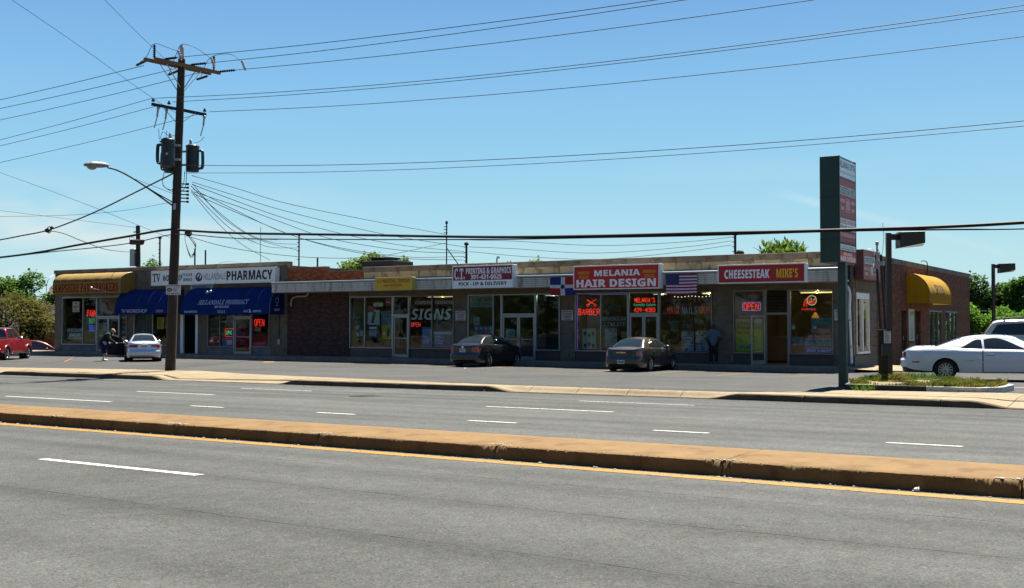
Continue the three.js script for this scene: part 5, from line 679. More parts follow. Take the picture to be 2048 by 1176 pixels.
for (const [x, z, w, seed, label] of [[-62.8, -49.4, 2.6, 3, 'dim shelves of pawned goods inside the pawnbroker window'], [-49.9, -49.0, 1.7, 5, 'dim shelves of small boxes inside the left pharmacy window'], [-46.7, -49.0, 1.1, 6, 'dim shelves of small boxes inside the pharmacy window right of its door'], [-38.5, -49.2, 2.0, 7, 'dim shelves of paper goods inside the left printing shop window'], [-34.5, -49.6, 2.4, 8, 'dim shelves of paper goods behind the SIGNS lettering'], [-55.4, -49.3, 2.6, 9, 'dim shelves of television sets inside the TV workshop']]) {
  const t = thing('display_shelves', label, 'shelves', [x, 0, z]), r = rng(seed * 31); part('upright', merge([boxAt(-w / 2, -w / 2 + 0.04, 0, 2.2, -0.25, 0.15), boxAt(w / 2 - 0.04, w / 2, 0, 2.2, -0.25, 0.15)]), M.dark, t); for (let k = 0; k < 4; k++) part('shelf', boxAt(-w / 2 + 0.04, w / 2 - 0.04, 0.5 + k * 0.5, 0.53 + k * 0.5, -0.25, 0.15), M.inFloor, t);
  for (let k = 0; k < 4; k++) { let q = -w / 2 + 0.08; while (q < w / 2 - 0.3) { const bw = 0.14 + 0.26 * r(), bh = 0.14 + 0.26 * r(); if (r() > 0.2) part('goods', boxAt(q, q + bw - 0.03, 0.532 + k * 0.5, 0.532 + k * 0.5 + bh, -0.2, 0.08), std(0.05 + 0.4 * r(), 0.05 + 0.3 * r(), 0.05 + 0.3 * r(), 0.7), t); q += bw; } }
}
// ================= utility pole, lamps, pylon, wires =================
const woodTex = texture(256, 512, (u, v) => { const n = fbm(u * 26, v * 3, 4, 26, 5), m = fbm(u * 6, v * 10, 4, 6, 9), k = 0.55 + 0.9 * n * (0.5 + m); return [0.036 * k, 0.023 * k, 0.016 * k]; });
M.poleWood = new THREE.MeshStandardMaterial({ map: woodTex, roughness: 0.9 }); M.armWood = mapped(texture(256, 256, (u, v) => { const n = fbm(u * 3, v * 30, 4, 3, 15), k = 0.5 + n; return [0.23 * k, 0.125 * k, 0.065 * k]; }), 1, 0.85);
M.porc = std(0.36, 0.36, 0.37, 0.35); M.tank = std(0.020, 0.026, 0.030, 0.45, { metalness: 0.2 });
const PB = [-34.76, -0.06, -30.5], PT = [-34.57, 12.25, -30.8];
const onPole = (y) => { const t = (y - PB[1]) / (PT[1] - PB[1]); return [lerp(PB[0], PT[0], t), y, lerp(PB[2], PT[2], t)]; };
{
  const t = thing('utility_pole', 'tall dark leaning wooden utility pole with crossarms on the far pavement', 'utility pole');
  part('pole', rod([PB[0], PB[1] - 0.3, PB[2]], PT, 0.205, 0.14, 18), M.poleWood, t);
  const arm = (y, z0, z1, dx, w, h, x0, x1) => bar([x0 + dx, y, z0], [x1 + dx, y, z1], w, h);
  for (const dx of [-0.19, 0.19]) part('crossarm', arm(11.98, dx < 0 ? -29.25 : -29.45, dx < 0 ? -32.35 : -32.5, dx, 0.1, 0.13, -34.72, -34.42), M.armWood, t);
  part('crossarm', bar([-34.98, 10.32, -29.68], [-34.32, 10.18, -31.85], 0.09, 0.11), M.dark, t);
  for (const [a, b] of [[[-34.82, 11.9, -29.95], [-34.72, 11.0, -30.72]], [[-34.5, 11.9, -29.98], [-34.5, 11.05, -30.72]], [[-34.72, 11.9, -31.6], [-34.62, 11.0, -30.88]], [[-34.4, 11.9, -31.65], [-34.5, 11.0, -30.88]], [[-34.82, 10.25, -30.1], [-34.62, 9.65, -30.66]], [[-34.42, 10.2, -31.4], [-34.55, 9.75, -30.85]]]) part('brace', bar(a, b, 0.04, 0.015), M.steel, t);
  const ins = (p, s = 1) => { const l = [rod(p, [p[0], p[1] + 0.55 * s, p[2]], 0.03)]; for (let k = 0; k < 6; k++) l.push(new THREE.CylinderGeometry(0.055, 0.06, 0.03, 10).translate(p[0], p[1] + 0.1 + k * 0.08 * s, p[2])); return merge(l); };
  part('post_insulator', ins([-34.78, 12.05, -29.62]), M.dark, t); part('post_insulator', ins([-34.24, 12.05, -32.18]), M.dark, t); part('top_insulator', merge([new THREE.CylinderGeometry(0.09, 0.1, 0.42, 12).translate(PT[0], 12.5, PT[2]), new THREE.CylinderGeometry(0.04, 0.09, 0.14, 12).translate(PT[0], 12.76, PT[2])]), M.porc, t);
  const strain = (a, b) => { const A = V3(...a), B = V3(...b), l = [rod(a, b, 0.018)]; for (let k = 1; k < 8; k++) { const p = A.clone().lerp(B, k / 8); const g = new THREE.CylinderGeometry(0.05, 0.05, 0.035, 8).applyQuaternion(new THREE.Quaternion().setFromUnitVectors(V3(0, 1, 0), B.clone().sub(A).normalize())); l.push(g.translate(p.x, p.y, p.z)); } return merge(l); };
  for (const [a, b] of [[[-34.4, 12.03, -29.8], [-33.75, 12.02, -29.85]], [[-34.2, 12.0, -30.9], [-33.3, 11.96, -30.93]], [[-34.1, 11.98, -32.3], [-33.15, 11.94, -32.33]], [[-34.9, 11.98, -29.4], [-35.6, 11.85, -29.42]], [[-34.85, 11.85, -30.9], [-35.5, 11.75, -30.92]], [[-34.6, 11.85, -32.2], [-35.3, 11.78, -32.22]]]) part('strain_insulator', strain(a, b), M.dark, t);
  for (const a of [[-34.08, 12.06, -30.35], [-33.75, 12.02, -31.75], [-33.0, 11.98, -32.7]]) { const l = [rod(a, [a[0] - 0.22, a[1] + 0.42, a[2]], 0.03)]; for (let k = 0; k < 4; k++) l.push(new THREE.CylinderGeometry(0.06, 0.06, 0.03, 8).rotateZ(0.48).translate(a[0] - 0.04 - k * 0.045, a[1] + 0.1 + k * 0.09, a[2])); part('surge_arrester', merge(l), M.porc, t); }
  for (const p of [[[-35.6, 11.85, -29.42], [-35.1, 12.15, -29.5], [-34.8, 12.64, -29.62], [-34.5, 12.55, -29.95], [-34.3, 12.45, -30.3]], [[-35.4, 11.8, -30.9], [-34.95, 12.5, -30.85], [-34.57, 12.84, -30.8], [-34.15, 12.7, -31.2], [-33.97, 12.42, -31.7]], [[-34.9, 11.85, -32.1], [-34.5, 12.45, -32.1], [-34.24, 12.62, -32.18], [-33.6, 12.66, -32.5], [-33.22, 12.36, -32.7]]]) part('jumper_wire', tube(p, 0.012, 30), M.wire, t);
  for (const p of [[-34.92, 10.2, -29.95], [-34.82, 10.16, -30.28], [-34.3, 10.08, -31.75]]) part('fuse_cutout', merge([rod(p, [p[0], p[1] - 0.35, p[2] + 0.05], 0.04), rod([p[0], p[1] - 0.36, p[2] + 0.05], [p[0] - 0.1, p[1] - 0.78, p[2] + 0.1], 0.022), new THREE.SphereGeometry(0.07, 8, 6).translate(p[0], p[1], p[2])]), M.porc, t);
  for (const p of [[-34.98, 10.42, -29.75], [-34.8, 10.40, -30.38], [-34.34, 10.29, -31.8]]) part('pin_insulator', lathe([[0.02, 0], [0.075, 0.02], [0.06, 0.07], [0.03, 0.1], [0.05, 0.13], [0, 0.15]], 10).translate(...p), M.dark, t);
  for (const p of [[[-35.0, 9.42, -30.05], [-35.0, 9.0, -30.1], [-34.7, 9.25, -30.0], [-34.4, 9.08, -30.0]], [[-34.92, 9.38, -30.38], [-34.95, 9.1, -30.4], [-34.75, 9.2, -30.6], [-35.0, 9.05, -30.95]], [[-34.4, 9.3, -31.85], [-34.5, 9.1, -31.7], [-34.6, 9.02, -31.5]]]) part('jumper_wire', tube(p, 0.01, 24), M.wire, t);
  for (let k = 0; k < 7; k++) { const r = rng(40 + k), a = [-34.5 - 0.35 * r(), 7.9 - 0.1 * r(), -30.1 - 1.2 * r()], b = onPole(6.6 + 0.7 * r()); part('drop_loop', tube([a, [a[0] - 0.1, a[1] - 0.5 - 0.3 * r(), a[2]], [b[0] - 0.2, b[1] - 0.1, b[2] + 0.2 - 0.4 * r()], b], 0.012, 24), M.wire, t); }
  for (let k = 0; k < 6; k++) { const r = rng(60 + k), y = 6.6 + 0.14 * k; part('bracket', merge([rod(onPole(y), [-34.42, y, -31.02], 0.025), new THREE.CylinderGeometry(0.05, 0.05, 0.08, 8).translate(-34.42, y, -31.02)]), M.dark, t); }
  for (let k = 0; k < 4; k++) { const r = rng(80 + k); part('slack_loop', tube([[-34.5, 5.4, -31.0], [-34.3 + 0.2 * r(), 5.0 - 0.3 * r(), -31.2], [-34.45, 4.6 - 0.3 * r(), -31.25], [-34.6, 5.0, -31.1], [-34.5, 5.35, -30.95]], 0.009, 30), M.wire, t); }
  part('ground_wire_cover', rod([PB[0] + 0.17, 0, PB[2] + 0.12], [PB[0] + 0.15, 3, PB[2] + 0.06], 0.02), M.dark, t); part('tag', boxAt(-34.6, -34.45, 6.25, 6.5, -30.46, -30.45), M.porc, t);
}
function transformer(label, p, r, h, turn) {
  const t = thing('transformer', label, 'transformer', p, turn);
  part('tank', lathe([[0, -h / 2], [r * 0.96, -h / 2], [r, -h / 2 + 0.03], [r, h / 2 - 0.06], [r * 1.05, h / 2 - 0.05], [r * 1.05, h / 2], [r * 0.75, h / 2 + 0.05], [0, h / 2 + 0.07]], 24), M.tank, t);
  part('cooling_pipe', merge([[-0.06], [0.06]].map(([z]) => tube([[-r + 0.02, h * 0.32, z], [-r - 0.13, h * 0.30, z], [-r - 0.15, h * 0.2, z], [-r - 0.15, -h * 0.28, z], [-r - 0.12, -h * 0.36, z], [-r + 0.02, -h * 0.38, z]], 0.045, 30, 7))), M.tank, t);
  part('bushing', lathe([[0.03, 0], [0.07, 0.02], [0.05, 0.06], [0.07, 0.09], [0.05, 0.13], [0.065, 0.16], [0.03, 0.24], [0, 0.26]], 10).translate(0.08, h / 2 + 0.03, 0), M.porc, t);
  part('lug', merge([rod([0, h * 0.35, r], [0, h * 0.35, r + 0.1], 0.035), rod([-0.15, h * 0.38, r * 0.9], [-0.2, h * 0.38, r + 0.08], 0.03)]), M.tank, t); part('plate', boxAt(0.0, 0.1, -0.1, -0.02, r - 0.003, r + 0.006), M.porc, t);
  part('mounting_bracket', merge([boxAt(r - 0.03, r + 0.22, h * 0.25, h * 0.32, -0.05, 0.05), boxAt(r - 0.03, r + 0.22, -h * 0.27, -h * 0.2, -0.05, 0.05)]), M.steel, t);
}
transformer('large black drum transformer left of the pole, nearest the road', [-34.42, 8.40, -30.02], 0.26, 1.06, 0.5); transformer('black drum transformer half hidden behind the larger one left of the pole', [-35.06, 8.27, -30.72], 0.25, 1.0, 0.2); transformer('black drum transformer right of the pole with a small pale plate', [-34.6, 8.37, -31.42], 0.26, 1.03, Math.PI + 0.5);
{ const t = thing('street_lamp', 'grey cobra-head street lamp on a long curved arm bolted to the utility pole', 'street lamp');
  part('arm', tube([[-34.68, 6.36, -30.62], [-34.9, 6.95, -29.6], [-35.1, 7.42, -28.7], [-35.2, 7.6, -28.2], [-35.25, 7.65, -27.85]], 0.032, 40, 8), M.dark, t); part('lower_arm', tube([[-34.68, 6.52, -30.6], [-34.85, 6.85, -29.85], [-35.0, 7.18, -29.2]], 0.022, 20, 6), M.dark, t); part('stay_rod', rod([-34.66, 6.86, -30.6], [-35.07, 7.36, -28.85], 0.009), M.dark, t);
  const g = new THREE.SphereGeometry(1, 18, 12); const P = g.attributes.position; for (let i = 0; i < P.count; i++) { const z = P.getZ(i); P.setXYZ(i, P.getX(i) * 0.20 * (0.75 + 0.25 * z), P.getY(i) * (P.getY(i) > 0 ? 0.15 : 0.09), z * 0.48); } g.computeVertexNormals();
  part('housing', g.rotateX(0.05).rotateY(-0.35).translate(-35.42, 7.70, -27.5), std(0.17, 0.17, 0.165, 0.6), t); part('lens', new THREE.SphereGeometry(0.15, 14, 8).scale(1, 0.9, 1.35).translate(-35.48, 7.65, -27.34), std(0.20, 0.19, 0.16, 0.25), t); part('photocell', new THREE.CylinderGeometry(0.03, 0.035, 0.07, 8).translate(-35.38, 7.84, -27.58), M.steel, t); }
{ const t = thing('pole_notice', 'white carpet cleaning notice nailed to the utility pole', 'notice', [-34.73, 2.91, -30.27], 0.62); part('board', boxAt(-0.02, 0.54, 0, 0.4, -0.01, 0), M.white, t); part('print', printed(0.56, 0.4, -0.02, 0, 0.003, 160, (c, w, h) => { bg(c, w, h, '#b9b9b6'); fit(c, 'SER CARPET CLEANING', 8, 6, w - 16, 15, '#222'); c.fillStyle = '#2a2a2c'; c.beginPath(); c.ellipse(38, 58, 30, 22, 0, 0, 7); c.fill(); fit(c, 'CCC', 20, 50, 36, 14, '#bbb'); lines(c, 76, 34, 72, 46, 4, '#444', 3); fit(c, '301-464-6737', 8, 92, w - 16, 16, '#222'); }), M.print, t); part('nails', merge([[0, 0.36], [0.5, 0.36]].map(([x, y]) => new THREE.SphereGeometry(0.012, 6, 4).translate(x, y, 0.008))), M.steel, t); }
{ const t = thing('cable_can', 'small dark round canister hung on the cable bundle right of the pole', 'cable box', [-34.45, 5.36, -31.1]); part('drum', new THREE.CylinderGeometry(0.12, 0.12, 0.2, 14).rotateX(Math.PI / 2).rotateY(0.5), M.dark, t); part('strap', new THREE.TorusGeometry(0.125, 0.012, 5, 16).rotateY(0.5), M.steel, t); }
{ const t = thing('cable_splice_case', 'dark cylindrical splice case on the lower cable left of the pole', 'cable box', [-36.75, 5.06, -30.5]); part('case', new THREE.CylinderGeometry(0.11, 0.11, 0.62, 12).rotateZ(Math.PI / 2 - 0.06), M.dark, t); part('end_caps', merge([-0.33, 0.33].map((x) => new THREE.CylinderGeometry(0.07, 0.07, 0.1, 10).rotateZ(Math.PI / 2).translate(x, -x * -0.06, 0))), M.dark, t); }
{ const t = thing('wire_clamp', 'clamped splice knot on the thick cable sloping down left of the pole', 'cable clamp', [-46.2, 5.85, -33.0]); t.position.set(...[-43.49, 5.88, -31.24]); part('clamp', merge([new THREE.SphereGeometry(0.1, 8, 6).scale(1.6, 1, 1), new THREE.SphereGeometry(0.08, 8, 6).translate(0.3, 0.1, 0)]), M.dark, t); part('loop', new THREE.TorusGeometry(0.14, 0.02, 5, 16).translate(0.12, 0.02, 0), M.wire, t); }
// ---------- wires, each strung separately ----------
for (const [label, r, pts] of [
  ['topmost thin black wire running right from the wooden crossarm', 0.013, [[-33.83, 12.03, -29.85], [-27.60, 11.60, -29.60], [-21.37, 11.26, -29.35], [-15.14, 10.99, -29.11], [-8.92, 10.82, -28.86], [-2.69, 10.73, -28.61], [3.54, 10.72, -28.36], [9.77, 10.80, -28.11], [16.00, 10.97, -27.86]]],
  ['second black wire from the top running right off the wooden crossarm', 0.013, [[-33.35, 11.96, -30.93], [-27.18, 11.61, -30.69], [-21.02, 11.35, -30.44], [-14.85, 11.17, -30.19], [-8.68, 11.07, -29.95], [-2.51, 11.06, -29.70], [3.66, 11.13, -29.45], [9.83, 11.28, -29.21], [16.00, 11.52, -28.96]]],
  ['third black wire from the top running right off the wooden crossarm', 0.013, [[-33.15, 11.94, -32.33], [-27.00, 11.56, -32.08], [-20.86, 11.26, -31.83], [-14.72, 11.04, -31.59], [-8.57, 10.91, -31.34], [-2.43, 10.85, -31.10], [3.71, 10.89, -30.85], [9.86, 11.00, -30.61], [16.00, 11.20, -30.36]]],
  ['upper of a close pair of wires running right from the lower crossarm', 0.011, [[-35.14, 10.58, -29.81], [-28.75, 10.06, -29.55], [-22.36, 9.66, -29.29], [-15.97, 9.39, -29.04], [-9.57, 9.24, -28.78], [-3.18, 9.22, -28.53], [3.21, 9.33, -28.27], [9.61, 9.56, -28.02], [16.00, 9.92, -27.76]]],
  ['lower of a close pair of wires running right from the lower crossarm', 0.011, [[-34.61, 10.48, -30.38], [-28.28, 10.03, -30.13], [-21.96, 9.68, -29.88], [-15.63, 9.44, -29.63], [-9.31, 9.30, -29.37], [-2.98, 9.26, -29.12], [3.35, 9.33, -28.87], [9.67, 9.49, -28.61], [16.00, 9.77, -28.36]]],
  ['single wire running right from the right end of the lower crossarm', 0.011, [[-33.94, 10.23, -31.66], [-27.70, 9.76, -31.41], [-21.46, 9.40, -31.16], [-15.22, 9.14, -30.91], [-8.97, 8.98, -30.66], [-2.73, 8.93, -30.41], [3.51, 8.98, -30.16], [9.76, 9.13, -29.91], [16.00, 9.39, -29.66]]],
  ['wire running right just under the transformers, upper of two', 0.011, [[-34.14, 7.97, -30.57], [-27.87, 7.47, -30.31], [-21.60, 7.09, -30.06], [-15.33, 6.83, -29.81], [-9.07, 6.67, -29.56], [-2.80, 6.64, -29.31], [3.47, 6.71, -29.06], [9.73, 6.90, -28.81], [16.00, 7.20, -28.56]]],
  ['thin grey wire running right under the transformers, lower of two', 0.009, [[-34.13, 7.67, -30.57], [-27.87, 7.22, -30.31], [-21.60, 6.88, -30.06], [-15.33, 6.65, -29.81], [-9.07, 6.53, -29.56], [-2.80, 6.52, -29.31], [3.47, 6.62, -29.06], [9.73, 6.84, -28.81], [16.00, 7.16, -28.56]]],
  ['topmost wire running left from the wooden crossarm', 0.013, [[-35.12, 11.79, -29.40], [-40.10, 11.64, -29.60], [-45.09, 11.54, -29.80], [-50.07, 11.49, -30.00], [-55.06, 11.50, -30.20], [-60.04, 11.57, -30.40], [-65.03, 11.68, -30.60], [-70.01, 11.86, -30.80], [-75.00, 12.08, -31.00]]],
  ['second wire from the top running left off the wooden crossarm', 0.013, [[-35.01, 11.95, -30.90], [-40.01, 11.80, -31.10], [-45.01, 11.70, -31.30], [-50.01, 11.65, -31.50], [-55.01, 11.66, -31.70], [-60.00, 11.73, -31.90], [-65.00, 11.85, -32.10], [-70.00, 12.02, -32.30], [-75.00, 12.25, -32.50]]],
  ['third wire from the top running left behind the pole', 0.013, [[-34.70, 12.06, -32.19], [-39.74, 11.83, -32.39], [-44.78, 11.66, -32.59], [-49.81, 11.54, -32.79], [-54.85, 11.48, -32.99], [-59.89, 11.48, -33.20], [-64.93, 11.53, -33.40], [-69.96, 11.63, -33.60], [-75.00, 11.79, -33.80]]],
  ['upper wire running left from the lower crossarm', 0.011, [[-35.14, 10.58, -29.81], [-40.13, 10.22, -30.01], [-45.11, 9.92, -30.20], [-50.09, 9.67, -30.40], [-55.07, 9.48, -30.60], [-60.05, 9.34, -30.80], [-65.04, 9.26, -31.00], [-70.02, 9.23, -31.20], [-75.00, 9.25, -31.40]]],
  ['middle wire running left from the lower crossarm', 0.011, [[-34.85, 10.36, -30.09], [-39.87, 10.03, -30.29], [-44.89, 9.77, -30.50], [-49.90, 9.55, -30.70], [-54.92, 9.39, -30.90], [-59.94, 9.29, -31.10], [-64.96, 9.24, -31.30], [-69.98, 9.25, -31.50], [-75.00, 9.31, -31.70]]],
  ['lowest of three wires running left from the lower crossarm', 0.011, [[-34.18, 10.23, -31.67], [-39.28, 9.87, -31.87], [-44.39, 9.58, -32.08], [-49.49, 9.33, -32.28], [-54.59, 9.15, -32.48], [-59.69, 9.02, -32.69], [-64.80, 8.95, -32.89], [-69.90, 8.94, -33.10], [-75.00, 8.99, -33.30]]],
  ['thick black cable bundle crossing the whole view below the sign tops', 0.047, [[-62.00, 4.40, -31.40], [-46.31, 4.76, -30.85], [-43.47, 4.88, -30.74], [-40.79, 5.08, -30.63], [-37.47, 5.30, -30.50], [-34.70, 5.47, -30.39], [-33.96, 5.40, -30.36], [-31.28, 5.18, -30.25], [-25.26, 4.84, -30.01], [-18.97, 4.49, -29.76], [-15.37, 4.37, -29.61], [-12.17, 4.30, -29.49], [-7.96, 4.20, -29.32], [-3.81, 4.18, -29.15], [14.00, 4.90, -28.60]]],
  ['thinner black cable slung just below the thick cable bundle', 0.02, [[-62.00, 4.35, -31.50], [-46.31, 4.74, -30.85], [-42.56, 4.87, -30.70], [-39.10, 4.95, -30.56], [-36.84, 5.05, -30.47], [-34.70, 5.26, -30.39], [-33.67, 5.23, -30.35], [-31.27, 4.99, -30.25], [-25.26, 4.68, -30.01], [-18.97, 4.42, -29.76], [-15.37, 4.32, -29.61], [-12.17, 4.24, -29.49], [-7.96, 4.17, -29.32], [-5.50, 4.09, -29.22], [-3.82, 4.03, -29.15], [14.00, 3.90, -28.60]]],
  ['thick dark cable sloping down left from the pole to a clamped splice', 0.03, [[-34.64, 7.75, -30.62], [-35.16, 7.62, -30.65], [-36.90, 7.13, -30.63], [-39.44, 6.53, -30.81], [-41.79, 6.14, -31.12], [-43.49, 5.88, -31.24], [-45.86, 5.75, -31.53], [-47.54, 5.65, -31.66], [-52.14, 5.53, -32.33]]],
  ['branch cable drooping right from the splice to the far pole', 0.018, [[-43.49, 5.88, -31.24], [-43.89, 5.87, -32.17], [-46.11, 5.79, -34.90], [-50.22, 5.79, -39.42], [-56.14, 6.17, -45.15], [-67.37, 7.03, -55.83]]],
  ['thin guy wire slanting down from the top left corner to the lower crossarm', 0.008, [[-30.62, 11.87, -19.81], [-31.29, 11.74, -21.16], [-33.36, 11.42, -25.17], [-34.43, 10.44, -29.22], [-34.64, 10.03, -30.74]]],
  ['steep thin guy wire slanting down to the pole just under the wooden crossarm', 0.008, [[-32.67, 13.78, -24.42], [-33.47, 13.33, -26.28], [-34.20, 12.78, -28.18], [-34.61, 11.70, -30.75]]],
  ['thin wire sagging down from the left edge to behind the pole', 0.008, [[-48.76, 9.30, -30.90], [-46.66, 8.64, -31.03], [-41.19, 7.06, -30.90], [-36.46, 5.57, -30.90], [-34.98, 5.15, -30.76]]],
  ['thin wire rising from the left edge to the pole below the lamp arm', 0.008, [[-50.60, 6.90, -32.11], [-47.55, 6.73, -31.65], [-42.22, 6.51, -31.44], [-38.14, 6.46, -31.03], [-34.91, 6.59, -30.69]]],
  ['faint thin wire from the left edge to the far pole top', 0.012, [[-74.97, 10.08, -47.56], [-74.08, 9.93, -49.30], [-70.97, 9.45, -52.42], [-67.38, 8.88, -55.82]]],
  ['uppermost thin service wire fanning from the pole to the braced mast', 0.014, [[-34.62, 7.70, -31.41], [-34.71, 7.46, -33.84], [-34.81, 7.14, -36.69], [-35.02, 6.87, -42.35], [-35.30, 6.62, -49.89]]],
  ['second service wire fanning from the pole to the roof mast by the printing sign', 0.014, [[-34.58, 7.44, -31.39], [-34.51, 7.11, -33.65], [-34.44, 6.76, -36.11], [-34.21, 6.13, -43.31], [-34.00, 5.89, -49.87]]],
  ['third service wire fanning from the pole to the roof mast by the printing sign', 0.014, [[-34.58, 7.34, -31.39], [-34.51, 6.90, -33.65], [-34.43, 6.42, -36.29], [-34.31, 5.95, -40.26], [-34.18, 5.68, -44.42], [-34.01, 5.64, -49.78]]],
  ['fourth service wire fanning from the pole to the roof mast by the printing sign', 0.014, [[-34.58, 7.05, -31.49], [-34.51, 6.70, -33.65], [-34.44, 6.24, -36.11], [-34.35, 5.76, -38.73], [-34.26, 5.52, -41.73], [-34.14, 5.42, -45.60], [-34.01, 5.56, -49.78]]],
  ['fifth service wire fanning from the pole to the roof mast by the printing sign', 0.014, [[-34.58, 6.97, -31.49], [-34.50, 6.30, -34.21], [-34.40, 5.60, -37.40], [-34.29, 5.25, -40.75], [-34.15, 5.12, -45.20], [-34.01, 5.38, -49.78]]],
  ['upper steep service wire from the pole to the insulator mast behind the pharmacy', 0.014, [[-35.18, 7.37, -31.88], [-36.95, 6.79, -34.85], [-39.53, 6.21, -39.17], [-42.22, 6.09, -43.68], [-45.68, 6.44, -49.50]]],
  ['lower steep service wire from the pole to the insulator mast behind the pharmacy', 0.014, [[-35.18, 7.20, -31.88], [-36.76, 6.62, -34.52], [-38.43, 6.11, -37.32], [-41.71, 5.81, -42.83], [-45.69, 6.23, -49.51]]],
  ['low slack wire drooping from the pole behind the pharmacy sign toward the braced mast', 0.014, [[-34.62, 5.24, -31.33], [-34.68, 5.00, -32.99], [-34.77, 4.84, -35.43], [-34.90, 4.81, -39.05], [-35.06, 5.09, -43.56], [-35.30, 6.15, -49.89]]],
  ['middle of three wires sagging between the two roof masts over the hair sign', 0.014, [[-33.87, 5.90, -50.06], [-31.87, 5.80, -51.00], [-27.84, 5.52, -52.88], [-23.27, 5.83, -55.02], [-21.33, 6.10, -55.92]]],
  ['lowest of three wires sagging between the two roof masts over the hair sign', 0.014, [[-33.87, 5.65, -50.06], [-30.90, 5.34, -51.45], [-27.50, 5.20, -53.04], [-23.27, 5.60, -55.02], [-21.33, 5.89, -55.92]]],
  ['topmost of three wires sagging between the two roof masts over the hair sign', 0.014, [[-33.87, 6.27, -50.06], [-31.87, 6.20, -51.00], [-27.57, 5.92, -53.00], [-23.27, 6.09, -55.02], [-21.30, 6.30, -55.93]]],
  ['slack service wire fanning lowest from the pole toward the roof mast by the printing sign', 0.013, [[-34.58, 7.16, -31.44], [-34.51, 6.51, -33.65], [-34.43, 5.81, -36.24], [-34.31, 5.24, -40.06], [-34.18, 5.03, -44.42], [-34.01, 5.18, -49.65]]],
  ['steepest thin service wire dropping from the pole behind the pharmacy roof', 0.013, [[-35.43, 7.16, -32.13], [-37.83, 6.41, -35.68], [-40.91, 5.78, -40.24], [-45.61, 5.41, -47.20]]],
  ['thin service wire crossing the fan from the pole to the mast behind the pharmacy', 0.013, [[-35.32, 7.48, -32.10], [-37.36, 6.60, -35.53], [-40.58, 6.06, -40.93], [-45.69, 6.11, -49.51]]],
]) solo(r > 0.015 ? 'cable' : 'wire', tube(pts, r, Math.max(30, pts.length * 10), 5), M.wire, label, r > 0.015 ? 'cable' : 'wire');
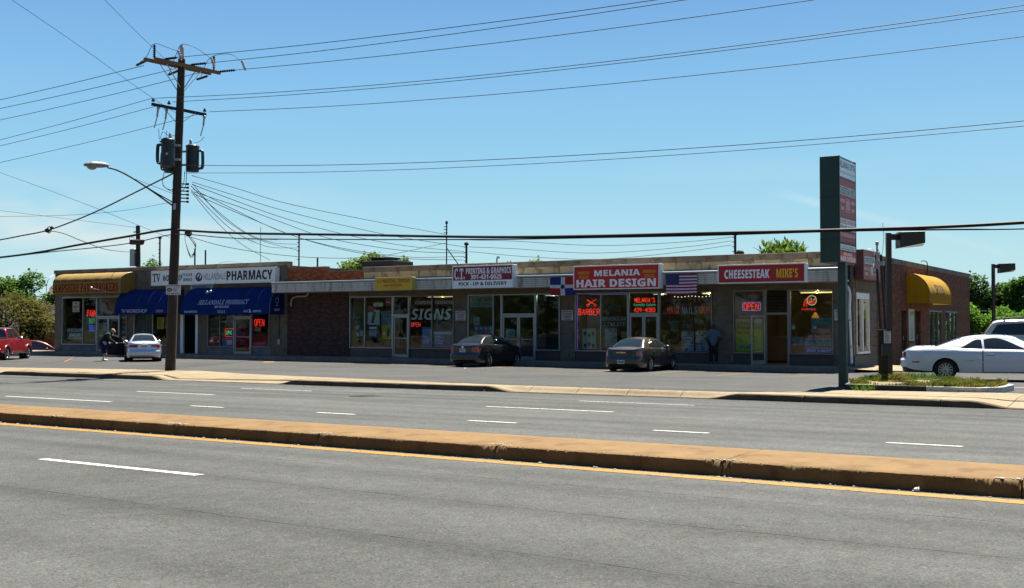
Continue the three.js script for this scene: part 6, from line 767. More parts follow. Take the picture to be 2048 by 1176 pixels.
// ---------- tall pylon sign ----------
{
  const t = thing('pylon_sign', 'tall green two-sided pylon sign listing the shops, on a square dark green post', 'pylon sign', [-8.68, 0, -30.87]);
  const green = mapped(concreteTex([0.013, 0.040, 0.030], 0.12, 141, 0.2), 2, 0.42), W = 0.53, D = 1.66, y0 = 3.46, y1 = 6.39;
  part('post', rboxAt(-0.13, 0.09, 0.0, y0, -0.48, -0.26, 0.012), green, t);
  part('cabinet', rboxAt(-W, -0.004, y0, y1, -D, 0, 0.012), green, t); part('base_plate', boxAt(-0.2, 0.16, -0.05, 0.03, -0.56, -0.18), green, t);
  const rows = [[6.34, 5.82, (c, w, h) => { bg(c, w, h, '#e2ecf0'); fit(c, 'HILLANDALE CENTER', 8, 14, w - 16, 34, '#3c4a56', SANSB); fit(c, 'ADDITIONAL PARKING IN REAR', 14, 66, w - 28, 16, '#4c5a64', SANS); }],
    [5.80, 4.72, (c, w, h) => { bg(c, w, h, '#9c2224'); c.fillStyle = '#c6caca'; c.fillRect(0, h * 0.2, w, h * 0.22); fit(c, "CHEESESTEAK MIKE'S", 4, h * 0.225, w - 8, h * 0.17, '#23282a', SANSB); fit(c, 'PHILLY', 12, h * 0.54, w * 0.28, h * 0.08, '#dcb0b0'); fit(c, 'SUBS', 22, h * 0.74, w * 0.2, h * 0.08, '#dcb0b0'); c.strokeStyle = '#b9b9b4'; c.lineWidth = 3; c.strokeRect(w * 0.38, h * 0.52, w * 0.26, h * 0.32); fit(c, 'PUB', w * 0.41, h * 0.57, w * 0.2, h * 0.22, '#c0c0bb', SERIFB); fit(c, 'CARRY', w * 0.70, h * 0.54, w * 0.26, h * 0.08, '#dcb0b0'); fit(c, 'OUT', w * 0.74, h * 0.74, w * 0.2, h * 0.08, '#dcb0b0'); }],
    [4.70, 4.36, (c, w, h) => { bg(c, w, h, '#e6e2de'); fit(c, 'HAMPSHIRE PAWNBROKERS', 4, 6, w - 8, h * 0.36, '#8a2c28', SERIFB); fit(c, 'MON.-SAT. 10AM-7PM', 10, h * 0.58, w - 20, h * 0.28, '#43302e', SANSB); }],
    [4.34, 4.00, (c, w, h) => { bg(c, w, h, '#942228'); fit(c, 'TV WORKSHOP', 8, 8, w - 16, h * 0.34, '#e4d6d6', SANS); fit(c, 'TV-VCR SERVICE', 14, h * 0.6, w - 28, h * 0.26, '#a88', SANS); }],
    [3.98, 3.58 + 0.22, (c, w, h) => { bg(c, w, h, '#e4ebeb'); fit(c, 'HILLANDALE PHARMACY', 4, 5, w - 8, h * 0.42, '#333c40', SANS); fit(c, 'COMPLETE Rx SERVICES 434-5100', 12, h * 0.66, w - 24, h * 0.22, '#3c4448', SANSB); }],
    [3.78, 3.48, (c, w, h) => { bg(c, w, h, '#d03c24'); fit(c, 'MELANIA', w * 0.22, 5, w * 0.54, h * 0.27, '#f0dcd6', SANSB); fit(c, 'HAIR DESIGN', 6, h * 0.46, w - 12, h * 0.44, '#f4e6e0', SANSB); }]];
  rows.forEach(([b, a, draw]) => { const m = printed(D - 0.08, b - a - 0.02, 0.04, a + 0.01, 0.012, 320, draw).rotateY(Math.PI / 2).translate(0, 0, 0); part('sign_panel', m, M.print, t); });
  part('panel_rails', merge([5.81, 4.71, 4.35, 3.99, 3.79].map((y) => boxAt(-0.01, 0.018, y - 0.012, y + 0.012, -D, 0))), green, t); for (const z of [-0.04, -D - 0.004]) part('edge_trim', boxAt(-0.01, 0.02, y0, y1, z, z + 0.044), green, t); for (const y of [4.1, 5.25]) part('cabinet_seam', boxAt(-W - 0.004, -0.006, y, y + 0.014, -0.02, 0.004), M.dark, t);
  part('ballast_box', rboxAt(-0.05, 0.12, 3.0, 3.4, -0.9, -0.62, 0.02), M.dark, t); part('feed_cable', tube([[0.0, 3.3, -0.6], [0.1, 3.0, -0.7], [0.02, 2.8, -0.5]], 0.02, 16), M.wire, t);
}
// ---------- car park lights ----------
function lotLight(label, p, h, turn, s = 1) {
  const t = thing('car_park_light', label, 'lamp post', p, turn); part('pole', rboxAt(-0.07 * s, 0.07 * s, 0, h, -0.07 * s, 0.07 * s, 0.008), M.bronze, t); part('arm', rboxAt(0.07 * s, 0.36 * s, h - 0.21 * s, h - 0.03 * s, -0.05, 0.05, 0.01), M.bronze, t);
  const sh = new THREE.Shape([[0.28, 0], [0.98, 0.02], [0.98, -0.30], [0.28, -0.44]].map(([x, y]) => new THREE.Vector2(x * s, y * s)));
  part('lamp_head', muv(new THREE.ExtrudeGeometry(sh, { depth: 0.42 * s, bevelThickness: 0.01, bevelSize: 0.012, bevelSegments: 2 }).translate(0, h, -0.21 * s)), M.bronze, t);
  part('lens', quadGrid(4, 4, (u, v) => { const x = lerp(0.31, 0.97, u) * s; return [x, h + (lerp(-0.44, -0.30, (x / s - 0.28) / 0.7) - 0.02 - 0.06 * Math.sin(Math.PI * v) * u) * s, lerp(-0.2, 0.2, v) * s]; }), std(0.62, 0.56, 0.40, 0.35), t); part('base_plate', rboxAt(-0.16 * s, 0.16 * s, 0, 0.05, -0.16 * s, 0.16 * s, 0.01), M.bronze, t);
}
lotLight('nearer dark bronze car park light beside the wooden stub posts', [-8.02, 0.06, -33.6], 4.36, 0.55); lotLight('farther dark bronze car park light in front of the right-hand trees', [-10.3, -0.05, -66.6], 5.12, 0.5, 1.12);
{ const t = thing('wooden_stub_post', 'short thick dark wooden post beside the nearer car park light', 'post', [-8.22, 0, -33.75]); part('post', rboxAt(-0.13, 0.14, -0.1, 1.56, -0.12, 0.12, 0.02), M.poleWood, t); part('cap', rboxAt(-0.145, 0.155, 1.56, 1.6, -0.135, 0.135, 0.01), M.dark, t); part('base_block', boxAt(0.0, 0.5, -0.05, 0.12, -0.3, -0.05), M.kerb, t); }
for (const [x, lab] of [[-8.5, 'left of two slim leaning dark posts before the brick side wall'], [-8.36, 'right of two slim leaning dark posts before the brick side wall']]) { const t = thing('leaning_post', lab, 'post', [x, 0, -34.1]); part('post', bar([0.2, 0, 0], [0, 3.82, 0], 0.08, 0.06), M.dark, t); part('bracket', boxAt(-0.05, 0.09, 3.5, 3.62, -0.05, 0.05), M.steel, t); }
{ const t = thing('conduit_pipe', 'short grey conduit standing up between the tops of the leaning posts', 'conduit', [-8.46, 3.4, -34.05]); part('pipe', rod([0, 0, 0], [0, 0.75, 0], 0.03), M.steel, t); part('head', lathe([[0.03, 0], [0.05, 0.02], [0.045, 0.1], [0, 0.12]], 10).translate(0, 0.7, 0), M.steel, t); part('loose_wire', tube([[0.02, 0.6, 0], [0.12, 0.4, 0], [0.2, 0.9, 0.02], [0.18, 1.35, 0.04]], 0.008, 20), M.steel, t); }
{ const t = thing('meter_box', 'dark box with a white printed card fixed to the nearer car park light', 'notice box', [-8.05, 0.86, -33.42], 0.45); part('box', rboxAt(-0.14, 0.12, 0, 0.33, -0.1, 0.1, 0.02), M.black, t); part('card_holder', rboxAt(-0.1, 0.12, 0.34, 0.72, -0.02, 0.04, 0.006), M.dark, t); part('card', printed(0.2, 0.35, -0.09, 0.355, 0.044, 64, (c, w, h) => { bg(c, w, h, '#b3b2ae'); fit(c, 'NOTICE', 8, 6, w - 16, 9, '#333'); lines(c, 8, 24, w - 16, h - 34, 9, '#555', 8); }), M.print, t); }
// ---------- things on the roofs ----------
function mast(label, x, z, y0, y1, arms, r = 0.035, brace) { const t = thing('service_mast', label, 'service mast', [x, y0, z]); const h = y1 - y0; part('pipe', rod([0, 0, 0], [0, h, 0], r), M.dark, t); part('weather_head', lathe([[r, 0], [r * 2.2, 0.03], [r * 2, 0.14], [0, 0.2]], 10).translate(0, h - 0.02, 0), M.dark, t); if (arms.length) part('insulators', merge(arms.map((y) => rod([-0.16, y - y0, 0], [0.06, y - y0, 0], 0.022))), M.dark, t).userData.kind = 'stuff'; part('base_flange', lathe([[0.16, 0], [0.14, 0.06], [r, 0.2]], 12), M.dark, t); if (brace) part('brace', rod([0, h * 0.55, 0], [1.35, 0, 0], 0.03), M.dark, t); }
mast('tall braced mast on the roof beside the printing sign', -35.3, -50, 4.3, 7.2, [7.05, 6.9, 6.72], 0.035, true); mast('shorter insulator mast on the roof above the printing sign', -34.0, -50, 4.3, 6.0, [5.9, 5.6, 5.35, 5.15], 0.06); mast('insulator mast on the roof right behind the pharmacy sign', -45.98, -50, 4.6, 7.0, [6.6, 6.35, 6.1, 5.6], 0.045); mast('insulator mast on the roof above the cheesesteak sign', -21.16, -56, 4.3, 6.4, [6.3, 6.05, 5.8, 5.55], 0.07); mast('dark service mast on the roof left of the utility pole', -58.03, -50, 4.6, 7.3, [7.0, 6.6, 6.35, 6.1], 0.055);
for (const [x, y1, lab, y0] of [[-54.78, 6.55, 'left of two plain vent pipes on the roof just right of the utility pole', 4.6], [-53.83, 6.42, 'right of two plain vent pipes on the roof just right of the utility pole', 4.6], [-44.53, 5.66, 'plain vent pipe standing behind the stepped orange brick parapet', 4.2]]) { const t = thing('vent_pipe', lab, 'vent pipe', [x, y0, -50]); part('pipe', rod([0, 0, 0], [0, y1 - y0, 0], 0.05), M.dark, t); part('flashing', lathe([[0.2, 0], [0.06, 0.18]], 12), M.steel, t); }
{ const t = thing('tv_antenna', 'thin television antenna on the roof behind the pharmacy sign', 'antenna', [-49.1, 4.6, -50]); part('mast', rod([0, 0, 0], [0, 3.05, 0], 0.018), M.steel, t); part('boom', rod([-1.9, 2.35, 0], [1.7, 2.2, 0.3], 0.012), M.steel, t); for (let k = 0; k < 9; k++) { const x = -1.1 + k * 0.32; part('element', rod([x, 2.1 + 0.02 * k, -0.5], [x + 0.1, 2.5, 0.5], 0.007), M.steel, t); } }
{ const t = thing('roof_unit', 'low dark vent housing on the roof above the yellow copying sign', 'roof vent', [-42.6, 4.3, -54]); part('housing', rboxAt(-1.1, 1.3, 0, 1.25, -1, 1, 0.03), M.roofing, t); part('hood', merge([rboxAt(-0.7, 0.45, 1.25, 1.42, -0.6, 0.6, 0.02), rboxAt(-0.8, 0.55, 1.42, 1.48, -0.7, 0.7, 0.02)]), M.dark, t); part('louvres', merge([0.3, 0.5, 0.7, 0.9].map((y) => boxAt(-1.0, 1.2, y, y + 0.08, 1, 1.03))), M.dark, t); }
{ const t = thing('mushroom_vent', 'round black vent cap on the roof above the cheesesteak sign', 'roof vent', [-19.4, 4.3, -52]); part('stem', rod([0, 0, 0], [0, 0.75, 0], 0.09), M.dark, t); part('cap', new THREE.SphereGeometry(0.2, 14, 10).scale(1, 0.85, 1).translate(0, 0.88, 0), M.dark, t); }
for (const [x, lab] of [[-33.2, 'left of two low round vents on the roof above the printing sign'], [-32.2, 'right of two low round vents on the roof above the printing sign']]) { const t = thing('mushroom_vent', lab, 'roof vent', [x, 4.3, -51]); part('stem', rod([0, 0, 0], [0, 0.55, 0], 0.08), M.dark, t); part('cap', new THREE.SphereGeometry(0.2, 12, 8).scale(1, 0.6, 1).translate(0, 0.66, 0), M.dark, t); }
{ const t = thing('goose_pipe', 'small hooked pipe on the roof between the round vents', 'vent pipe', [-32.7, 4.3, -51]); part('pipe', tube([[0, 0, 0], [0, 0.9, 0], [0.02, 1.05, 0], [0.12, 1.08, 0], [0.14, 0.98, 0]], 0.035, 20, 7), M.dark, t); part('flange', lathe([[0.12, 0], [0.04, 0.1]], 10), M.dark, t); }
for (const [x, lab, hang] of [[-49.6, 'thin gooseneck sign lamp arching out over the pharmacy awning', 1], [-59.6, 'small sign lamp on a thin arm over the pawnbroker awning', 0]]) { const t = thing('sign_lamp', lab, 'sign lamp', [x, 0, F]); if (hang) { part('arm', tube([[1.6, 5.32, 0.0], [0.4, 5.42, 0.3], [0, 5.3, 0.5], [0.05, 4.4, 0.7], [0.08, 3.75, 1.2]], 0.013, 40, 5), M.steel, t); part('lamp', merge([new THREE.SphereGeometry(0.09, 10, 8).translate(-0.08, 3.6, 1.3), new THREE.SphereGeometry(0.08, 10, 8).translate(0.2, 3.66, 1.3), rod([-0.08, 3.66, 1.3], [0.2, 3.7, 1.3], 0.02)]), M.steel, t); } else { part('arm', tube([[1.5, 3.72, 1.2], [0.8, 3.85, 1.4], [0, 4.0, 1.6]], 0.013, 20, 5), M.steel, t); part('lamp', new THREE.SphereGeometry(0.09, 10, 8).translate(0, 4.02, 1.62), M.steel, t); } }
// far wooden pole behind the left building
{ const t = thing('far_utility_pole', 'dark far wooden pole rising behind the pawnbroker roof', 'utility pole', [-74.6, -0.8, -62]); part('pole', rod([0.3, 0, 0], [0, 10.6, 0], 0.24, 0.17, 12), M.poleWood, t); part('equipment_case', rboxAt(-0.7, -0.1, 7.3, 8.7, -0.25, 0.25, 0.05), M.steel, t); part('crossarm', rod([-0.5, 10.1, 0], [0.5, 10.1, 0.2], 0.05), M.dark, t); part('loop', tube([[-0.3, 9.6, 0.1], [-0.7, 9.7, 0.2], [-0.6, 9.1, 0.2], [-0.2, 9.3, 0.1]], 0.025, 20), M.wire, t); }
// litter on the ground
for (const [x, z, s, lab] of [[-35.6, -45.3, 0.16, 'pale blue scrap of paper on the walkway edge before the SIGNS window'], [-38.6, -44.6, 0.1, 'white paper scrap on the car park before the printing shop'], [-19.2, -44.4, 0.18, 'white paper scrap on the ground by the grey-brown sedan'], [-9.6, -34.6, 0.2, 'white paper scrap on the ground beside the pylon sign'], [-27.5, -40.4, 0.12, 'white scrap on the car park right of the dark grey sedan']]) { const t = thing('paper_scrap', lab, 'litter', [x, Math.max(lotY(x, z), z < -45.62 ? 0 : -9) + 0.01, z]); part('sheet', quadGrid(4, 4, (u, v) => [(u - 0.5) * s, 0.03 * Math.sin(u * 5 + v * 4) * s * 4 * 0.3 + 0.01, (v - 0.5) * s]), lab.includes('blue') ? std(0.3, 0.45, 0.6, 0.8) : M.white, t); }
// ================= vehicles =================
// Local axes: nose towards -z, right side +x, ground y = 0. Lengthwise position a runs from the rear bumper (0) to the nose (L).
M.tyre = std(0.018, 0.018, 0.018, 0.85); M.rimAlloy = std(0.42, 0.42, 0.43, 0.3, { metalness: 0.85 }); M.tail = new THREE.MeshPhysicalMaterial({ color: new THREE.Color().setRGB(0.34, 0.012, 0.012), roughness: 0.12, clearcoat: 1 }); M.clearLamp = new THREE.MeshPhysicalMaterial({ color: new THREE.Color().setRGB(0.6, 0.6, 0.58), roughness: 0.1, clearcoat: 1 }); M.trimBlack = std(0.012, 0.012, 0.012, 0.55); M.chrome = std(0.72, 0.72, 0.72, 0.08, { metalness: 1 });
M.autoGlass = new THREE.MeshPhysicalMaterial({ color: new THREE.Color().setRGB(0.014, 0.018, 0.018), roughness: 0.02, ior: 1.75, side: THREE.DoubleSide });
const paint = (r, g, b, metal = 0.0, rough = 0.35) => new THREE.MeshPhysicalMaterial({ color: new THREE.Color().setRGB(r, g, b), metalness: metal, roughness: rough, clearcoat: 1, clearcoatRoughness: 0.04, side: THREE.DoubleSide });
function vehicle(name, label, category, pos, turnDeg, S) {
  const t = thing(name, label, category, pos, turnDeg * Math.PI / 180), L = S.L, W = S.W, body = S.paint;
  // half outline in plan, rear centre -> side -> nose centre
  const crv = new THREE.CatmullRomCurve3((S.plan ?? [[0, 0], [0.012, 0.45], [0.06, 0.70], [0.20, 0.84], [0.55, 0.93], [1.2, 0.985], [L * 0.5, 1.0], [L - 1.3, 0.985], [L - 0.65, 0.93], [L - 0.28, 0.82], [L - 0.1, 0.62], [L - 0.02, 0.34], [L, 0]]).map(([a, w]) => V3(w * W, 0, a)), false, 'centripetal');
  const N = 420, C = crv.getSpacedPoints(N), T = C.map((p, i) => { const d = C[Math.min(N, i + 1)].clone().sub(C[Math.max(0, i - 1)]).normalize(); return d; });
  const at = (s) => { const f = clamp(s) * N, i = Math.min(N - 1, Math.floor(f)), k = f - i; return { x: lerp(C[i].x, C[i + 1].x, k), a: lerp(C[i].z, C[i + 1].z, k), nx: lerp(T[i].z, T[i + 1].z, k), na: -lerp(T[i].x, T[i + 1].x, k) }; };
  const sAt = (a) => { let lo = 0.0, hi = 1; for (let i = 0; i < 40; i++) { const m = (lo + hi) / 2; at(m).a < a ? lo = m : hi = m; } return (lo + hi) / 2; };
  const ysh = (a) => smoothInterp(S.shoulder, a);
  const rearOff = S.rearOff ?? [[0.2, -0.10], [0.28, -0.02], [0.36, 0.03], [0.52, 0.045], [0.58, 0.03], [0.62, -0.035], [0.80, -0.045], [0.93, -0.05], [1.1, -0.09]];
  const frontOff = [[0.2, -0.06], [0.32, 0.02], [0.5, 0.03], [0.6, 0.0], [0.75, -0.06], [1.0, -0.2]];
  const sideOff = S.sideOff ?? [[0.16, -0.07], [0.26, -0.015], [0.42, 0.0], [0.56, 0.012], [0.70, 0.0], [0.86, -0.025], [1.0, -0.06], [1.2, -0.1]];
  const wheels = [S.wr, S.wf], RA = S.arch, RT = S.tyre;
  const yb = (p) => { let y = lerp(S.sill, S.bumper, clamp(Math.abs(p.na) * 1.4)); for (const w of wheels) { const d = Math.abs(p.a - w); if (d < RA && p.x > W * 0.6) y = Math.max(y, RT * 0.95 + Math.sqrt(Math.max(0, RA * RA - d * d))); } return y; };
  const wall = (s, v, off = 0) => { const p = at(s), y0 = yb(p), y1 = ysh(p.a), y = y0 + (y1 - y0) * v, k = sm(clamp((Math.abs(p.na) - 0.25) / 0.6)), o = lerp(interp(sideOff, y), interp(p.na < 0 ? rearOff : frontOff, y), k) - 0.035 * clamp((v - 0.93) / 0.07) ** 2 + off; return [p.x + p.nx * o, y, p.a + p.na * o]; };
  const P = (q, m = 1) => [q[0] * m, q[1], L / 2 - q[2]];
  const patch = (s0, s1, v0, v1, ns, nv, off = 0, m = 1) => quadGrid(ns, nv, (u, v) => P(wall(lerp(s0, s1, u), lerp(v0, v1, v), off), m), m > 0);
  // wall patch bounded by lengthwise positions and heights in metres
  const patchY = (s0, s1, ya, yb2, ns, nv, off, m) => quadGrid(ns, nv, (u, v) => { const s = lerp(s0, s1, u), p = at(s), b = yb(p), y = lerp(ya, yb2, v); return P(wall(s, (y - b) / (ysh(p.a) - b), off), m); }, m > 0);
  const deckY = (s, u) => { const q = wall(s, 1); return [q[0] * u, q[1] + S.crown * (1 - u * u) * clamp(at(s).a / 0.35) * clamp((L - at(s).a) / 0.5), q[2]]; };
  const deck = (s0, s1, ns, off = 0, u0 = -1) => quadGrid(ns, 14, (u, v) => { const q = deckY(lerp(s0, s1, u), lerp(u0, -u0, v)); return P([q[0], q[1] + off, q[2]]); }, true);
  const sD = S.doors.map((d) => d.map(sAt)), sTr = sAt(S.trunk), sHd = sAt(S.hood), gap = 0.0022;
  const bodyParts = [];
  for (const m of [1, -1]) {
    let s = 0.0; const cuts = [...sD.flat(), 1];
    for (let i = 0; i < cuts.length; i += 2) { const e = cuts[i] - (i < cuts.length - 1 ? gap : 0); bodyParts.push(patch(s, e, 0, 1, Math.max(10, Math.round((e - s) * 330)), 14, 0, m)); s = (cuts[i + 1] ?? 1) + gap; }
  }
  part('body', merge([...bodyParts.map((g) => toCreasedNormals(g, 0.9)), deck(sTr + gap, sHd - gap, 60)]), body, t);
  sD.forEach(([a, b], i) => { for (const m of [1, -1]) { if (m < 0 && S.openLeft === i) continue; const d = part('door', toCreasedNormals(patch(a + gap, b - gap, 0.02, 1, 40, 14, 0.001, m), 0.9), body, t); const h = wall(b - (b - a) * (i === S.doors.length - 1 && 0 ? 0.1 : 0.86), 0.78, 0.02), hp = P(h, m); part('door_handle', rboxAt(hp[0] - 0.02, hp[0] + 0.02, hp[1] - 0.018, hp[1] + 0.018, hp[2] - 0.1, hp[2] + 0.1, 0.012), S.handle ?? body, d); } });
  part('trunk_lid', deck(0, sTr, 50, 0.002), body, t); part('hood', deck(sHd, 1, 50, 0.002), body, t);
  part('underbody', merge([rboxAt(-W + 0.28, W - 0.28, S.sill - 0.03, 0.62, -L / 2 + 0.35, L / 2 - 0.3, 0.05), boxAt(-W + 0.1, W - 0.1, S.sill + 0.02, Math.min(0.75, S.belt - 0.15), L / 2 - S.wf + RA + 0.03, L / 2 - S.wr - RA - 0.03)]), M.trimBlack, t);
  for (const w of wheels) part('wheel_well', merge([1, -1].map((m) => new THREE.CylinderGeometry(RA + 0.01, RA + 0.01, 0.3, 26, 1, true, -Math.PI / 2, Math.PI).rotateZ(Math.PI / 2).rotateX(0).translate(m * (W - 0.24), RT * 0.95, L / 2 - w))), M.trimBlack, t);
  if (S.valance) for (const m of [1, -1]) part('lower_valance', patchY(0, sAt(S.wr - RA - 0.02), S.bumper - S.valance, S.bumper + 0.03, 30, 3, -0.03, m), M.trimBlack, t);
  if (S.cladding) for (const m of [1, -1]) part('lower_cladding', patchY(sAt(S.wr + RA + 0.02), sAt(S.wf - RA - 0.02), S.sill, S.cladding, 30, 4, 0.012, m), S.claddingMat ?? M.trimBlack, t);
  if (S.strip) for (const m of [1, -1]) part('side_strip', patchY(sAt(S.wr + RA + 0.03), sAt(S.wf - RA - 0.05), S.strip - 0.012, S.strip + 0.012, 30, 2, 0.012, m), S.stripMat ?? body, t);
  // greenhouse
  const R = S.roof, a0 = R[0][0], a1 = R[R.length - 1][0], yr = (a) => smoothInterp(R, a);
  const wb = (a) => wall(sAt(a), 1)[0] - 0.05, tum = S.tumble ?? 0.27;
  const green = (a, v) => {           // v: 0 belt ... 0.5 rail ... 1 centre line of the roof
    const yd = ysh(a) - 0.02, h = Math.max(0.0, yr(a) - yd), w0 = wb(a), k = clamp(h / (S.H - S.belt)), rail = w0 - tum * k, edgeDrop = 0.055 * k;
    let x, y;
    if (v < 0.46) { const q = v / 0.46; x = lerp(w0, rail + 0.035 * k, q) + 0.018 * k * Math.sin(q * Math.PI); y = yd + (h - edgeDrop - 0.05 * k) * q; }
    else if (v < 0.56) { const q = (v - 0.46) / 0.10, c = q * Math.PI / 2; x = rail + 0.035 * k * Math.cos(c) - 0.05 * k * q; y = yd + h - edgeDrop - 0.05 * k + 0.062 * k * Math.sin(c); }
    else { const q = (v - 0.56) / 0.44; x = (rail - 0.05 * k) * (1 - q); y = yd + h - (edgeDrop - 0.012 * k) * (1 - q) ** 2; }
    const e = x / Math.max(0.01, w0), fr = clamp((a - (a0 + a1) / 2) / ((a1 - a0) / 2)), rr = clamp(((a0 + a1) / 2 - a) / ((a1 - a0) / 2));
    return [x, y, a - (S.bowF ?? 0.16) * e * e * fr ** 2 + (S.bowR ?? 0.12) * e * e * rr ** 2];
  };
  for (const m of [1, -1]) bodyParts.length = 0;
  const roofG = []; for (const m of [1, -1]) roofG.push(quadGrid(70, 34, (u, v) => P(green(lerp(a0, a1, u), v), m), m > 0));
  part('roof', merge(roofG), body, t);
  const gp = (corners, off, m) => { const f = (u, v) => { const A = corners, top = [lerp(A[1][0], A[2][0], u), lerp(A[1][1], A[2][1], u)], bot = [lerp(A[0][0], A[3][0], u), lerp(A[0][1], A[3][1], u)]; const arc = (A.arc ?? 0) * Math.sin(Math.PI * u); return [lerp(bot[0], top[0], v), lerp(bot[1], top[1] + arc, v)]; }; return quadGrid(18, 10, (u, v) => { const [a, q] = f(u, v), e = 1e-3, p = green(a, q), pa = green(a + e, q), pq = green(a, q + e); const n = V3(...P(pa)).sub(V3(...P(p))).cross(V3(...P(pq)).sub(V3(...P(p)))).normalize(); if (n.y < 0 && n.x < 0) n.negate(); if (n.x < 0 && Math.abs(n.x) > 0.5) n.negate(); if (Math.abs(n.x) <= 0.5 && n.y < 0) n.negate(); const w = P(p); return [(w[0] + n.x * off) * m, w[1] + n.y * off, w[2] + n.z * off]; }, m > 0); };
  for (const w of S.windows) for (const m of [1, -1]) { const g = part('window', gp(w, 0.006, m), S.glass ?? M.autoGlass, t); if (S.winTrim) { const c = [w[0], w[1], w[2], w[3]]; } }
  const band = (q0, q1, u0, name) => part(name, merge([1, -1].map((m) => gp([[q0, u0], [q0, 1.0], [q1, 1.0], [q1, u0]], 0.006, m))), S.glass ?? M.autoGlass, t);
  if (S.rearGlass) band(S.rearGlass[0], S.rearGlass[1], S.rearGlass[2] ?? 0.60, 'rear_window');
  band(S.windshield[0], S.windshield[1], 0.60, 'windshield');
  // wheels
  for (const a of wheels) for (const m of [1, -1]) {
    const w = sub('wheel', t, [m * (W - 0.115), RT, L / 2 - a]);
    part('tyre', lathe([[RT * 0.66, -0.10], [RT * 0.93, -0.105], [RT * 0.985, -0.085], [RT, -0.05], [RT, 0.05], [RT * 0.985, 0.085], [RT * 0.93, 0.105], [RT * 0.66, 0.10], [RT * 0.66, -0.10]], 32).rotateZ(Math.PI / 2), M.tyre, w);
    const sp = []; const n = S.spokes ?? 5; sp.push(lathe([[RT * 0.58, 0.05], [RT * 0.60, 0.085], [RT * 0.67, 0.095], [RT * 0.67, 0.06]], 30), lathe([[0, 0.075], [0.055, 0.072], [0.06, 0.03]], 16)); for (let k = 0; k < n; k++) sp.push(new THREE.BoxGeometry(RT * 0.60, 0.03, S.spokeW ?? 0.075).translate(RT * 0.32, 0.055, 0).rotateY(k * 2 * Math.PI / n));
    part('rim', merge(sp).rotateZ(-m * Math.PI / 2), S.rim ?? M.rimAlloy, w); part('brake', new THREE.CylinderGeometry(RT * 0.6, RT * 0.6, 0.04, 24).rotateZ(Math.PI / 2), M.trimBlack, w);
  }
  // lamps, plate, mirrors
  for (const [s0, s1, y0, y1, mat, nm] of S.lamps) for (const m of [1, -1]) part(nm, patchY(s0 < 0 ? sAt(-s0) : s0, s1 < 0 ? sAt(-s1) : s1, y0, y1, 14, 6, 0.009, m), mat, t);
  if (S.plate) { const pl = wall(0, (S.plate - S.bumper) / (ysh(0) - S.bumper), 0.02), q = P(pl); part('number_plate', rboxAt(-0.155, 0.155, pl[1] - 0.08, pl[1] + 0.08, q[2] - 0.012, q[2] + 0.006, 0.005), M.white, t); part('plate_print', printed(0.3, 0.15, -0.15, pl[1] - 0.075, q[2] + 0.009, 64, (c, w, h) => { bg(c, w, h, '#b9b9ae'); fit(c, S.plateText, 6, 8, w - 12, h - 16, '#2c3040', SANSB); }), M.print, t); }
  if (S.mirror) for (const m of [1, -1]) { const p = P(green(S.mirror, 0.05), m); part('mirror', new THREE.SphereGeometry(0.1, 14, 10).scale(1.15, 0.68, 0.8).translate(p[0] + m * 0.10, p[1] + 0.05, p[2]), S.mirrorMat ?? body, t); part('mirror_arm', rod([p[0] - m * 0.02, p[1], p[2] - 0.02], [p[0] + m * 0.06, p[1] + 0.03, p[2]], 0.025), M.trimBlack, t); }
  return { t, wall, green, P, at, sAt, patchY, L, deckY };
}
const sedanWin = (r, f, B) => B;
// grey-brown sedan before the salon
const grey = paint(0.042, 0.038, 0.034, 0.5, 0.34);
{
  const L = 4.88, v = vehicle('sedan', 'grey-brown four-door sedan parked nose-in before the hair salon door', 'car', [-20.48, lotY(-20.5, -43.3), -43.3], 5, { L, W: 0.895, H: 1.41, belt: 0.96, sill: 0.19, bumper: 0.24, crown: 0.04, paint: grey, wr: 1.08, wf: 3.80, arch: 0.36, tyre: 0.32, spokes: 7,
    shoulder: [[0, 0.925], [0.12, 0.965], [0.7, 1.0], [1.6, 0.985], [2.6, 0.955], [3.6, 0.93], [4.2, 0.86], [4.65, 0.74], [4.88, 0.64]], roof: [[0.55, 0.97], [1.05, 1.23], [1.42, 1.37], [1.95, 1.42], [2.6, 1.405], [3.0, 1.30], [3.78, 0.93]],
    doors: [[1.32, 2.28], [2.28, 3.40]], trunk: 0.62, hood: 3.72, rearGlass: [0.66, 1.34], windshield: [3.08, 3.66], windows: [[[1.28, 0.06], [1.55, 0.42], [2.22, 0.44], [2.24, 0.06]], [[2.34, 0.06], [2.32, 0.44], [2.92, 0.42], [3.42, 0.06]]],
    lamps: [[0.105, -0.34, 0.68, 0.86, M.tail, 'tail_light'], [-4.5, -4.75, 0.55, 0.68, M.clearLamp, 'headlight']], plate: 0.43, plateText: 'DBD-MJU', mirror: 3.2, handle: grey });
  part('trunk_badge', textGeo('ACURA', -0.2, 0.78, 0.4, 0.05, fontB, 0.01).translate(0, 0, L / 2 + 0.005 - 0.035 + 0.045 - 0.05 + 0.05), M.chrome, v.t); part('plate_recess', v.patchY(0, 0.07, 0.66, 0.87, 12, 4, 0.004, 1), grey, v.t);
}
const charcoal = paint(0.020, 0.020, 0.023, 0.45, 0.32);
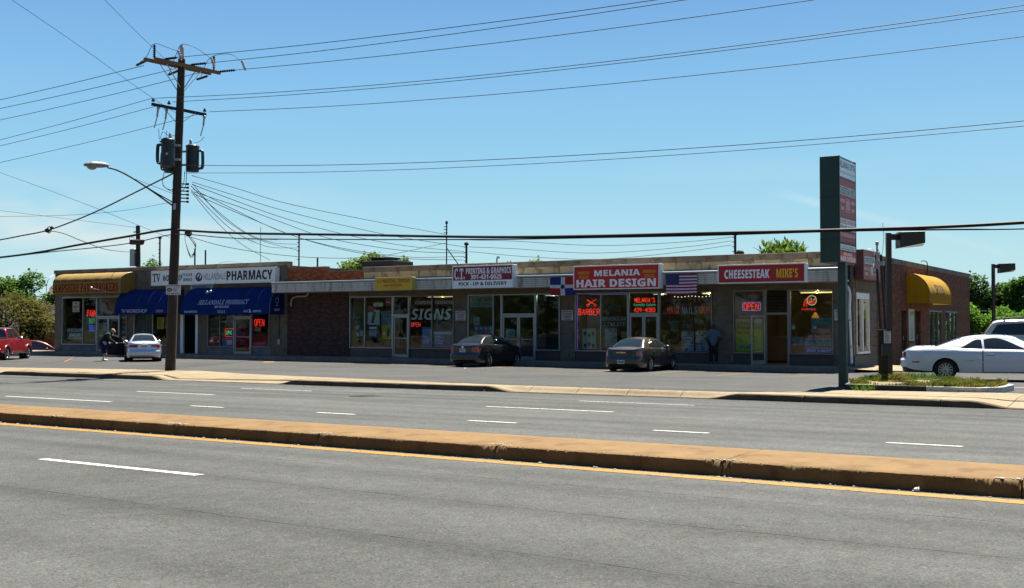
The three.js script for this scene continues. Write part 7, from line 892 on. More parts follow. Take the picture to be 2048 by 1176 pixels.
{
  const L = 4.55, v = vehicle('sedan', 'dark grey rounded four-door sedan parked nose-in before the travel shop', 'car', [-29.05, lotY(-29.1, -44.4), -44.5], 3, { L, W: 0.885, H: 1.465, belt: 1.0, sill: 0.19, bumper: 0.26, crown: 0.045, paint: charcoal, wr: 0.99, wf: 3.57, arch: 0.36, tyre: 0.32, spokes: 5,
    shoulder: [[0, 0.985], [0.1, 1.03], [0.6, 1.06], [1.5, 1.03], [2.5, 0.985], [3.4, 0.95], [3.95, 0.88], [4.35, 0.76], [4.55, 0.64]], roof: [[0.42, 1.03], [0.92, 1.30], [1.32, 1.43], [1.9, 1.475], [2.5, 1.455], [2.9, 1.34], [3.62, 0.95]],
    doors: [[1.28, 2.12], [2.12, 3.22]], trunk: 0.48, hood: 3.52, rearGlass: [0.52, 1.22], windshield: [2.96, 3.5], windows: [[[1.26, 0.06], [1.46, 0.42], [2.06, 0.45], [2.08, 0.06]], [[2.18, 0.06], [2.16, 0.45], [2.8, 0.42], [3.26, 0.06]]],
    rearOff: [[0.2, -0.08], [0.28, 0.0], [0.36, 0.04], [0.56, 0.05], [0.61, 0.03], [0.64, -0.03], [0.85, -0.02], [0.95, -0.02], [1.1, -0.06]], lamps: [[0.085, -0.32, 0.70, 0.92, M.tail, 'tail_light'], [-4.2, -4.42, 0.58, 0.72, M.clearLamp, 'headlight']], plate: 0.77, plateText: '7AX 7', mirror: 3.05, cladding: 0.3 });
  part('badge', lathe([[0, 0.01], [0.055, 0.008], [0.06, 0]], 16).rotateX(Math.PI / 2).translate(0, 0.92, L / 2 - 0.01), M.chrome, v.t); part('roof_aerial', rod([0, 1.46, 0.9], [0, 1.56, 1.05], 0.012), M.trimBlack, v.t); part('bumper_groove', v.patchY(0, 0.16, 0.415, 0.44, 20, 1, 0.012, 1), M.trimBlack, v.t); part('bumper_groove', v.patchY(0, 0.16, 0.415, 0.44, 20, 1, 0.012, -1), M.trimBlack, v.t);
}
const silver = paint(0.55, 0.57, 0.61, 0.55, 0.3);
{
  const L = 4.82, v = vehicle('sedan', 'silver four-door sedan with its left front door open before the TV workshop', 'car', [-48.75, lotY(-48.75, -40.9), -40.9], 52, { L, W: 0.91, H: 1.45, belt: 0.99, sill: 0.19, bumper: 0.25, crown: 0.05, paint: silver, wr: 1.02, wf: 3.76, arch: 0.36, tyre: 0.32, spokes: 7, openLeft: 1,
    shoulder: [[0, 0.96], [0.1, 1.0], [0.7, 1.045], [1.6, 1.02], [2.6, 0.985], [3.6, 0.95], [4.2, 0.88], [4.6, 0.76], [4.82, 0.65]], roof: [[0.52, 1.02], [1.0, 1.28], [1.4, 1.41], [1.95, 1.46], [2.6, 1.44], [3.0, 1.33], [3.8, 0.95]],
    doors: [[1.32, 2.24], [2.24, 3.36]], trunk: 0.58, hood: 3.7, rearGlass: [0.62, 1.32], windshield: [3.08, 3.66], windows: [[[1.3, 0.06], [1.55, 0.42], [2.18, 0.44], [2.2, 0.06]], [[2.3, 0.06], [2.28, 0.44], [2.9, 0.42], [3.4, 0.06]]],
    lamps: [[0.055, -0.30, 0.755, 0.89, M.tail, 'tail_light'], [0.055, 0.12, 0.715, 0.75, M.clearLamp, 'reversing_light'], [-4.4, -4.68, 0.56, 0.7, M.clearLamp, 'headlight']], plate: 0.82, plateText: 'M 4172', mirror: 3.15 });
  part('badge', new THREE.TorusGeometry(0.045, 0.01, 5, 12).translate(0, 0.965, L / 2 - 0.005), M.chrome, v.t);
  // the door standing open on the left
  const h = v.P(v.wall(v.sAt(3.34), 0.5), -1), d = sub('open_door', v.t, [h[0], 0, h[2]]); d.rotation.y = -1.15;
  const sh = new THREE.Shape([[0, 0.26], [0.98, 0.30], [1.08, 0.6], [1.1, 0.98], [0, 0.95]].map(([x, y]) => new THREE.Vector2(x, y))); part('panel', new THREE.ExtrudeGeometry(sh, { depth: 0.09, bevelThickness: 0.02, bevelSize: 0.02, bevelSegments: 2 }).rotateY(-Math.PI / 2).translate(0.05, 0, 0), silver, d);
  part('inner_trim', new THREE.ShapeGeometry(sh).scale(0.94, 0.94, 1).rotateY(-Math.PI / 2).translate(0.085, 0.03, 0.03), M.trimBlack, d); part('window_frame', tube([[0.02, 0.95, 0.02], [0.12, 1.2, 0.35], [0.17, 1.38, 0.75], [0.15, 1.36, 0.98], [0.02, 0.98, 1.08]], 0.022, 40, 6), M.trimBlack, d); part('door_glass', quadGrid(4, 4, (u, v2) => [lerp(0.03, 0.15, v2), lerp(0.97, lerp(1.2, 1.36, u), v2), lerp(0.1, 0.98, u)]), M.autoGlass, d);
}
// the big white coupe on the right
const coupeWhite = paint(0.54, 0.56, 0.58, 0.0, 0.4);
{
  const L = 5.26, W = 0.945, v = vehicle('coupe', 'long white two-door coupe seen from its right side beside the grassy island', 'car', [-5.86, 0.045, -37.55], -77, { L, W, H: 1.40, belt: 0.98, sill: 0.26, bumper: 0.40, crown: 0.055, paint: coupeWhite, wr: 1.24, wf: 4.13, arch: 0.385, tyre: 0.325, spokes: 12, spokeW: 0.04, valance: 0.17,
    plan: [[0, 0], [0.01, 0.4], [0.05, 0.62], [0.17, 0.78], [0.5, 0.90], [1.1, 0.97], [L * 0.48, 1.0], [L - 1.5, 0.985], [L - 0.75, 0.92], [L - 0.32, 0.8], [L - 0.1, 0.6], [L - 0.02, 0.34], [L, 0]],
    shoulder: [[0, 0.88], [0.06, 0.93], [0.3, 0.975], [0.9, 1.0], [1.5, 0.985], [2.4, 0.955], [3.4, 0.94], [4.2, 0.88], [4.8, 0.78], [5.26, 0.66]], roof: [[0.82, 1.0], [1.3, 1.165], [1.75, 1.315], [2.2, 1.385], [2.7, 1.405], [3.15, 1.36], [3.5, 1.22], [4.15, 0.91]], tumble: 0.34,
    rearOff: [[0.2, 0.0], [0.4, 0.055], [0.52, 0.07], [0.60, 0.07], [0.645, 0.045], [0.66, -0.035], [0.8, -0.03], [0.92, -0.045], [1.1, -0.08]], sideOff: [[0.2, -0.05], [0.30, -0.03], [0.42, -0.006], [0.56, 0.008], [0.62, 0.012], [0.66, 0.004], [0.80, 0.01], [0.90, -0.03], [0.97, -0.085], [1.2, -0.12]],
    doors: [[2.30, 3.86]], trunk: 0.84, hood: 4.1, rearGlass: [0.92, 1.72], windshield: [3.32, 4.0], windows: [Object.assign([[1.64, 0.05], [2.0, 0.36], [2.28, 0.40], [2.30, 0.05]], { arc: 0.035 }), Object.assign([[2.36, 0.05], [2.34, 0.405], [3.0, 0.38], [3.74, 0.05]], { arc: 0.06 })],
    lamps: [[0.02, 0.10, 0.70, 0.86, M.tail, 'tail_light'], [-0.28, -0.50, 0.535, 0.575, M.tail, 'side_marker'], [-4.9, -5.12, 0.55, 0.66, M.clearLamp, 'headlight']], plate: 0.76, plateText: '', strip: 0.575, mirror: 3.62, mirrorMat: coupeWhite, handle: M.trimBlack });
  part('aerial_base', new THREE.SphereGeometry(0.018, 8, 6).translate(0.55, 1.035, L / 2 - 0.6), M.trimBlack, v.t); part('fender_script', v.patchY(v.sAt(1.86), v.sAt(2.06), 0.605, 0.62, 6, 1, 0.012, 1), M.steel, v.t); part('sunroof', v.green ? quadGrid(8, 4, (u, w) => { const p = v.P(v.green(lerp(2.45, 3.0, u), lerp(0.72, 1, w))); return [p[0], p[1] + 0.006, p[2]]; }) : null, M.autoGlass, v.t);
}
// the tall dark-windowed estate wagon behind it
const suvPaint = paint(0.50, 0.46, 0.36, 0.2, 0.4), suvBlack = paint(0.02, 0.02, 0.022, 0.3, 0.3);
{
  const L = 5.57, v = vehicle('suv', 'large dark-windowed SUV with pale roof half hidden behind the white coupe', 'SUV', [-5.35, 0.03, -49.3], -79, { L, W: 1.0, H: 1.93, belt: 1.2, sill: 0.34, bumper: 0.42, crown: 0.03, paint: suvPaint, wr: 1.2, wf: 4.5, arch: 0.44, tyre: 0.38, spokes: 6, shoulder: [[0, 1.16], [0.1, 1.2], [1, 1.22], [3, 1.2], [4, 1.18], [4.6, 1.12], [5.3, 1.02], [5.57, 0.9]], roof: [[0.04, 1.18], [0.22, 1.5], [0.5, 1.84], [0.8, 1.92], [2, 1.94], [3.3, 1.93], [3.6, 1.84], [4.25, 1.2]], tumble: 0.17, bowR: 0.04, glass: M.darkGlass,
    doors: [[1.7, 2.6], [2.6, 3.75]], trunk: 0.12, hood: 4.2, rearGlass: [0.1, 0.46], windshield: [3.66, 4.15], windows: [[[0.28, 0.08], [0.62, 0.40], [2.02, 0.42], [1.86, 0.08]], [[2.06, 0.08], [2.16, 0.42], [2.78, 0.42], [2.72, 0.08]], [[2.84, 0.08], [2.88, 0.42], [3.44, 0.40], [3.82, 0.08]]], lamps: [[0.12, -0.16, 0.8, 1.12, M.tail, 'tail_light']], mirror: 3.7, mirrorMat: M.trimBlack });
  for (const m of [1, -1]) part('roof_rail', tube([[m * 0.72, 1.9, L / 2 - 0.7], [m * 0.72, 1.97, L / 2 - 0.85], [m * 0.72, 1.98, 0], [m * 0.72, 1.97, -0.5], [m * 0.72, 1.9, -0.65]], 0.022, 40, 6), M.trimBlack, v.t);
  for (const a of [0.9, 1.9, 2.9]) part('roof_bar', boxAt(-0.72, 0.72, 1.955, 1.985, L / 2 - a - 0.04, L / 2 - a + 0.04), M.trimBlack, v.t);
}
const tan = paint(0.50, 0.44, 0.33, 0.4, 0.35);
vehicle('sedan', 'pale beige sedan at the right edge just behind the white coupe windscreen', 'car', [-1.95, 0.03, -43.2], -78, { L: 4.7, W: 0.88, H: 1.42, belt: 0.98, sill: 0.2, bumper: 0.26, crown: 0.04, paint: tan, wr: 1.0, wf: 3.7, arch: 0.36, tyre: 0.32, shoulder: [[0, 0.93], [0.12, 0.98], [0.7, 1.0], [2.6, 0.96], [3.6, 0.93], [4.2, 0.84], [4.7, 0.64]], roof: [[0.5, 0.98], [1.0, 1.25], [1.4, 1.38], [1.9, 1.43], [2.6, 1.41], [3.0, 1.3], [3.7, 0.93]], doors: [[1.3, 2.25], [2.25, 3.35]], trunk: 0.58, hood: 3.65, rearGlass: [0.6, 1.3], windshield: [3.05, 3.6], windows: [[[1.28, 0.06], [1.5, 0.42], [2.2, 0.44], [2.22, 0.06]], [[2.3, 0.06], [2.3, 0.44], [2.9, 0.42], [3.4, 0.06]]], lamps: [[0.10, -0.30, 0.68, 0.86, M.tail, 'tail_light']], mirror: 3.1 });
const vanW = paint(0.66, 0.68, 0.70, 0, 0.4);
vehicle('van', 'white van roof showing at the right edge beyond the SUV', 'van', [-1.1, 0.0, -62.5], -76, { L: 5.2, W: 0.98, H: 2.12, belt: 1.15, sill: 0.3, bumper: 0.4, crown: 0.03, paint: vanW, wr: 1.1, wf: 4.1, arch: 0.4, tyre: 0.34, shoulder: [[0, 1.1], [1, 1.15], [3, 1.14], [4, 1.1], [4.7, 0.95], [5.2, 0.75]], roof: [[0.05, 1.13], [0.3, 1.8], [0.7, 2.08], [2, 2.14], [3.0, 2.1], [3.5, 1.9], [4.5, 1.1]], tumble: 0.2, doors: [[2.4, 3.7]], trunk: 0.1, hood: 4.4, windshield: [3.55, 4.35], rearGlass: [0.12, 0.5], windows: [[[2.5, 0.1], [2.5, 0.42], [3.2, 0.4], [3.8, 0.1]]], lamps: [[0.15, -0.2, 0.7, 1.0, M.tail, 'tail_light']], mirror: 3.7 });
// red pickup at the left edge
const red = paint(0.17, 0.008, 0.010, 0.15, 0.3);
{
  const L = 5.23, v = vehicle('pickup_truck', 'red crew-cab pickup truck with covered bed at the left edge of the car park', 'pickup truck', [-57.35, lotY(-57.35, -38.35), -38.35], 36, { L, W: 0.92, plan: [[0, 0], [0.008, 0.6], [0.03, 0.86], [0.11, 0.97], [0.5, 1.0], [L * 0.5, 1.0], [L - 0.9, 0.99], [L - 0.35, 0.95], [L - 0.1, 0.8], [L - 0.02, 0.45], [L, 0]], H: 1.79, belt: 1.16, sill: 0.42, bumper: 0.48, crown: 0.03, paint: red, wr: 1.05, wf: 4.25, arch: 0.44, tyre: 0.37, spokes: 5, rim: M.chrome, shoulder: [[0, 1.12], [0.06, 1.15], [1.4, 1.16], [2.5, 1.15], [3.7, 1.13], [4.3, 1.10], [4.95, 1.05], [5.23, 0.95]], roof: [[1.42, 1.15], [1.5, 1.45], [1.62, 1.70], [1.85, 1.785], [2.7, 1.79], [3.05, 1.70], [3.75, 1.12]], tumble: 0.2, bowR: 0.02,
    rearOff: [[0.3, 0.05], [0.45, 0.1], [0.62, 0.1], [0.64, 0.0], [0.9, 0.0], [1.2, -0.02]], doors: [[1.66, 2.55], [2.55, 3.5]], trunk: 1.36, hood: 3.68, rearGlass: [1.47, 1.64], windshield: [3.1, 3.62], windows: [[[1.66, 0.08], [1.76, 0.42], [2.44, 0.44], [2.46, 0.08]], [[2.56, 0.08], [2.54, 0.44], [3.02, 0.42], [3.5, 0.08]]], lamps: [[0.125, -0.16, 0.72, 1.02, M.tail, 'tail_light'], [-4.8, -5.05, 0.75, 0.92, M.clearLamp, 'headlight']], mirror: 3.3, mirrorMat: M.chrome, cladding: 0.56, claddingMat: red });
  part('bed_cover', rboxAt(-0.78, 0.78, 1.17, 1.22, L / 2 - 1.36, L / 2 - 0.06, 0.02), M.trimBlack, v.t); for (const m of [1, -1]) { part('bed_rail', rod([m * 0.80, 1.22, L / 2 - 1.3], [m * 0.80, 1.22, L / 2 - 0.1], 0.025), M.chrome, v.t); part('running_board', rboxAt(m * 0.86, m * 1.04, 0.36, 0.41, -1.0, 1.1, 0.02), M.chrome, v.t); part('wheel_arch_flare', merge([1.05, 4.25].map((a) => new THREE.TorusGeometry(0.46, 0.05, 8, 24, Math.PI).rotateY(Math.PI / 2).translate(m * 0.92, 0.36, L / 2 - a))), red, v.t); part('roof_rack_rail', rod([m * 0.62, 1.8, -0.4], [m * 0.62, 1.8, 0.7], 0.02), M.trimBlack, v.t); }
  part('rear_bumper', rboxAt(-0.9, 0.9, 0.5, 0.68, L / 2 - 0.02, L / 2 + 0.12, 0.04), M.chrome, v.t);
}
const maroon = paint(0.13, 0.008, 0.012, 0.2, 0.3);
vehicle('minivan', 'dark red minivan parked lower down behind the red pickup', 'van', [-69.15, lotY(-70.0, -48.6) + 0.2, -48.85], -35, { L: 4.9, W: 0.95, H: 1.72, belt: 1.08, sill: 0.3, bumper: 0.38, crown: 0.03, paint: maroon, wr: 1.0, wf: 3.9, arch: 0.39, tyre: 0.33, shoulder: [[0, 1.05], [0.1, 1.09], [2, 1.08], [3.4, 1.05], [4.2, 0.95], [4.9, 0.72]], roof: [[0.03, 1.07], [0.2, 1.4], [0.5, 1.66], [0.9, 1.72], [2.4, 1.73], [2.9, 1.62], [3.95, 1.02]], tumble: 0.2, bowR: 0.04, doors: [[1.5, 2.5], [2.5, 3.6]], trunk: 0.1, hood: 3.9, rearGlass: [0.1, 0.42], windshield: [2.98, 3.8], windows: [[[0.3, 0.08], [0.55, 0.42], [1.45, 0.44], [1.45, 0.08]], [[1.52, 0.08], [1.52, 0.44], [2.3, 0.44], [2.34, 0.08]], [[2.42, 0.08], [2.4, 0.44], [2.85, 0.42], [3.5, 0.08]]], lamps: [[0.12, -0.18, 0.75, 1.0, M.tail, 'tail_light']], mirror: 3.2 });
// ================= people =================
// one smooth surface round a skeleton: bones are [from, to, radius from, radius to]
function blob(bones, cell, k = 0.04, pad = 0.12) {
  const lo = [1e9, 1e9, 1e9], hi = [-1e9, -1e9, -1e9]; for (const [a, b, r0, r1] of bones) for (const [p, r] of [[a, r0], [b, r1]]) for (let i = 0; i < 3; i++) { lo[i] = Math.min(lo[i], p[i] - r - pad); hi[i] = Math.max(hi[i], p[i] + r + pad); }
  const c = lo.map((l, i) => (l + hi[i]) / 2), half = Math.max(...hi.map((h, i) => (h - lo[i]) / 2)), res = Math.min(150, Math.max(16, Math.ceil(2 * half / cell)));
  const mc = new MarchingCubes(res, new THREE.MeshBasicMaterial(), false, false, 120000); mc.isolation = 0;
  const pre = bones.map(([a, b, r0, r1]) => { const d = [b[0] - a[0], b[1] - a[1], b[2] - a[2]]; return [a, d, d[0] * d[0] + d[1] * d[1] + d[2] * d[2] || 1e-9, r0, r1]; });
  for (let z = 0; z < res; z++) for (let y = 0; y < res; y++) for (let x = 0; x < res; x++) {
    const p = [x, y, z].map((q, i) => c[i] + (q - res / 2) / (res / 2) * half); let acc = 0, mn = 1e9; const ds = [];
    for (const [a, d, dd, r0, r1] of pre) { const t = clamp(((p[0] - a[0]) * d[0] + (p[1] - a[1]) * d[1] + (p[2] - a[2]) * d[2]) / dd), dx = p[0] - a[0] - d[0] * t, dy = p[1] - a[1] - d[1] * t, dz = p[2] - a[2] - d[2] * t, s = Math.sqrt(dx * dx + dy * dy + dz * dz) - lerp(r0, r1, t); ds.push(s); mn = Math.min(mn, s); }
    if (mn > 0.3) { mc.field[x + y * res + z * res * res] = -mn; continue; }
    for (const s of ds) acc += Math.exp(-(s - mn) / k); mc.field[x + y * res + z * res * res] = -(mn - k * Math.log(acc) * 0.7);
  }
  mc.update(); const n = mc.count, g = new THREE.BufferGeometry(), pos = new Float32Array(n * 3), nor = new Float32Array(n * 3);
  for (let i = 0; i < n * 3; i++) { pos[i] = mc.positionArray[i] * half + c[i % 3]; nor[i] = mc.normalArray[i]; }
  g.setAttribute('position', new THREE.BufferAttribute(pos, 3)); g.setAttribute('normal', new THREE.BufferAttribute(nor, 3)); const w = mergeVertices(g, 1e-4); w.deleteAttribute('normal'); w.computeVertexNormals(); return w;
}
const mirrorX = (p) => [-p[0], p[1], p[2]];
function hand(wrist, dir, side) {           // palm, four unequal curled fingers and a thumb, as bones
  const d = V3(...dir).normalize(), up = V3(0, 0, -1), s = V3().crossVectors(d, up).normalize().multiplyScalar(side), n = V3().crossVectors(s, d).normalize(), at = (l, q, h = 0) => [wrist[0] + d.x * l + s.x * q + n.x * h, wrist[1] + d.y * l + s.y * q + n.y * h, wrist[2] + d.z * l + s.z * q + n.z * h];
  const b = [[at(0, 0), at(0.075, 0), 0.026, 0.032]]; [[-0.03, 0.062], [-0.011, 0.074], [0.009, 0.07], [0.028, 0.054]].forEach(([q, l]) => { b.push([at(0.075, q), at(0.075 + l * 0.55, q * 1.1, 0.008), 0.0105, 0.0095], [at(0.075 + l * 0.55, q * 1.1, 0.008), at(0.075 + l * 0.9, q * 1.1, 0.035), 0.0095, 0.008]); });
  b.push([at(0.02, -0.03), at(0.065, -0.058, 0.018), 0.013, 0.0105], [at(0.065, -0.058, 0.018), at(0.092, -0.05, 0.03), 0.0105, 0.009]); return b;
}
function head(c, fwd, tilt) {                // skull, jaw, nose, ears, neck side handled by the body
  const f = V3(...fwd).normalize(), r = V3().crossVectors(f, V3(0, 1, 0)).normalize(), u = V3().crossVectors(r, f).normalize(), at = (x, y, z) => [c[0] + r.x * x + u.x * y + f.x * z, c[1] + r.y * x + u.y * y + f.y * z, c[2] + r.z * x + u.z * y + f.z * z];
  return { bones: [[at(0, 0.035, -0.02), at(0, 0.03, 0.02), 0.092, 0.086], [at(0, -0.03, 0.02), at(0, -0.075, 0.048), 0.066, 0.042], [at(0, 0.0, 0.095), at(0, -0.028, 0.112), 0.011, 0.016], [at(-0.088, -0.005, -0.005), at(-0.094, -0.035, 0), 0.018, 0.014], [at(0.088, -0.005, -0.005), at(0.094, -0.035, 0), 0.018, 0.014], [at(-0.035, 0.022, 0.085), at(0.035, 0.022, 0.085), 0.016, 0.016], [at(-0.02, -0.06, 0.088), at(0.02, -0.06, 0.088), 0.009, 0.009]], at, eye: [at(-0.033, 0.004, 0.092), at(0.033, 0.004, 0.092)], mouth: [at(-0.022, -0.06, 0.095), at(0.022, -0.06, 0.095)] };
}
function person(name, label, pos, turn, K) {
  const t = thing(name, label, 'person', pos, turn * Math.PI / 180), H = head(K.head, K.look), skin = std(...K.skin, 0.6);
  const legs = [], torso = [], arms = [];
  for (const s of [0, 1]) { legs.push([K.hip[s], K.knee[s], 0.092, 0.06], [K.knee[s], K.ankle[s], 0.058, 0.038]); arms.push([K.sh[s], K.elbow[s], 0.052, 0.042], [K.elbow[s], K.wrist[s], 0.042, 0.028]); }
  torso.push([K.hip[0], K.hip[1], 0.115, 0.115], [K.pelvis, K.waist, 0.14, 0.135], [K.waist, K.chest, 0.135, 0.15], [K.chest, K.neck, 0.14, 0.065], [K.sh[0], K.sh[1], 0.075, 0.075], [K.neck, K.head, 0.056, 0.06]);
  const hd = (s) => { const a = K.elbow[s], b = K.wrist[s]; return hand(b, [b[0] - a[0], b[1] - a[1], b[2] - a[2]], s ? 1 : -1); };
  const feet = [0, 1].map((s) => [[K.ankle[s], K.toe[s]]]);
  part('body', merge([blob([...legs, ...torso, ...arms, ...[0, 1].map((s) => [[K.ankle[s][0], 0.055, K.ankle[s][2]], K.toe[s], 0.045, 0.035])], 0.02, 0.025), blob([...H.bones, [K.neck, K.head, 0.055, 0.06]], 0.009, 0.012), ...[0, 1].map((s) => blob(hd(s), 0.005, 0.005, 0.03))]), skin, t);
  for (const e of H.eye) part('eye', new THREE.SphereGeometry(0.011, 8, 6).translate(...e), M.trimBlack, t); part('mouth', rod(H.mouth[0], H.mouth[1], 0.005), std(K.skin[0] * 0.5, K.skin[1] * 0.4, K.skin[2] * 0.4, 0.7), t);
  K.wear(t, { legs, torso, arms, H });
}
const grow = (bs, d) => bs.map(([a, b, r0, r1]) => [a, b, r0 + d, r1 + d]), mid3 = (a, b, k) => [lerp(a[0], b[0], k), lerp(a[1], b[1], k), lerp(a[2], b[2], k)];
{ // stooping at the open car door
  const K = { skin: [0.30, 0.17, 0.11], head: [0.03, 1.565, -0.42], look: [0.1, -0.35, -1], pelvis: [0, 0.93, 0.06], waist: [0, 1.08, 0.0], chest: [0.01, 1.30, -0.16], neck: [0.02, 1.46, -0.31], hip: [[-0.1, 0.9, 0.06], [0.1, 0.9, 0.06]], knee: [[-0.13, 0.48, 0.02], [0.12, 0.48, -0.02]], ankle: [[-0.14, 0.08, 0.06], [0.13, 0.08, 0.0]], toe: [[-0.17, 0.035, -0.1], [0.17, 0.035, -0.16]], sh: [[-0.2, 1.38, -0.24], [0.21, 1.37, -0.26]], elbow: [[-0.34, 1.17, 0.02], [0.3, 1.12, -0.36]], wrist: [[-0.24, 0.98, -0.18], [0.22, 0.98, -0.58]] };
  K.wear = (t, { legs, torso, arms, H }) => {
    const green = std(0.022, 0.050, 0.024, 0.9), back = std(0.012, 0.013, 0.014, 0.9), navy = std(0.012, 0.014, 0.045, 0.9), white = std(0.62, 0.61, 0.59, 0.8);
    part('jacket', blob([...grow(torso.slice(1, 4), 0.045), [[0, 0.95, 0.05], [0, 1.1, 0], 0.185, 0.185], [K.sh[0], K.sh[1], 0.105, 0.105], ...grow(arms, 0.03)], 0.02, 0.03), back, t);
    part('jacket_yoke', blob([[[-0.21, 1.40, -0.24], [0.22, 1.39, -0.26], 0.105, 0.105], [K.sh[1], mid3(K.sh[1], K.elbow[1], 0.75), 0.092, 0.086], [mid3(K.chest, K.neck, 0.5), K.neck, 0.135, 0.09]], 0.02, 0.03), green, t);
    part('shorts', blob([[K.hip[0], K.hip[1], 0.165, 0.165], [K.hip[0], mid3(K.hip[0], K.knee[0], 0.92), 0.14, 0.13], [K.hip[1], mid3(K.hip[1], K.knee[1], 0.92), 0.14, 0.13]], 0.018, 0.025), navy, t);
    part('shirt_hem', blob([[[-0.12, 0.93, 0.1], [0.12, 0.93, 0.1], 0.10, 0.10], [[-0.1, 0.95, 0], [0.12, 0.95, -0.02], 0.13, 0.13]], 0.02, 0.03), std(0.35, 0.36, 0.42, 0.9), t);
    for (const s of [0, 1]) { part('sock', blob([[mid3(K.knee[s], K.ankle[s], 0.62), K.ankle[s], 0.055, 0.05]], 0.01, 0.01), white, t); part('shoe', blob([[[K.ankle[s][0], 0.05, K.ankle[s][2] + 0.03], K.toe[s], 0.058, 0.05], [[K.ankle[s][0], 0.09, K.ankle[s][2]], [K.ankle[s][0], 0.05, K.ankle[s][2]], 0.055, 0.058]], 0.01, 0.012), white, t); }
    const c = H.at(0, 0.06, -0.005); part('cap', blob([[c, H.at(0, 0.065, 0.01), 0.094, 0.09], [H.at(-0.045, 0.05, 0.1), H.at(0.045, 0.05, 0.1), 0.014, 0.014], [H.at(-0.03, 0.04, 0.15), H.at(0.03, 0.04, 0.15), 0.012, 0.012]], 0.01, 0.02), std(0.42, 0.20, 0.17, 0.85), t); part('bag', rboxAt(-0.42, -0.2, 0.62, 0.9, 0.0, 0.22, 0.04), back, t);
  };
  person('person', 'person in dark green jacket, navy shorts and pale cap stooping at the silver car door', [-49.85, lotY(-49.8, -39.3), -39.3], -50, K);
}
{ // standing in the shade against the pier
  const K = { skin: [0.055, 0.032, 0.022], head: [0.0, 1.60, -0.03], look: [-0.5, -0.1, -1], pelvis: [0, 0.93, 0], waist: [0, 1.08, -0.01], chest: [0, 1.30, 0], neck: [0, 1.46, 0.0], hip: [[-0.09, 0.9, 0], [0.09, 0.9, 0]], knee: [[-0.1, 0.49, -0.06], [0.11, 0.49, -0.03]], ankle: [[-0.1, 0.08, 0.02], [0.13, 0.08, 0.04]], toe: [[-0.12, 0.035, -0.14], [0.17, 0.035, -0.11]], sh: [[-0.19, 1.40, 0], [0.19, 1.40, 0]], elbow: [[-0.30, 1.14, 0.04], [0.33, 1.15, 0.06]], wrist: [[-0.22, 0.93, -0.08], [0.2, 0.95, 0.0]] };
  K.wear = (t, { legs, torso, arms, H }) => {
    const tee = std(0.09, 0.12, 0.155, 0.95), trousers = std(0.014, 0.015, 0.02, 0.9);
    part('tshirt', blob([...grow(torso.slice(1, 4), 0.028), [[0, 0.95, 0], [0, 1.1, 0], 0.165, 0.165], [K.sh[0], K.sh[1], 0.09, 0.09], ...[0, 1].map((s) => [K.sh[s], mid3(K.sh[s], K.elbow[s], 0.62), 0.085, 0.08])], 0.018, 0.03), tee, t);
    part('trousers', blob([[K.hip[0], K.hip[1], 0.14, 0.14], ...[0, 1].flatMap((s) => [[K.hip[s], K.knee[s], 0.118, 0.085], [K.knee[s], [K.ankle[s][0], 0.06, K.ankle[s][2]], 0.085, 0.072]])], 0.018, 0.025), trousers, t);
    for (const s of [0, 1]) part('shoe', blob([[[K.ankle[s][0], 0.05, K.ankle[s][2] + 0.03], K.toe[s], 0.055, 0.046]], 0.012, 0.012), std(0.1, 0.1, 0.1, 0.7), t); part('hair', blob([[H.at(0, 0.055, -0.03), H.at(0, 0.05, 0.0), 0.094, 0.09]], 0.012, 0.02), M.black, t);
  };
  person('person', 'person in pale blue T-shirt and dark trousers standing in shade by the pier', [-18.85, 0, -47.15], 20, K);
}
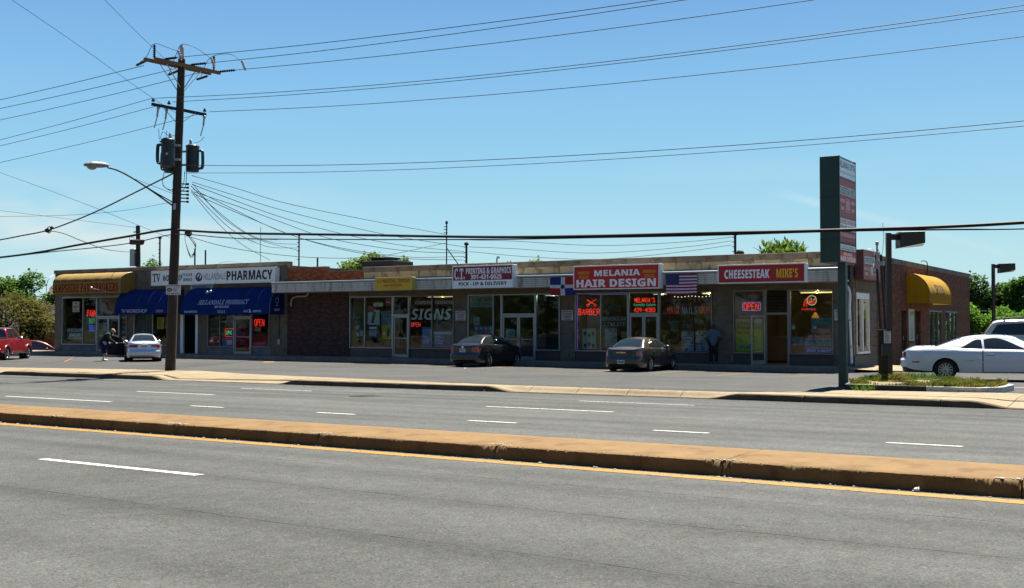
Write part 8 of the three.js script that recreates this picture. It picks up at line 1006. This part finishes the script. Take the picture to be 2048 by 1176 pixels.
// ================= trees, shrubs, and what stands beyond =================
const leafMat = (rough = 0.75) => new THREE.MeshPhysicalMaterial({ vertexColors: true, roughness: 1, specularIntensity: 0.12, transmission: 0.42, thickness: 0, side: THREE.DoubleSide });
const LEAF = leafMat(), BARK = mapped(texture(128, 128, (u, v) => { const n = fbm(u * 20, v * 4, 4, 20, 3); return [0.05 + 0.08 * n, 0.04 + 0.06 * n, 0.03 + 0.045 * n]; }), 1, 0.95);
function crown(seed, lobes, n, size, cols, long = 1, gaps = 0.35) {     // leaves through a set of uneven lobes [x, y, z, rx, ry, rz]
  const r = rng(seed), pos = [], col = [], w = lobes.map((l) => Math.pow(l[3] * l[4] * l[5], 0.6)), W = w.reduce((a, b) => a + b, 0);
  for (let i = 0; i < n; i++) {
    let q = r() * W, k = 0; while (q > w[k]) q -= w[k++]; const [cx, cy, cz, rx, ry, rz] = lobes[k];
    let x, y, z, d; do { x = 2 * r() - 1; y = 2 * r() - 1; z = 2 * r() - 1; d = Math.hypot(x, y, z); } while (d > 1 || d < 0.25 || (d < 0.6 && r() < 0.6));
    const jag = 0.82 + 0.36 * r() * r(); const px = cx + x * rx * jag, py = cy + y * ry * jag, pz = cz + z * rz * jag;
    if (fbm(px * 1.7 + seed, py * 1.7 + pz * 1.3, 3, 0, seed) < gaps) continue;
    const s = size * (0.55 + 0.9 * r()), a = r() * 6.283, tilt = (r() - 0.5) * 2.2, dir = V3(Math.cos(a) * Math.cos(tilt), long > 1.5 ? Math.abs(Math.sin(tilt)) + 0.5 : Math.sin(tilt), Math.sin(a) * Math.cos(tilt)).normalize(), side = V3(-Math.sin(a), 0.5 * (r() - 0.5), Math.cos(a)).normalize(), L = s * long, H = s * 0.5, nrm = V3().crossVectors(dir, side);
    const A = [px, py, pz], B = [px + dir.x * L * 0.5 + side.x * H + nrm.x * s * 0.12, py + dir.y * L * 0.5 + side.y * H + nrm.y * s * 0.12, pz + dir.z * L * 0.5 + side.z * H + nrm.z * s * 0.12], C = [px + dir.x * L, py + dir.y * L, pz + dir.z * L], D = [px + dir.x * L * 0.5 - side.x * H + nrm.x * s * 0.12, py + dir.y * L * 0.5 - side.y * H + nrm.y * s * 0.12, pz + dir.z * L * 0.5 - side.z * H + nrm.z * s * 0.12];
    pos.push(...A, ...B, ...C, ...A, ...C, ...D); const c = cols[Math.floor(r() * cols.length)], kk = 0.75 + 0.5 * r(); for (let q2 = 0; q2 < 6; q2++) col.push(c[0] * kk, c[1] * kk, c[2] * kk);
  }
  const g = new THREE.BufferGeometry(); g.setAttribute('position', new THREE.Float32BufferAttribute(pos, 3)); g.setAttribute('color', new THREE.Float32BufferAttribute(col, 3)); g.computeVertexNormals(); return g;
}
function tree(name, label, cat, p, h, rad, o) {
  const t = thing(name, label, cat, p), r = rng(o.seed), low = o.low ?? 0.3, lobes = [], limbs = [];
  const nl = o.lobes ?? 14; for (let i = 0; i < nl; i++) { const a = r() * 6.283, v = low + (0.92 - low) * ((i + 0.5) / nl), spread = rad * Math.pow(Math.sin(Math.PI * clamp((v - low) / (1 - low) * 0.86 + 0.12)), 0.7) * (0.35 + 0.6 * r()), s = rad * (0.32 + 0.26 * r()); const c = [Math.cos(a) * spread, h * v, Math.sin(a) * spread]; lobes.push([...c, s, s * (o.flat ?? 0.8), s]); limbs.push(tube([[0, h * low * 0.7, 0], [c[0] * 0.35, lerp(h * low * 0.8, c[1], 0.5), c[2] * 0.35], c], Math.max(0.02, h * 0.006), 8, 5)); }
  lobes.push([0, h * (1 - 0.22), 0, rad * 0.4, h * 0.2, rad * 0.4]);
  part('trunk', merge([rod([0, -0.5, 0], [0, h * 0.62, 0], h * 0.022 + 0.03, h * 0.008, 10), ...limbs]), BARK, t); part('crown', crown(o.seed + 1, lobes, o.n, o.leaf, o.cols, o.long ?? 1, o.gaps ?? 0.33), LEAF, t); return t;
}
const DK = [[0.030, 0.071, 0.011], [0.048, 0.098, 0.015], [0.064, 0.119, 0.020]], MIDG = [[0.067, 0.144, 0.019], [0.092, 0.173, 0.023], [0.050, 0.108, 0.017]], OLIVE = [[0.103, 0.089, 0.017], [0.072, 0.077, 0.015], [0.140, 0.110, 0.023], [0.051, 0.061, 0.013]], LIME = [[0.115, 0.169, 0.019], [0.081, 0.135, 0.015], [0.142, 0.189, 0.027]], BRIGHT = [[0.106, 0.222, 0.021], [0.140, 0.255, 0.025], [0.076, 0.166, 0.019]];
// left edge
tree('tree', 'rounded dark green tree farthest back at the left edge', 'tree', [-95.6, -2.2, -64.2], 8.4, 3.4, { seed: 11, n: 9000, leaf: 0.26, cols: DK.concat(MIDG), low: 0.15, gaps: 0.26 });
tree('tree', 'feathery-topped green tree just left of the pawnbroker roof', 'tree', [-88.6, -2.0, -61.6], 8.5, 2.3, { seed: 21, n: 7500, leaf: 0.22, cols: MIDG, low: 0.15, gaps: 0.36 });
tree('tree', 'fuller green tree between the feathery one and the pawnbroker wall', 'tree', [-86.4, -2.0, -64.6], 7.4, 2.4, { seed: 25, n: 8000, leaf: 0.22, cols: BRIGHT.concat(DK), low: 0.15, gaps: 0.28 });
for (const [x, z, h, r, s, lab] of [[-74.6, -48.6, 4.7, 2.3, 31, 'leftmost olive-brown shrub behind the red pickup'], [-74.9, -51.6, 5.0, 2.2, 32, 'tall olive-yellow shrub behind the red pickup cab'], [-76.9, -55.0, 4.6, 2.3, 33, 'olive shrub left of the pawnbroker wall, half behind the other shrubs'], [-73.2, -55.0, 3.6, 1.7, 34, 'low yellow-green shrub between the red minivan and the pawnbroker wall']]) tree('shrub', lab, 'shrub', [x, lotY(x, z) - 0.3, z], h + 0.5, r, { seed: s, n: 8500, leaf: 0.15, cols: OLIVE, low: 0.05, gaps: 0.22, lobes: 18 });
tree('shrub', 'bright green bush against the corner of the pawnbroker wall', 'shrub', [-68.4, -1.4, -53.6], 3.3, 0.9, { seed: 41, n: 4500, leaf: 0.12, cols: BRIGHT, low: 0.05, gaps: 0.22 });
{ const t = thing('picket_fence', 'short run of reddish wooden fence pickets among the shrubs at the left', 'fence', [-74.3, -1.2, -53.2], 0.6); for (let k = 0; k < 16; k++) part('picket', rboxAt(k * 0.16, k * 0.16 + 0.13, 0.0, 2.3 + 0.1 * hash2(k, 3), -0.012, 0.012, 0.006), std(0.34 + 0.08 * hash2(k, 1), 0.15, 0.075, 0.9), t); part('rail', boxAt(0, 2.55, 1.5, 1.6, -0.06, -0.015), BARK, t); }
function house(label, p, turn, w, d, hw, hr, roofC, wallM) { const t = thing('house', label, 'house', p, turn); part('wall', merge([boxAt(-w / 2, w / 2, -1.5, hw, -d / 2, -d / 2 + 0.2), boxAt(-w / 2, w / 2, -1.5, hw, d / 2 - 0.2, d / 2), boxAt(-w / 2, -w / 2 + 0.2, -1.5, hw, -d / 2 + 0.2, d / 2 - 0.2), boxAt(w / 2 - 0.2, w / 2, -1.5, hw, -d / 2 + 0.2, d / 2 - 0.2)]), wallM, t); const sl = (s) => muv(quadGrid(8, 6, (u, v) => [lerp(-w / 2 - 0.4, w / 2 + 0.4, u), lerp(hw - 0.15, hr, v), s * lerp(d / 2 + 0.5, 0, v)])); const rf = part('roof', merge([sl(1), sl(-1)]), roofC, t); part('chimney', boxAt(w * 0.3, w * 0.3 + 0.8, hw, hr + 0.9, -0.4, 0.4), M.brickSide, rf); const gable = (x) => { const g = new THREE.BufferGeometry(); g.setAttribute('position', new THREE.Float32BufferAttribute([x, hw, -d / 2, x, hw, d / 2, x, hr, 0], 3)); g.setAttribute('uv', new THREE.Float32BufferAttribute([0, 0, 1, 0, 0.5, 1], 2)); g.computeVertexNormals(); return g; }; part('gable', merge([gable(-w / 2), gable(w / 2)]), wallM, t); for (const x of [-w * 0.3, 0, w * 0.3]) { const wn = part('window', boxAt(x - 0.5, x + 0.5, 0.8, 2.0, d / 2 - 0.02, d / 2 + 0.03), M.white, t); part('pane', boxAt(x - 0.43, x + 0.43, 0.87, 1.93, d / 2 + 0.03, d / 2 + 0.035), M.darkGlass, wn); } return t; }
const shingle = mapped(texture(128, 128, (u, v) => { const n = hash2(Math.floor(u * 24 + (Math.floor(v * 24) % 2) * 0.5), Math.floor(v * 24), 7), k = 0.6 + 0.6 * n; return [0.045 * k, 0.044 * k, 0.043 * k]; }), 3.5, 0.9);
house('low house with grey shingle roof half hidden by shrubs at the left', [-85.0, -2.2, -60.0], 0.95, 9, 7, 3.0, 5.6, shingle, M.brickSide); house('farther house with dark roof and brick chimney at the left edge', [-92.5, -2.2, -58.0], 0.8, 8, 6, 4.0, 6.3, shingle, M.brickSide);
// behind the shops
tree('tree', 'yellow-green tree rising over the stepped brick parapet', 'tree', [-62.2, -1, -75.8], 9.1, 2.3, { seed: 51, n: 8500, leaf: 0.22, cols: LIME, low: 0.5, gaps: 0.33, lobes: 20 });
tree('tree', 'lower yellow-green tree right of the taller one over the brick parapet', 'tree', [-59.4, -1, -77.2], 8.9, 1.5, { seed: 52, n: 5200, leaf: 0.22, cols: LIME, low: 0.5, gaps: 0.36, lobes: 14 });
tree('tree', 'wispy green tree top showing behind the roof mast left of the utility pole', 'tree', [-71.8, -1, -61.3], 8.4, 1.2, { seed: 53, n: 2200, leaf: 0.16, cols: MIDG, low: 0.6, gaps: 0.42 });
tree('tree', 'left of two small green tips just above the roof right of the printing sign', 'tree', [-47.3, -1, -75.8], 8.15, 0.7, { seed: 54, n: 1600, leaf: 0.18, cols: LIME, low: 0.7, gaps: 0.36 });
tree('tree', 'right of two small green tips just above the roof right of the printing sign', 'tree', [-44.8, -1, -75.8], 8.1, 1.2, { seed: 55, n: 2400, leaf: 0.18, cols: LIME, low: 0.7, gaps: 0.36 });
tree('tree', 'green tree with upright shoots above the roof near the pylon sign', 'tree', [-25.8, -1, -76.6], 8.5, 2.2, { seed: 56, n: 5200, leaf: 0.17, cols: MIDG.concat(LIME), low: 0.6, long: 2.6, gaps: 0.34, lobes: 18 });
// right edge
for (const [x, z, h, r, s, c, lab] of [[-19.4, -112, 6.7, 2.7, 61, DK, 'dark green tree nearest the rear corner of the brick wall'], [-16.3, -111, 6.1, 2.4, 62, DK, 'dark green tree behind the farther car park light'], [-14.5, -106, 6.4, 1.7, 63, MIDG, 'tall green tree with a ragged top near the right edge'], [-12.2, -108, 5.8, 2.6, 64, DK, 'dark green tree at the right edge of the view'], [-8, -106, 7, 3.0, 65, MIDG, 'first green tree just beyond the right edge'], [-3, -104, 7, 3.2, 66, DK, 'second green tree beyond the right edge'], [3, -102, 7, 3.2, 67, MIDG, 'third green tree beyond the right edge'], [9, -98, 7, 3.2, 68, DK, 'fourth green tree beyond the right edge'], [15, -92, 7, 3.4, 69, MIDG, 'fifth green tree beyond the right edge'], [20, -82, 7, 3.4, 70, DK, 'sixth green tree beyond the right edge']]) tree('tree', lab, 'tree', [x, -0.5, z], h, r, { seed: s, n: 8000, leaf: 0.24, cols: c, low: 0.1, gaps: 0.26 });
for (const [x, z, h, r, s, lab] of [[-17.3, -101, 3.5, 1.9, 71, 'bright green bush at the foot of the trees by the brick wall corner'], [-15.0, -100, 3.2, 1.8, 72, 'bright green bush behind the farther car park light'], [-12.9, -99, 3.1, 1.8, 73, 'bright green bush above the SUV roof'], [-10.0, -98, 3.3, 2.2, 74, 'bright green bush at the right edge'], [-6, -97, 3.3, 2.4, 75, 'bright green bush beyond the right edge'], [-1, -95, 3.3, 2.4, 76, 'second bright green bush beyond the right edge'], [5, -91, 3.3, 2.6, 77, 'third bright green bush beyond the right edge']]) tree('shrub', lab, 'shrub', [x, -0.3, z], h, r, { seed: s, n: 5500, leaf: 0.20, cols: BRIGHT, low: 0.05, gaps: 0.22 });
// the trees across the road, behind the photographer, that the shop windows mirror
for (let k = -10; k < 11; k++) tree('roadside_tree', ['first', 'second', 'third', 'fourth', 'fifth', 'sixth', 'seventh', 'eighth', 'ninth', 'tenth', 'eleventh', 'twelfth', 'thirteenth', 'fourteenth', 'fifteenth', 'sixteenth', 'seventeenth', 'eighteenth', 'nineteenth', 'twentieth', 'last'][k + 10] + ' broad tree from the left in the row behind the camera', 'tree', [-78 + k * 9.5, -0.4, 19 + 5 * hash2(k + 20, 8)], 11 + 3 * hash2(k + 20, 2), 5.6, { seed: 220 + k, n: 1900, leaf: 0.75, cols: DK, low: 0.1, gaps: 0.25, lobes: 12 });
const GROUPS = { wire: 'overhead wires', service_mast: 'service masts on the roofs', vent_pipe: 'vent pipes on the roofs', mushroom_vent: 'round vents on the roof', transformer: 'transformers on the utility pole', parking_notice: 'parking notices on the piers', leaning_post: 'leaning posts by the brick wall', fluorescent_light: 'fluorescent tubes in the shops', salon_chair: 'salon chairs', roadside_tree: 'trees across the road', car_park_light: 'car park lights', shop_counter: 'shop counters', display_shelves: 'shelves inside the shops' };
for (const o of scene.children) { const k = o.name.replace(/_\d{3}$/, ''); if (GROUPS[k] && !o.userData.group) o.userData.group = GROUPS[k]; }
renderer.render(scene, camera);
